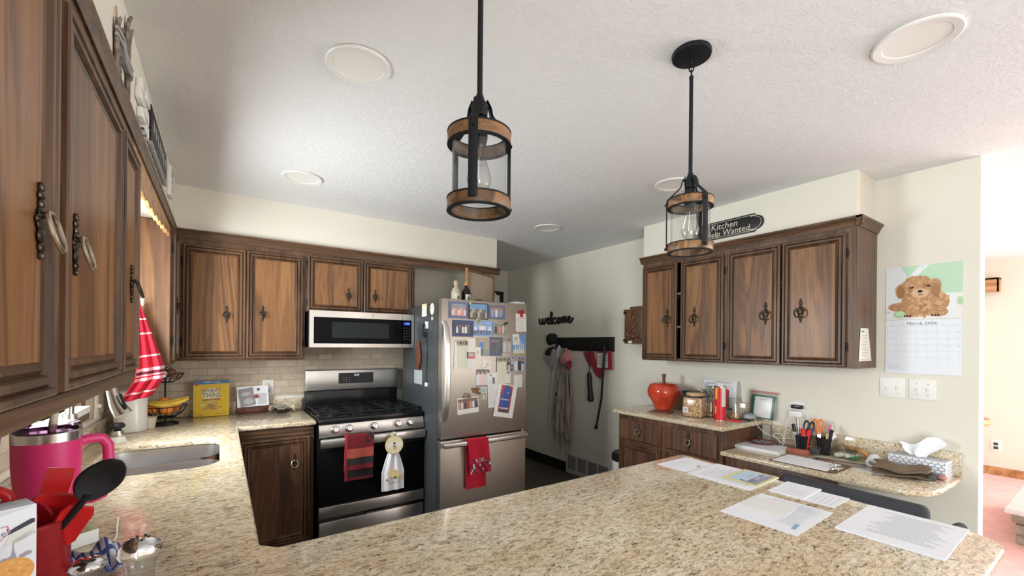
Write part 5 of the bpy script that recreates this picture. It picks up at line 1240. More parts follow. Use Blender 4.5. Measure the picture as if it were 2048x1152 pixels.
b = MB(); b.lathe([(0, 0), (.030, 0), (.046, .010), (.049, .022), (.044, .034), (.028, .042), (0, .044)], (0, 0, 0), 32); tag(b.build('smart_speaker', 'grey_cloth', loc=(3.155, 1.635 - .06, CT)), 'round grey fabric speaker puck at the counter corner', 'speaker')
bpy.data.objects['smart_speaker'].data.materials[0] = plain('grey_fabric_light', (.34, .35, .37), .9)
t = thing('recipe_bag', 'clear pink-zip bag holding a green-backed recipe sheet, propped at the wall', 'bag', mtx=face_left((3.205, 1.505, CT + .006), -.03) @ Matrix.Rotation(R(-8), 4, 'X'))
b = MB(); b.box(-.085, .005, 0, .075, .17, .003, col=(.02, .14, .10)); b.M = Matrix.Translation((0, 0, .003)); b.rect(-.062, .012, .055, .158, (.76, .77, .78), 1)
for i in range(8): b.rect(-.05, .022 + i * .011 - .0005, .048, .022 + i * .011 + .0005, (.42, .43, .45), 2)
b.rect(-.002, .02, -.001, .10, (.42, .35, .35), 2); b.rect(-.03, .140, .025, .144, (.3, .3, .3), 2); b.build('recipe_sheet', 'printed', t)
b = MB(); b.box(-.098, 0, -.002, .092, .188, .0055, .002); b.build('clear_pouch', 'film', t)
b = MB(); b.box(-.098, .186, -.002, .092, .198, .005, .002); b.build('zip', 'pink_cloth', t)
b = MB(); b.box(-.045, -.02, 0, .045, .02, .010, .003); tag(b.build('red_case', 'red_silicone' if 'red_silicone' in M else 'red_sil', mtx=flat((2.985, 1.59, CT), R(-70))), 'small flat red case lying beside the red can', 'case')
b = MB(); b.tube([(-.03, -.01, .006), (0, .012, .010), (.03, .0, .006), (.045, -.015, .006)], .006, 8); tag(b.build('black_cable_end', 'charger', mtx=flat((3.06, 1.565, CT), R(-60))), 'little black cord end on the counter beside the speaker puck', 'cord')
# ------------------------------------------------------------------ desk
DT = .7605
b = MB(); 
for i in range(4): b.M = Matrix.Rotation((rnd.random() - .5) * .06, 4, 'Z'); b.box(-.14, -.108, i * .005, .14, .108, i * .005 + .0045, col=(.78, .79, .82))
b.lines(-.11, .11, -.09, .09, 9, (.55, .56, .60), 130, 5, .12)
tag(b.build('paper_stack', 'printed', mtx=flat((2.985, 1.40, DT), R(-90 + 4))), 'stack of white papers at the inner end of the desk', 'papers')
t = thing('plate', 'small red-rimmed decorated plate lying on the desk paper stack', 'plate', (3.06, 1.435, DT + .0215))
b = MB(); b.lathe([(0, 0), (.05, 0), (.078, .010), (.080, .013), (.05, .005), (0, .004)], (0, 0, 0), 36); b.build('dish', 'red_crock', t)
b = MB(); b.lathe([(.0, .0055), (.048, .0065), (.062, .0095)], (0, 0, 0), 30, col=(.25, .25, .26), caps=False)
for i in range(14): a = i * .449; b.ball((.045 * math.cos(a), .045 * math.sin(a), .009), (.010, .006, .002), 8, 5, (.55, .55, .56) if i % 2 else (.08, .08, .09))
b.build('pattern', 'printed', t)
t = thing('glass_box', 'low square clear glass dish at the wall end of the desk', 'dish', (3.17, 1.445, DT))
b = MB(); b.box(-.045, -.05, 0, .045, .05, .05, .006); b.build('dish', 'glass', t)
for x, y, lab in ((3.10, 1.335, 'little crystal dish left of the pen cups, by the white cable'), (3.155, 1.305, 'little crystal dish right against the pen cups')):
    b = MB(); b.lathe([(.016, 0), (.024, .004), (.034, .024), (.032, .025), (.020, .008), (0, .007)], (0, 0, 0), 12); tag(b.build('crystal_dish', 'glass', loc=(x, y, DT)), lab, 'dish')
pts = [(XR - .04, 1.305, .975), (3.19, 1.33, .94), (3.175, 1.34, .86), (3.17, 1.35, .80), (3.15, 1.37, .775), (3.11, 1.345, .80), (3.12, 1.39, .84), (3.16, 1.36, .845), (3.14, 1.33, .80), (3.09, 1.33, .772)]
b = MB()
def spline(P, k=8):
    P = [Vector(p) for p in P]; out = []
    for i in range(len(P) - 1):
        p0 = P[max(i - 1, 0)]; p1 = P[i]; p2 = P[i + 1]; p3 = P[min(i + 2, len(P) - 1)]
        for j in range(k):
            q = j / k; out.append(.5 * ((2 * p1) + (-p0 + p2) * q + (2 * p0 - 5 * p1 + 4 * p2 - p3) * q * q + (-p0 + 3 * p1 - 3 * p2 + p3) * q ** 3))
    out.append(P[-1]); return [tuple(p) for p in out]
b.tube(spline(pts), .0022, 6); tag(b.build('charging_cable', 'white'), 'white charging cable dropping from the outlet in a loop to the desk', 'cable')
b = MB(); b.tube(spline([(3.15, 1.535, .925), (3.13, 1.515, .923), (3.10, 1.498, .918), (3.10, 1.47, .87), (3.13, 1.42, .83), (3.16, 1.36, .815), (3.19, 1.31, .82), (3.20, 1.28, .80)]), .0022, 6); tag(b.build('charging_cable', 'white'), 'white cable hanging from the upper counter edge down to the desk', 'cable')
def pencup(label, x, y, s, seed):
    t = thing('pen_cup', label, 'pen cup', (x, y, DT), 0, 'pen cups on the desk')
    b = MB(); b.lathe([(.030, 0), (.034, .004), (.046, .105), (.048, .108), (.045, .106), (.033, .006)], (0, 0, 0), 28); b.build('cup', 'film_black', t)
    return t
M['film_black'] = plain('smoky_black_plastic', (.018, .016, .02), .12)
pencup('dark plastic pen cup with silver pen and red marker, nearer the outlet', 3.13, 1.215, 1, 1); pencup('dark plastic pen cup with orange scissors, farther from the outlet', 3.155, 1.105, 1, 2)
def pen(label, cup, dx, dy, lean, az, L, r, body, capc=None, name='pen'):
    x, y = cup; t = thing(name, label, 'pen', mtx=Matrix.Translation((x + dx, y + dy, DT + .006)) @ Matrix.Rotation(az, 4, 'Z') @ Matrix.Rotation(lean, 4, 'Y'))
    b = MB(); b.cyl((0, 0, 0), (0, 0, L * (.72 if capc else 1)), r, n=10); b.build('barrel', body, t)
    if capc: b = MB(); b.cyl((0, 0, L * .72), (0, 0, L), r * 1.15, n=10); b.ball((0, 0, L), (r * 1.1, r * 1.1, r * .5), 10, 6); b.build('cap', capc, t)
c1, c2 = (3.13, 1.215), (3.155, 1.105)
M['mk_red'] = plain('marker_red', (.62, .03, .03), .35); M['mk_blue'] = plain('marker_blue', (.04, .09, .28), .35); M['mk_teal'] = plain('mint_plastic', (.45, .56, .52), .4); M['mk_pink'] = plain('marker_pink', (.75, .16, .30), .4); M['mk_yel'] = plain('pencil_yellow', (.62, .50, .16), .5)
pen('long silver pen rising highest from the left pen cup', c1, .0, .018, R(4), R(100), .21, .008, 'nickel'); pen('pale mint pen leaning at the left edge of the left cup', c1, -.005, .025, R(10), R(100), .165, .010, 'mk_teal', 'charger'); pen('red and white marker in the front of the left cup', c1, -.018, -.012, R(5), R(180), .145, .013, 'white', 'mk_red'); pen('second red marker right beside the white-barrelled one', c1, -.012, -.022, R(8), R(-100), .14, .011, 'mk_red', 'mk_red'); pen('dark pen at the right edge of the left cup', c1, .01, -.022, R(10), R(-80), .15, .006, 'charger', 'mk_blue'); pen('white capped pen between the two cups', c1, .015, -.012, R(12), R(-70), .148, .005, 'mk_blue', 'white')
pen('pink capped pen behind the orange scissors', c2, .012, -.008, R(6), R(-90), .185, .007, 'white', 'mk_pink'); pen('blue and white pen beside the pink capped pen', c2, .006, -.015, R(8), R(-90), .172, .005, 'mk_blue', 'white'); pen('thick black marker in the right cup', c2, -.01, -.018, R(9), R(-90), .158, .009, 'charger', 'charger'); pen('yellow pencil low in the right cup', c2, -.02, -.008, R(8), R(-120), .135, .004, 'mk_yel'); pen('clear-grey pen at the right edge of the right cup', c2, -.006, -.026, R(12), R(-95), .145, .006, 'nickel', 'white')
def scissors(label, x, y, mat, lean, s, name='scissors'):
    t = thing(name, label, 'scissors', mtx=face_left((x, y, DT + .01), lean) @ Matrix.Rotation(R(-6), 4, 'X'))
    b = MB()
    for sg in (-1, 1): b.prism([(sg * .002, 0), (sg * .010, .02), (sg * .010, .11 * s), (sg * -.004, .11 * s)], -.001 + sg * .001, .001 + sg * .001)
    b.build('blades', 'nickel', t)
    for sg in (-1, 1):
        b = MB(); b.tube([(sg * (.016 + .013 * math.cos(a)), .150 * s + .030 * s * math.sin(a), 0) for a in [2 * PI * k / 18 for k in range(18)]], .0055, 8, True); b.tube([(sg * .003, .100 * s, 0), (sg * .010, .122 * s, 0)], .006, 8); b.build('grip', mat, t)
M['or_plastic'] = plain('orange_plastic', (.80, .20, .02), .35)
scissors('bright orange-handled scissors in the right pen cup', 3.145, 1.122, 'or_plastic', .12, 1.15); scissors('black and red handled scissors in the left pen cup', 3.135, 1.205, 'charger', -.1, 1.05)
b = MB(); b.box(-.018, -.060, 0, .018, .060, .035, .005); tag(b.build('wooden_block', 'red_block', mtx=flat((3.02, 1.20, DT), R(8))), 'small terracotta-coloured block in front of the left pen cup', 'block')
t = thing('acrylic_stand', 'small clear upright acrylic block in front of the pen cups', 'stand', (3.075, 1.128, DT), R(8))
b = MB(); b.box(-.010, -.034, 0, .010, .034, .058, .005, 3); b.build('block', 'glass', t); b = MB(); b.box(.0, -.022, .006, .002, .018, .045); b.build('insert', 'fridge_side', t)
t = thing('clipboard', 'brown clipboard with blank white paper lying along the desk edge', 'clipboard', mtx=flat((2.83, 1.07, DT), R(-90)))
b = MB(); b.box(-.165, -.112, 0, .165, .112, .004, .0015); b.build('board', 'panel_dark', t)
b = MB(); b.box(-.15, -.105, .004, .125, .105, .007); b.build('sheet', 'paper', t)
b = MB(); b.box(.12, -.05, .004, .162, .05, .012, .003); b.tube([(.125, -.03, .012), (.115, -.03, .024), (.115, .03, .024), (.125, .03, .012)], .004, 8); b.build('clip', 'chrome', t)
# envelope and photo, cellophane bag, tape
b = MB(); b.box(-.14, -.11, 0, .14, .11, .002, col=(.62, .55, .40)); tag(b.build('envelope', 'printed', mtx=flat((3.09, .985, DT), R(-60))), 'large manila envelope under the photo print on the desk', 'envelope')
b = MB(); b.box(-.125, -.055, 0, .125, .055, .0015, col=(.30, .24, .20)); b.M = Matrix.Translation((0, 0, .0015)); b.rect(-.118, -.048, .118, .048, (.10, .075, .06), 1); b.ell(-.05, .0, .05, .028, (.38, .20, .17), 2); b.ell(.02, -.01, .05, .02, (.45, .36, .30), 3); b.rect(.04, -.04, .11, .02, (.32, .30, .28), 2, .3)
tag(b.build('photo', 'glossy_print', mtx=flat((3.00, .975, DT + .0025), R(-76))), 'dark glossy photo print lying on the manila envelope', 'photo')
b = MB(); b.box(-.07, -.04, 0, .07, .04, .002, col=(.72, .72, .73)); b.M = Matrix.Translation((0, 0, .002)); b.lines(-.06, .06, -.03, .03, 5, (.4, .4, .42), 1, 9, .25); tag(b.build('receipt', 'printed', mtx=flat((2.955, .825, DT), R(-80))), 'folded white receipt sticking out beside the brown cloth', 'receipt')
t = thing('candy_bag', 'crinkled clear cellophane bag with white and green contents', 'bag', (3.14, .985, DT + .003))
b = MB(); 
def bag(u, v):
    a = 2 * PI * v; ph = PI * u; r_ = math.sin(ph) ** .7; k = 1 + .10 * math.sin(a * 5 + u * 9)
    return (.062 * r_ * math.cos(a) * k, .095 * r_ * math.sin(a) * k, .032 - .030 * math.cos(ph) + .02 * (u > .8) * math.sin(a * 3))
b.sheet(bag, 16, 28, .001); b.build('cellophane', 'film', t)
b = MB()
for i in range(7): b.ball((rnd.uniform(-.03, .03), rnd.uniform(-.01, .06), .020), (.018, .018, .014), 10, 6)
b.build('white_sweets', 'ceramic', t); b = MB(); b.ball((-.018, -.045, .018), (.02, .028, .013), 10, 6); b.build('green_sweet', 'green_leafy', t) if 'green_leafy' in M else b.build('green_sweet', plain('green_wrapper', (.05, .22, .10), .4), t)
b = MB(); b.tube(spline([(3.18, 1.03, DT + .055), (3.175, .98, DT + .067), (3.17, .92, DT + .058), (3.165, .885, DT + .03), (3.16, .872, DT + .012)], 5), [.012] * 21, 10, flat=1.0); tag(b.build('tape_arch', 'amber'), 'curved amber plastic dispenser arching over the cellophane bag', 'dispenser')
t = thing('tape_roll', 'white roll of tape beside the folded brown cloth', 'tape', mtx=Matrix.Translation((3.10, .845, DT + .03)) @ Matrix.Rotation(R(70), 4, 'Y') @ Matrix.Rotation(R(0), 4, 'X'))
b = MB(); b.lathe([(.014, -.03), (.028, -.03), (.029, 0), (.028, .03), (.014, .03), (.014, -.03)], (0, 0, 0), 24, caps=False); b.build('roll', 'white_cloth', t); b = MB(); b.lathe([(.014, -.03), (.012, -.03), (.012, .03), (.014, .03)], (0, 0, 0), 24, caps=False); b.build('core', 'nickel', t)
t = thing('folded_cloth', 'crumpled taupe brown cloth folded in front of the tissue box', 'cloth', (3.000, .70, DT + .006), R(12))
def fold(z0, w_, l_, amp, ph):
    def fn(u, v):
        x = (u - .5) * w_; y = (v - .5) * l_
        return (x + .012 * math.sin(v * 7 + ph), y + .010 * math.sin(u * 6 + ph * 2), z0 + amp * (math.sin(u * PI) * .9 + .25 * math.sin(v * 8 + ph) + .2 * math.sin(u * 9 + v * 5 + ph)) * .6 + amp * .25)
    return fn
b = MB(); b.sheet(fold(.006, .17, .22, .012, 0), 14, 18, .006); b.build('lower_fold', 'brown_cloth', t)
b = MB(); b.sheet(fold(.026, .17, .21, .030, 1.3), 16, 20, .007); b.build('upper_fold', 'brown_cloth', t)
b = MB(); b.tube([(-.07, -.10, .012), (-.02, -.125, .016), (.05, -.13, .012)], [.012, .02, .01], 10, flat=.5); b.build('dark_edge', 'black_cloth', t)
t = thing('tissue_box', 'white tissue box with grey honeycomb pattern and a tissue pulled up', 'tissue box', (3.160, .662, DT), R(-4))
BX, BY, BZ = .055, .118, .085
b = MB(); b.box(-BX, -BY, 0, BX, BY, BZ, .002, col=(.74, .76, .80))
GC = (.22, .24, .27)
def hexes(M_, w_, h_):
    b.M = M_; s_ = .0135
    for r in range(int(h_ / (s_ * 1.1)) + 1):
        for c in range(int(w_ / (s_ * 1.9)) + 2):
            cx = -w_ / 2 + c * s_ * 1.9 + (r % 2) * s_ * .95; cy = -h_ / 2 + r * s_ * 1.1 + .002
            for k in range(6):
                a0, a1 = PI / 3 * k + PI / 6, PI / 3 * (k + 1) + PI / 6
                p = [(cx + s_ * 1.0 * math.cos(a0), cy + s_ * .68 * math.sin(a0)), (cx + s_ * 1.0 * math.cos(a1), cy + s_ * .68 * math.sin(a1))]
                if all(abs(x) < w_ / 2 and abs(y) < h_ / 2 for x, y in p):
                    dx, dy = p[1][0] - p[0][0], p[1][1] - p[0][1]; L = math.hypot(dx, dy); nx, ny = -dy / L * .0009, dx / L * .0009
                    b.poly([(p[0][0] + nx, p[0][1] + ny), (p[0][0] - nx, p[0][1] - ny), (p[1][0] - nx, p[1][1] - ny), (p[1][0] + nx, p[1][1] + ny)], GC, 2)
hexes(face_left((-BX, 0, BZ / 2)), 2 * BY - .004, BZ - .004); hexes(face_front((0, -BY, BZ / 2)), 2 * BX - .004, BZ - .004); hexes(Matrix.Translation((0, 0, BZ)), 2 * BX - .006, 2 * BY - .006)
b.M = Matrix(); b.build('carton', 'printed', t)
b = MB()
def tis(u, v):
    q = u; w_ = .020 + .075 * q ** .8
    return (.015 * math.sin(v * 9) * (1 - q * .3) + .02 * q - .03 * q * v, (v - .5) * 2 * w_ + .01 * math.sin(q * 5), BZ - .005 + .115 * q + .022 * math.sin(v * 6.5 + .5) * q - .045 * q * abs(v - .4) * 2)
b.sheet(tis, 12, 22, .0012); b.build('tissue', 'paper', t)
b = MB(); b.box(-.035, -.022, 0, .035, .022, .003, .001); tag(b.build('paper_scrap', 'cream_cup', mtx=flat((2.99, .605, DT), R(30))), 'little torn paper scrap at the desk corner', 'paper')
b = MB(); b.ball((0, 0, .012), (.03, .022, .012), 12, 8); tag(b.build('candy_pouch', 'pink_cloth', loc=(3.085, .56, DT)), 'small pinkish pouch peeking from under the brown cloth', 'pouch')
# chair tucked under the desk
t = thing('desk_chair', 'black upholstered desk chair tucked beside the desk', 'chair', (2.47, .66, 0))
b = MB(); b.box(-.10, -.15, .40, .36, .35, .48, .03, 3); b.build('seat', 'navy', t)
b = MB(); b.box(-.05, -.18, .47, .02, .39, .775, .03, 4); b.build('backrest', 'navy', t)
b = MB(); b.cyl((0, 0, .10), (0, 0, .40), .03, n=16); b.build('column', 'black', t)
for k in range(5):
    a = 2 * PI * k / 5; b = MB(); b.tube([(0, 0, .11), (.15 * math.cos(a), .15 * math.sin(a), .09), (.27 * math.cos(a), .27 * math.sin(a), .06)], [.025, .02, .014], 8); b.ball((.27 * math.cos(a), .27 * math.sin(a), .027), .026, 12, 8); b.build('leg', 'black', t)
for s_ in (-1, 1):
    b = MB(); b.tube([(-.02, .10 + s_ * .27, .44), (-.04, .10 + s_ * .335, .56), (-.02, .10 + s_ * .34, .69), (.14, .10 + s_ * .345, .675)], [.016, .018, .026, .022], 10); b.build('armrest', 'black_cloth', t)
# ------------------------------------------------------------------ papers on the peninsula
def page(label, pts, col=(.82, .85, .90), lines=None, name='paper', z=0., th=.0012, curl=0., extra=None, cat='paper', lc=(.42, .45, .55), stack=1):
    """sheet from its four corners (far-left, far-right, near-right, near-left)"""
    cx = sum(p[0] for p in pts) / 4; cy = sum(p[1] for p in pts) / 4
    ux = Vector((pts[1][0] - pts[0][0] + pts[2][0] - pts[3][0], pts[1][1] - pts[0][1] + pts[2][1] - pts[3][1])) / 2
    uy = Vector((pts[0][0] - pts[3][0] + pts[1][0] - pts[2][0], pts[0][1] - pts[3][1] + pts[1][1] - pts[2][1])) / 2
    w, h = ux.length, uy.length; a = math.atan2(ux.y, ux.x)
    mb = MB()
    for k in range(stack): mb.M = Matrix.Rotation((.012 * (k % 3 - 1)) if stack > 1 else 0, 4, 'Z'); mb.box(-w / 2, -h / 2, k * th, w / 2, h / 2, (k + 1) * th - .0002, col=col)
    mb.M = Matrix.Translation((0, 0, stack * th))
    if lines: lines(mb, w, h, lc)
    return tag(mb.build(name, 'printed', mtx=flat((cx, cy, CT + z), a)), label, cat)
def L_(n, x0=-.38, x1=.38, y0=-.4, y1=.38, th=.16): return lambda mb, w, h, c: mb.lines(w * x0, w * x1, h * y0, h * y1, n, c, 1, n, th)
def la(mb, w, h, c): mb.lines(-w * .3, w * .4, h * .0, h * .3, 4, (.55, .57, .63), 1, 3, .1); mb.rect(.02 * w, -h * .42, .12 * w, -h * .33, (.42, .20, .30), 1)
page('small white letter at the far tip of the peninsula, beside the first sheet', [(1.603, 1.195), (1.815, 1.192), (1.811, 1.052), (1.601, 1.052)], lines=la)
page('wide white sheet under the picture card on the peninsula', [(1.595, 1.040), (1.835, 1.048), (1.840, .80), (1.590, .79)], lines=L_(12), stack=2)
def cardart(mb, w, h, c):
    mb.rect(-w * .5, -h * .5, w * .5, h * .5, (.72, .66, .30), 1); mb.rect(-w * .42, -h * .42, w * .44, h * .40, (.50, .64, .76), 2); mb.rect(-w * .42, -h * .42, w * .44, -h * .10, (.30, .33, .42), 3)
    for i in range(14): mb.ell(w * (-.36 + .055 * i), -h * (.12 + .14 * rnd.random()), w * .035, h * .05, rnd.choice(((.14, .16, .26), (.40, .42, .52), (.60, .60, .66))), 4, 8)
    mb.rect(-w * .1, h * .02, w * .28, h * .06, (.42, .46, .50), 4, .12); mb.ell(-w * .34, h * .0, w * .03, h * .08, (.08, .20, .12), 5)
page('glossy yellow-edged picture card of boats lying on the white sheets', [(1.655, .925), (1.845, .935), (1.845, .800), (1.650, .795)], (.75, .70, .35), cardart, 'picture_card', .0032, cat='card')
page('letter opened beside the picture card, nearest the peninsula edge', [(1.648, .755), (1.825, .757), (1.822, .648), (1.660, .640)], lines=L_(5, -.4, .3, -.4, .2, .1), stack=3)
page('thin folded white leaflet between the letter and the two big printed sheets', [(1.655, .642), (1.813, .647), (1.798, .556), (1.655, .552)], lines=L_(4, -.4, .3, -.4, .3, .1))
def vlines(mb, x0, x1, y0, y1, n, col, seed, th=.3, ragged=.4):
    q = random.Random(seed); st = (x1 - x0) / n
    for i in range(n):
        x = x1 - (i + .5) * st; e = (y1 - y0) * q.random() * ragged; mb.rect(x - st * th / 2, y0 + e * .5, x + st * th / 2, y1 - e * .5, col, 1)
def le(mb, w, h, c):
    vlines(mb, w * .18, w * .44, -h * .42, h * .30, 9, (.52, .56, .66), 7); vlines(mb, -w * .30, w * .15, -h * .42, -h * .10, 12, (.58, .61, .70), 5)
    mb.rect(-w * .36, -h * .40, -w * .18, -h * .35, (.25, .40, .60), 1, .1)
page('large white printed letter with a window envelope lying on it', [(1.310, .742), (1.597, .755), (1.612, .535), (1.330, .529)], lines=le)
def envart(mb, w, h, c): mb.poly([(-w / 2, h / 2), (-w * .3, h * .62), (w * .3, h * .62), (w / 2, h / 2)], (.80, .81, .80), 1)
page('white envelope lying on the large printed letter', [(1.415, .738), (1.560, .752), (1.580, .622), (1.440, .606)], (.78, .79, .78), None, 'envelope', .0014, cat='envelope')
def lf(mb, w, h, c):
    vlines(mb, -w * .34, w * .40, -h * .42, h * .30, 17, (.46, .50, .60), 21, .26, .55)
page('stapled printed document in the near right corner of the peninsula', [(1.478, .488), (1.788, .495), (1.776, .268), (1.472, .260)], lines=lf, stack=4, name='document', cat='document')
# ------------------------------------------------------------------ sink counter, from back to front
t = thing('canister', 'plain white ceramic canister in the back corner by the window', 'canister', (-.425, 3.30, CT))
b = MB(); b.lathe([(.070, 0), (.075, .004), (.075, .225), (.072, .232), (.066, .232), (.068, .01)], (0, 0, 0), 36); b.build('jar', 'ceramic', t)
t = thing('dish_brush', 'round dish brush with white bristles and black knob standing behind the sink', 'brush', (-.435, 2.98, CT))
b = MB(); b.lathe([(.036, .0), (.031, .012), (.027, .026), (.022, .028)], (0, 0, 0), 24)
for i in range(40): a = rnd.random() * 6.28; b.cyl((.026 * math.cos(a), .026 * math.sin(a), .026), (.037 * math.cos(a), .037 * math.sin(a), .0), .0018, n=4)
b.build('bristles', 'ceramic', t)
b = MB(); b.lathe([(.024, .026), (.026, .040), (.022, .058), (.016, .062)], (0, 0, 0), 24); b.build('collar', 'nickel', t)
b = MB(); b.lathe([(.014, .060), (.016, .066), (.030, .076), (.031, .086), (.022, .098), (0, .101)], (0, 0, 0), 24); b.build('knob', 'black', t)
t = thing('red_towel', 'red and white checked dish towel hanging on a white hook beside the window', 'towel', (-.350, 3.085, 1.64))
WHT, MAR, RDT = (.72, .60, .60), (.16, .01, .03), (.46, .012, .035)
def tcol(u, v):
    gu = (u * 13) % 1; gv = (v * 5) % 1
    if .70 < u < .74: return MAR
    if .66 < u < .82 and int(u * 60) % 3 != 0: return (.66, .42, .44)
    if gu < .09 or gv < .06: return WHT
    return RDT
def rt(u, v):
    z = -.52 * u; w_ = .012 + .118 * min(1, u * 1.25) ** .85
    sh_ = .055 * min(1, u * 1.5) - .02 - (.06 * max(0, u - .78) / .22) * 1.0
    return (sh_ + (v - .5) * w_ * (1.0 if u < .8 else 1 - .0 * u), -.018 * math.sin(v * 15 + u * 3) * min(1, .35 + u) - .018, z + .03 * u * (v - .5))
b = MB(); b.sheet(rt, 60, 40, .005, colfn=tcol); b.build('cloth', 'cloth_print', t)
b = MB(); b.tube([(0, .04, .01), (0, .0, .006), (0, -.03, -.004), (0, -.036, .018)], .006, 8); b.ball((0, -.036, .022), .010, 10, 6); b.build('hook', 'white', t)
# two-tier wire basket
t = thing('fruit_basket', 'two-tier black wire fruit basket in the corner', 'basket', (-.283, 3.46, CT))
def wire_bowl(r0, r1, z0, z1, n):
    b = MB()
    for r, z in ((r1, z1), ((r0 + r1) / 2 + .012, (z0 + z1) / 2), (r0, z0)): b.tube([(r * math.cos(a), r * math.sin(a), z) for a in [2 * PI * k / 36 for k in range(36)]], .0026 if z == z1 else .0018, 6, True)
    for k in range(n):
        a = 2 * PI * k / n; c, s_ = math.cos(a), math.sin(a); b.tube([(0, 0, z0), (r0 * c, r0 * s_, z0), (((r0 + r1) / 2 + .012) * c, ((r0 + r1) / 2 + .012) * s_, (z0 + z1) / 2), (r1 * c, r1 * s_, z1)], .0018, 5)
    return b
wire_bowl(.055, .112, .045, .115, 18).build('lower_bowl', 'iron', t); wire_bowl(.04, .095, .265, .318, 16).build('upper_bowl', 'iron', t)
b = MB(); b.cyl((0, 0, .004), (0, 0, .36), .005, n=10); b.tube([(.018 * math.cos(a), 0, .376 + .018 * math.sin(a)) for a in [2 * PI * k / 16 for k in range(16)]], .003, 6, True)
b.tube([(.07 * math.cos(a), .07 * math.sin(a), .004) for a in [2 * PI * k / 28 for k in range(28)]], .004, 6, True)
for k in range(4): a = PI / 2 * k; b.cyl((0, 0, .006), (.07 * math.cos(a), .07 * math.sin(a), .004), .003, n=6)
b.build('stand', 'iron', t)
fx, fy = -.283, 3.46
for i, (dx, dy, dz, lab) in enumerate(((-.062, -.030, .105, 'leftmost orange in the lower basket bowl'), (-.035, .045, .105, 'orange at the back left of the lower basket bowl'), (.012, -.055, .098, 'orange at the front of the lower bowl beneath the bananas'), (.040, .045, .105, 'orange at the back right of the lower basket bowl'), (-.005, .0, .135, 'topmost orange in the lower basket bowl'))):
    b = MB(); b.ball((0, 0, 0), .035, 20, 12); tag(b.build('orange', 'orange', loc=(fx + dx, fy + dy, CT + dz)), lab, 'orange', 'oranges in the basket')
for i, (off, lab) in enumerate(((0, 'front banana across the lower basket bowl'), (.028, 'rear banana behind the front one in the lower bowl'))):
    b = MB(); pts = []; rs = []
    for k in range(13):
        q = k / 12; pts.append((-.07 + .19 * q, -.062 + off - .02 * math.sin(q * PI), .128 + .042 * (abs(q - .35) * 1.3) ** 1.6 + off * .3)); rs.append(.016 * (math.sin(min(1, max(.06, q * .94 + .04)) * PI)) ** .35)
    b.tube(pts, rs, 12); tag(b.build('banana', 'banana', loc=(fx, fy, CT)), lab, 'banana', 'bananas in the basket')
for i, (dx, dy, m_, r_, lab) in enumerate(((-.035, -.01, 'onion', .034, 'pale onion at the left of the upper basket bowl'), (.025, .015, 'trivet', .033, 'reddish onion at the right of the upper basket bowl'), (-.01, -.045, 'ceramic', .026, 'white garlic bulb in front of the onions in the upper bowl'))):
    b = MB(); b.lathe([(0, -r_ * .85), (r_ * .6, -r_ * .7), (r_, -.0), (r_ * .75, r_ * .6), (r_ * .2, r_ * .95), (r_ * .12, r_ * 1.35), (0, r_ * 1.4)], (0, 0, 0), 20); tag(b.build('onion' if i < 2 else 'garlic', m_, loc=(fx + dx, fy + dy, CT + .305 + r_ * .5)), lab, 'vegetable')
b = MB(); b.lathe([(.026, 0), (.036, .07), (.034, .07), (.024, .004), (0, .004)], (0, 0, 0), 24); tag(b.build('small_cup', 'cream_cup', loc=(-.345, 3.33, CT)), 'small cream tapered cup between canister and fruit basket', 'cup')
# cracker box
t = thing('cracker_box', 'yellow wheat cracker box with blue party size band against the tile', 'box', (-.046, 3.675, CT))
b = MB(); b.box(-.104, 0, 0, .104, .062, .248, .001, col=(.62, .40, .03)); b.M = face_front((0, -.0002, 0))
b.rect(-.104, 0, .104, .248, (.70, .47, .03), 1); b.poly([(-.104, .232), (.104, .234), (.104, .2475), (-.104, .2475)], (.03, .17, .42), 2); b.poly([(-.104, .222), (.104, .229), (.104, .236), (-.104, .236)], (.03, .17, .42), 2)
b.ell(0, .150, .056, .052, (.76, .62, .20), 2, 24); b.ell(0, .152, .044, .042, (.78, .72, .46), 3, 24)
b.text('PARTY SIZE', .019, .004, .2385, (.62, .72, .80), 4); b.text('WHEAT', .038, 0, .178, (.06, .09, .16), 5, wscale=.86); b.text('THINS', .044, 0, .146, (.06, .09, .16), 5, wscale=.86)
b.poly([(-.050, .108), (.052, .112), (.052, .124), (-.050, .120)], (.38, .13, .03), 4); b.text('ORIGINAL', .008, .0, .116, (.75, .60, .40), 5)
for cx, cy, rx, ry, c in ((.006, .080, .034, .020, (.56, .34, .12)), (-.006, .066, .028, .018, (.46, .24, .08)), (.012, .092, .026, .012, (.64, .42, .18)), (.008, .050, .030, .012, (.50, .28, .10)), (-.034, .054, .015, .008, (.50, .30, .10)), (.05, .062, .014, .005, (.36, .17, .06))): b.poly([(cx - rx, cy), (cx - rx * .2, cy + ry), (cx + rx, cy + ry * .4), (cx + rx * .5, cy - ry)], c, 5)
b.ell(-.05, .078, .012, .010, (.52, .58, .40), 4); b.poly([(-.098, .236), (-.074, .236), (-.080, .216), (-.092, .216)], (.55, .06, .04), 5); b.rect(.02, .012, .09, .016, (.40, .25, .05), 3); b.rect(-.075, .008, -.05, .014, (.40, .25, .05), 3)
b.build('carton', 'glossy_print', t)
t = thing('recipe_holder', 'dark red wooden recipe card holder with a white photo card', 'card holder', (.205, 3.675, CT))
b = MB(); b.box(-.10, -.01, 0, .10, .055, .045, .004); b.box(-.105, .045, .0, .105, .055, .17, .004); b.build('holder', 'stem', t)
b = MB(); b.M = face_front((0, -.0115, .022)); b.text('RECIPES', .026, 0, 0, (.20, .09, .07), 2); b.build('raised_letters', 'printed', t)
b = MB(); b.box(-.100, -.075, 0, .100, .075, .0015, col=(.78, .80, .84)); b.M = Matrix.Translation((0, 0, .0015))
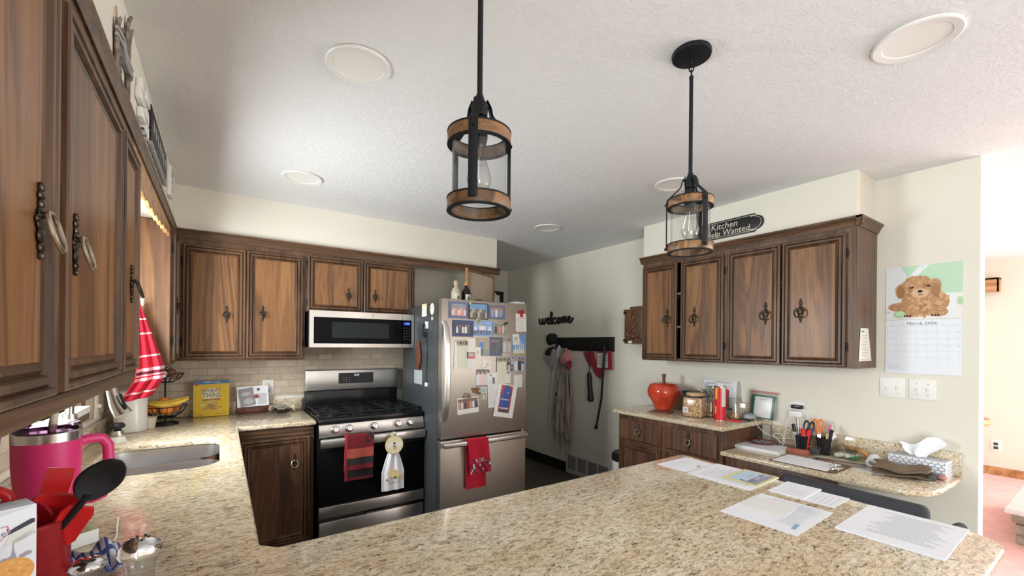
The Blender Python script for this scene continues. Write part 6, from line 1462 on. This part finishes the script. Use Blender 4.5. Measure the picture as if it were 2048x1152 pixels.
b.rect(-.088, -.070, .010, .062, (.28, .27, .29), 1, .14); b.ell(-.045, .02, .030, .014, (.48, .46, .48), 2, rot=.14); b.ell(-.03, -.035, .030, .022, (.46, .45, .47), 2); b.rect(.032, -.062, .088, .018, (.52, .53, .55), 1, -.04)
sp = [(.036 + (.017 if k % 2 == 0 else .0065) * math.sin(k * PI / 5), .048 + (.017 if k % 2 == 0 else .0065) * math.cos(k * PI / 5)) for k in range(10)]; b.poly(sp, (.03, .03, .05), 3)
b.ell(.022, -.004, .020, .013, (.30, .07, .06), 3); b.ell(.022, .006, .011, .009, (.30, .07, .06), 3)
b.build('photo_card', 'printed', t, mtx=face_front((0, .018, .122), .03) @ Matrix.Rotation(R(-10), 4, 'X'))
b = MB()
def nap(u, v):
    x = (u - .5) * .17; y = (v - .5) * .10
    return (x, y, .034 + .020 * math.sin(u * 9 + 1) * math.cos(v * 5) + .014 * math.sin(u * 5 + v * 4))
t = thing('napkin_dish', 'low dark dish heaped with crumpled cream paper beside the range', 'dish', (.385, 3.60, CT))
b.sheet(nap, 22, 12, .002); b.build('crumpled_paper', 'cream_cup', t)
b = MB(); b.lathe([(.035, 0), (.05, .004), (.075, .030), (.070, .031), (.046, .010), (0, .008)], (0, 0, 0), 28); b.build('dish', 'sauce', t)
b = MB(); b.box(-.045, -.01, .045, .03, .03, .056, .004); b.build('packet', 'vent_dark', t)
t = thing('wall_outlet', 'beige outlet plate on the tile behind the recipe holder', 'outlet', mtx=face_front((.305, YB - .0125, 1.09)))
b = MB(); b.box(-.038, -.06, 0, .038, .06, .005, .002); b.build('plate', 'white', t)
for z in (.022, -.022):
    b = MB(); b.box(-.015, z - .013, .004, .015, z + .013, .007, .002); b.build('socket', 'cream_cup', t)
t = thing('light_switch', 'single white switch plate on the left wall past the window', 'light switch', mtx=face_right((XL + .0125, 3.12, 1.09)))
b = MB(); b.box(-.04, -.06, 0, .04, .06, .006, .003); b.build('plate', 'white', t); b = MB(); b.box(-.005, -.01, .006, .005, .01, .022, .002); b.build('toggle', 'white', t)
# insulated tumbler
t = thing('tumbler', 'hot pink insulated tumbler with side handle, violet lid and straw', 'tumbler', (-.372, 1.615, CT))
b = MB(); b.lathe([(.046, 0), (.049, .004), (.050, .05), (.058, .10), (.0645, .20), (.0655, .262)], (0, 0, 0), 44); b.build('body', 'pink', t)
b = MB(); b.lathe([(.0655, .262), (.066, .285), (.063, .289)], (0, 0, 0), 44, caps=False); b.lathe([(.0, .279), (.063, .279)], (0, 0, 0), 44, caps=False); b.build('steel_rim', 'nickel', t)
b = MB(); b.lathe([(.064, .284), (.065, .300), (.060, .306), (.045, .304), (0, .302)], (0, 0, 0), 44); b.build('lid', 'tinted', t)
b = MB(); b.tube([(-.05 + .02 * math.cos(a) * 1.0, -.02 + .035 * math.sin(a), .307) for a in [PI * k / 10 + .5 for k in range(14)]], .008, 8, flat=.5); b.build('lid_tab', 'charger', t)
b = MB(); b.tube([(.005, -.005, .25), (.012, .0, .33), (.016, .003, .375), (.026, .010, .392), (.05, .03, .402)], .0085, 12); b.build('straw', 'cream_cup', t)
hx, hy = math.cos(R(30)), math.sin(R(30))
b = MB(); b.tube([(hx * q, hy * q, z) for q, z in ((.060, .245), (.085, .250), (.110, .247), (.124, .225), (.126, .17), (.124, .11), (.112, .085), (.09, .080), (.055, .085))], .0135, 12, flat=.75); b.build('handle', 'pink', t)
# utensil crock
KX, KY = -.318, 1.232
t = thing('utensil_crock', 'dark red stoneware crock holding red and black utensils', 'crock', (KX, KY, CT))
b = MB(); b.lathe([(.060, 0), (.066, .004), (.068, .01), (.068, .150), (.071, .158), (.071, .168), (.066, .170), (.063, .165), (.062, .012), (0, .010)], (0, 0, 0), 44); b.build('pot', 'red_crock', t)
ray_d = Vector((-.245, 1.165, 0)).normalized()   # the way the broad sides of the utensils face
sd = Vector((ray_d.y, -ray_d.x, 0))
def utensil(name, label, tip, head, mat, handle_mat, profile, base=(0, 0), dish=.012, th=.006, roll=0.):
    """blade of given half-width profile [(along, half width)] from neck to tip, on a thin handle from the crock's floor"""
    P0 = Vector((KX + base[0], KY + base[1], CT + .018)); P1 = Vector(tip); ax = (P1 - P0).normalized()
    sdd = sd.copy(); sdd = (sdd - ax * sdd.dot(ax)).normalized(); nn = ax.cross(sdd).normalized()
    sdd = (sdd * math.cos(roll) + nn * math.sin(roll)).normalized(); nn = ax.cross(sdd).normalized()
    neck = P1 - ax * head
    t = tag(thing(name, label, 'utensil', tuple(P0)), label, 'utensil')
    b = MB(); b.tube([tuple(P0 - P0), tuple(neck - P0 + ax * .012)], [.006, .0065], 10); b.build('handle', handle_mat, t)
    b = MB()
    def fn(u, v):
        a = u * head; hw = 0
        if callable(profile): hw = profile(u)
        for k in range(0 if callable(profile) else len(profile) - 1):
            if profile[k][0] <= u <= profile[k + 1][0]:
                q = (u - profile[k][0]) / (profile[k + 1][0] - profile[k][0]); hw = profile[k][1] + (profile[k + 1][1] - profile[k][1]) * q
        s_ = (v - .5) * 2
        return tuple(neck - P0 + ax * a + sdd * (hw * s_) + nn * (dish * (1 - s_ * s_) * math.sin(min(1, u * 1.02) * PI)))
    b.sheet(fn, 44, 20, th); b.build('head', mat, t, ang=70); return t
SP = [(0, .007), (.2, .022), (.5, .035), (.75, .034), (.92, .020), (1, .003)]
utensil('serving_spoon', 'big black oval spoon leaning right over the counter from the red crock', (-.170, 1.163, 1.198), .098, 'spoon', 'spoon', lambda u: .004 + .031 * math.sin(PI * (u * .97 + .02)) ** .62, (-.03, .02))
utensil('spatula', 'bright red silicone spatula standing tallest in front of the tumbler', (-.277, 1.292, 1.168), .09, 'red_sil', 'nickel', [(0, .012), (.15, .020), (.8, .023), (1, .021)], (.0, .03), .002, .008)
utensil('spoon_spatula', 'wide red silicone spoon in the middle of the crock', (-.258, 1.205, 1.135), .115, 'red_sil', 'nickel', lambda u: .006 + .036 * math.sin(PI * min(1, u * .80 + .04)) ** .7, (-.01, -.02), .016, .006)
utensil('ladle', 'dark red ladle bowl facing the camera at the left of the wide red spoon', (-.300, 1.195, 1.130), .10, 'red_crock', 'red_sil', lambda u: .004 + .038 * math.sin(PI * (u * .96 + .03)) ** .6, (-.02, -.03), .024, .006)
utensil('spatula', 'small red silicone scraper low at the right of the crock', (-.228, 1.200, 1.105), .09, 'red_sil', 'red_sil', [(0, .012), (.2, .024), (.85, .026), (1, .020)], (.0, .0), .004, .008)
t = thing('peeler', 'red loop-handled tool with steel insert at the left of the crock', 'utensil', (KX - .03, KY - .01, CT + .02))
b = MB(); c_ = Vector((-.02, .0, .195)); b.tube([tuple(c_ + sd * (.034 * math.cos(a)) + Vector((0, 0, .024 * math.sin(a)))) for a in [2 * PI * k / 22 for k in range(22)]], .010, 10, True); b.cyl((0, 0, 0), (-.018, 0, .165), .008, n=10); b.build('loop_handle', 'red_sil', t)
b = MB(); b.tube([tuple(c_ + sd * x) for x in (-.026, 0, .026)], [.012, .014, .012], 10, flat=.5); b.build('steel_insert', 'chrome', t)
# biscuit box
BXP = Vector((-.253, 1.045, CT)); bd = math.atan2(-.34, .94)
bm_m = Matrix.Translation(BXP) @ Matrix.Rotation(R(27), 4, 'Z')
t = thing('biscuit_box', 'white French biscuit box with orange biscuit picture at the bottom left', 'box', mtx=bm_m)
b = MB(); W_, H_ = .17, .250; b.box(-W_, 0, 0, 0, .05, H_, .002, col=(.74, .77, .84)); b.M = face_front((0, -.0002, 0))
b.rect(-W_, 0, 0, H_, (.74, .78, .86), 1); b.M = face_front((0, -.0002, H_)) @ Matrix.Diagonal((.5, .5, 1, 1)) @ Matrix.Translation((0, -H_, 0)); b.poly([(-W_, H_ - .035), (-.002, H_ - .004), (-W_, H_ - .004)], (.60, .64, .72), 2)
b.poly([(-.064, .166), (-.004, .190), (-.004, .202), (-.012, .204), (-.050, .186), (-.058, .180)], (.03, .035, .05), 4)
b.poly([(-.075, .126), (-.004, .160), (-.004, .188), (-.062, .164)], (.70, .71, .68), 3)
for k in range(3): b.rect(-.055, .142 + k * .006, -.018 + k * .006, .144 + k * .006, (.45, .44, .42), 5, .42)
b.poly([(-.16, .128), (-.085, .150), (-.060, .176), (-.066, .196), (-.13, .192), (-.165, .175)], (.78, .80, .84), 5); 
o_ = [(-.162, .126), (-.084, .148), (-.058, .176), (-.064, .198), (-.13, .194), (-.167, .176)]; i_ = [(-.160, .129), (-.086, .151), (-.061, .176), (-.067, .195), (-.13, .191), (-.164, .175)]
b.add([(x, y, .0011) for x, y in o_] + [(x, y, .0011) for x, y in i_], [(k, (k + 1) % 6, 6 + (k + 1) % 6, 6 + k) for k in range(6)], (.62, .22, .26))
b.text('St Michel', .030, -.112, .166, (.14, .16, .30), 8, rot=.22, wscale=.95)
for k, c in enumerate(((.05, .08, .25), (.74, .76, .80), (.58, .10, .14))): b.rect(-.125 + k * .012, .196, -.115 + k * .012, .212, c, 7, .15)
b.text('FRANCE', .012, -.022, .148, (.45, .42, .52), 6, rot=.42)
TW = (.34, .34, .40); b.poly([(-.060, .088), (-.0545, .110), (-.0525, .140), (-.0515, .140), (-.0495, .110), (-.044, .088)], TW, 3)
for x, y, r in ((-.07, .086, .012), (-.054, .090, .010), (-.02, .092, .011), (-.03, .088, .010), (-.125, .062, .016), (-.11, .070, .012), (-.15, .06, .014)): b.ell(x, y, r, r * .7, (.36, .33, .40), 2, 10)
b.ell(-.058, .040, .054, .048, (.74, .36, .10), 6, 28)
for k in range(22): a = rnd.random() * 6.28; q_ = rnd.random() ** .5; b.ell(-.058 + .046 * q_ * math.cos(a), .040 + .040 * q_ * math.sin(a), .006, .004, rnd.choice(((.80, .45, .17), (.66, .28, .07))), 7, 8)
b.build('carton', 'printed', t)
# shakers, cloth and small things by the crock
def shaker(label, x, y, h, r, tilt=0.):
    t = thing('shaker', label, 'shaker', (x, y, CT), tilt)
    b = MB(); b.lathe([(r * .95, 0), (r * 1.0, .006), (r * .92, h * .35), (r * .74, h * .62), (r * .72, h * .74), (r * .88, h * .86)], (0, 0, 0), 12); b.build('glass_body', 'cut_glass', t)
    b = MB(); b.lathe([(0, .004), (r * .86, .006), (r * .80, h * .35), (r * .66, h * .55), (0, h * .56)], (0, 0, 0), 20); b.build('contents', 'jacket', t)
    b = MB(); b.lathe([(r * .84, h * .855), (r * 1.08, h * .87), (r * 1.14, h * .90), (r * 1.04, h * .95), (r * .75, h * .985), (r * .3, h), (0, h)], (0, 0, 0), 32); c = b.build('cap', 'chrome', t)
    b = MB()
    for k in range(6): b.ball((r * .42 * math.cos(k), r * .42 * math.sin(k), h * .996), .0022, 6, 4)
    b.build('holes', 'black', c); return t
shaker('glass shaker with broad domed chrome cap, clear of everything at the bottom of the view', -.104, .905, .208, .0255); shaker('second chrome-capped glass shaker half hidden behind the red crock', -.196, 1.075, .128, .024)
b = MB(); 
def cl(u, v):
    return ((u - .5) * .085, (v - .5) * .15, .036 + .018 * math.sin(u * 7) * math.sin(v * 6 + 1) + .012 * math.cos(v * 9) + .006 * math.sin(u * 19 + v * 11))
b.sheet(cl, 40, 40, .004, colfn=lambda u, v: (.05, .07, .20) if (int(u * 22) % 3 == 0 or int(v * 20) % 5 == 0) else (.50, .52, .58)); tag(b.build('dish_cloth', 'cloth_print', mtx=flat((-.222, 1.31, CT), R(20))), 'crumpled navy and white dish cloth beside the red crock', 'cloth')
b = MB(); b.box(-.05, -.03, 0, .05, .03, .035, .002, col=(.74, .77, .74)); b.M = Matrix.Translation((0, 0, .0352)); b.rect(-.05, -.03, .05, .03, (.36, .46, .22), 1); b.rect(-.04, -.02, .03, .02, (.45, .52, .30), 2); tag(b.build('small_box', 'printed', mtx=flat((-.315, 1.525, CT), R(32))), 'little white and green carton between crock and tumbler', 'box')
b = MB(); b.tube(spline([(-.243, 1.69, CT + .004), (-.232, 1.60, CT + .003), (-.224, 1.53, CT + .003), (-.226, 1.46, CT + .003), (-.245, 1.41, CT + .003), (-.275, 1.395, CT + .003)], 5), .0022, 6); tag(b.build('thin_cable', 'white'), 'thin white cable curving over the granite near the carton', 'cable')
b = MB(); b.tube([(0, 0, .0), (.004, 0, -.05), (.006, .004, -.10), (0, 0, -.16), (0, 0, -.20)], [.012, .03, .034, .04, .03], 12, flat=.4, up=(0, 1, 0)); tag(b.build('purple_cloth', 'purple', loc=(-.525, 1.785, 1.27)), 'purple cloth hanging at the far left edge under the wall cabinet', 'cloth')
b = MB(); b.lathe([(0, -.009), (.082, -.009), (.087, 0), (.082, .009), (0, .009)], (0, 0, 0), 40); tag(b.build('bread_board', 'potato', mtx=Matrix.Translation((-.510, 1.575, CT + .088)) @ Matrix.Rotation(R(82), 4, 'Y')), 'round tan wooden board leaning on the wall at the far left', 'board')

# above the cabinets on the left
t = thing('ski_ornament', 'pair of little weathered wooden skis tied with cord, hung above the left cabinets', 'ornament', mtx=face_right((-.2415, 1.64, 2.275)))
for dx, tl, h_, z0, w_ in ((-.088, .02, .17, -.135, .014), (-.062, -.03, .15, -.125, .016), (.075, -.06, .215, -.105, .014), (.05, -.12, .17, -.03, .012)):
    b = MB(); b.M = Matrix.Translation((dx, z0, .007)) @ Matrix.Rotation(tl, 4, 'Z'); b.tube([(0, 0, 0), (0, h_ * .8, .0), (0, h_ * .93, .003), (0, h_, .008)], [w_, w_, w_ * .9, w_ * .5], 6, flat=.4, up=(1, 0, 0)); b.build('ski', 'twig', t)
b = MB()
for z in (-.03, -.012): b.tube([(-.11, z + .01, .010), (-.07, z + .006, .016), (.0, z, .012), (.07, z - .008, .016), (.10, z - .01, .010), (.05, z, .004), (-.06, z + .01, .003), (-.11, z + .01, .010)], .005, 6)
b.build('cord', 'grey_cloth', t); b = MB(); b.tube([(-.10, .0, .006), (-.085, .065, .004), (-.05, .0, .006)], .002, 6); b.build('loop', 'cork', t)
t = thing('house_ornament', 'cluster of small white block letters and frames above the left cabinets', 'ornament', mtx=face_right((-.2415, 2.03, 2.255)))
for i, (x, y, w_, h_) in enumerate(((-.12, .045, .07, .035), (-.14, .0, .085, .04), (-.10, -.045, .08, .036), (-.01, .055, .09, .036))):
    b = MB(); b.box(x, y, 0, x + w_, y + h_, .018, .005); b.build('block', 'ceramic', t)
for x in (-.01, .05):
    for y in (-.055, .0):
        b = MB()
        for q in ((0, 0, .055, .010), (0, .042, .055, .052), (0, 0, .010, .052), (.045, 0, .055, .052)): b.box(x + q[0], y + q[1], 0, x + q[2], y + q[3], .012, .002)
        b.build('little_frame', 'ceramic', t)
t = thing('black_sign', 'dark slatted wall sign with pale rope edge above the left cabinets', 'sign', mtx=face_right((-.2415, 2.48, 2.30)))
b = MB()
for i in range(6): b.box(-.30, -.068 + i * .023, 0, .27, -.047 + i * .023, .014, .002)
b.build('slats', 'black', t); b = MB(); b.tube([(-.30 + .57 * k / 20, -.082 + .004 * math.sin(k * 2), .010) for k in range(21)], .008, 6); b.build('rope', 'grey_cloth', t)
b = MB(); 
for k in range(7): b.rect(-.24 + k * .07, -.02, -.205 + k * .07, .03, (.42, .42, .40), 92, .3 * (k % 3 - 1))
b.build('lettering', 'printed', t)
t = thing('white_plaque', 'narrow white plaque with dark marks at the far end above the left cabinets', 'sign', mtx=face_right((-.2415, 3.0, 2.315)))
b = MB(); b.box(-.06, -.085, 0, .05, .075, .018, .003); b.build('board', 'ceramic', t); b = MB()
for k in range(3): b.ell(-.005, .04 - k * .045, .028, .012, (.10, .10, .10), 116)
b.build('marks', 'printed', t)

# ------------------------------------------------------------------ living room through the doorway
t = thing('curtain_cornice', 'honey oak curtain box high on the living room wall with white pull cord', 'cornice', (7.29, .86, 2.08), R(-90))
b = MB(); b.box(-1.2, -.12, 0, .0, -.10, .16, .003); b.box(-.02, -.12, 0, 0, 0, .16, .003); b.box(-1.2, -.12, .14, 0, 0, .16); b.build('box', 'oak_light', t)
for x in (-.16, -.125):
    b = MB(); b.cyl((x, -.05, -2.02), (x, -.05, .1), .007, n=6); b.build('cord', 'white', t)
t = thing('wall_outlet', 'white outlet low on the living room wall', 'outlet', mtx=face_left((7.299, .888, .335)))
b = MB(); b.box(-.04, -.065, 0, .04, .065, .006, .002); b.build('plate', 'white', t)
for z in (.022, -.022):
    b = MB(); b.box(-.018, z - .016, .005, .018, z + .016, .008, .002); b.build('socket', 'fridge_side', t)
t = thing('pedestal_table', 'round brown wooden pedestal table just past the end of the kitchen wall', 'table', (6.1, 1.045, 0))
b = MB(); b.lathe([(.0, .70), (.26, .70), (.27, .715), (.27, .745), (.26, .76), (0, .76)], (0, 0, 0), 40); b.build('tabletop', 'oak_light', t)
b = MB(); b.lathe([(.22, .0), (.22, .03), (.10, .07), (.05, .12), (.05, .45), (.09, .60), (.20, .69), (.20, .70)], (0, 0, 0), 32); b.build('pedestal', 'oak_light', t)
b = MB(); b.lathe([(.05, 0), (.07, .01), (.08, .1), (.05, .16), (.045, .16), (.06, .02)], (0, 0, 0), 24); tag(b.build('white_vase', 'ceramic', loc=(6.05, .96, .7605)), 'white vase standing on the round living room table', 'vase')
t = thing('hearth', 'raised stone block base with pale marble slab on the pink carpet', 'hearth', (5.05, -.2, .004))
b = MB(); q = random.Random(5)
z = 0
for k in range(3):
    y = -1.2
    while y < .68:
        L_y = q.uniform(.16, .34); j = q.uniform(-.02, .02); b.box(-.22 + j, y, z, .9, min(.70, y + L_y - .008) + q.uniform(-.015, .015), z + .075, .012, 2); y += L_y
    z += .078
b.build('stone_base', 'stone', t)
b = MB(); b.box(-.30, -1.25, .235, .95, .735, .272, .006, 3); b.build('slab', 'vent', t)

# ------------------------------------------------------------------ light
def area(name, loc, rot, sx, sy, e, col, spread=180):
    l = bpy.data.lights.new(name, 'AREA'); l.shape = 'RECTANGLE'; l.size = sx; l.size_y = sy; l.energy = e; l.color = col; l.spread = R(spread)
    o = bpy.data.objects.new(name, l); COL.objects.link(o); o.location = loc; o.rotation_euler = rot; return o
# daylight entering through each opening
area('patio_door_daylight', (XL - .1, -1.8, 1.05), (R(90), 0, R(-90)), 2.1, 2.0, 150, (.95, .98, 1.0))
area('living_window_daylight', (6.15, -3.68, 1.25), (R(90), 0, 0), 1.4, 1.7, 190, (.98, .985, 1.0))
area('added_side_light', (7.4, -2.15, 1.2), (R(90), 0, R(90)), 2.4, 1.8, 310, (.98, .985, 1.0))  # added light in the unseen side window, angled to miss the back soffit
area('sink_window_daylight', (XL - .14, (WY0 + WY1) / 2, (WZ0 + WZ1) / 2), (R(90), 0, R(-90)), .64, .86, 80, (.95, .98, 1.0))
w = bpy.data.worlds.new('daylight'); S.world = w; w.use_nodes = True
bg = w.node_tree.nodes['Background']; bg.inputs[0].default_value = (.90, .95, 1.0, 1); bg.inputs[1].default_value = 1.0

# ------------------------------------------------------------------ camera
cam = bpy.data.cameras.new('camera'); co = bpy.data.objects.new('camera', cam); COL.objects.link(co); S.camera = co
cam.sensor_width = 36; cam.sensor_fit = 'HORIZONTAL'; cam.lens = 853 / 2048 * 36; cam.shift_y = 112.4 / 2048; cam.clip_start = .02
co.matrix_basis = Matrix.Translation((0, 0, 1.44)) @ Matrix.Rotation(R(-34.4), 4, 'Z') @ Matrix.Rotation(R(90), 4, 'X') @ Matrix.Rotation(R(.53), 4, 'Z')
S.view_settings.view_transform = 'Standard'; S.view_settings.look = 'None'; S.view_settings.exposure = 0.02; S.view_settings.gamma = 1; S.view_settings.use_curve_mapping = False
S.cycles.max_bounces = 10; S.cycles.diffuse_bounces = 6; S.cycles.transparent_max_bounces = 16; S.cycles.sample_clamp_indirect = 6
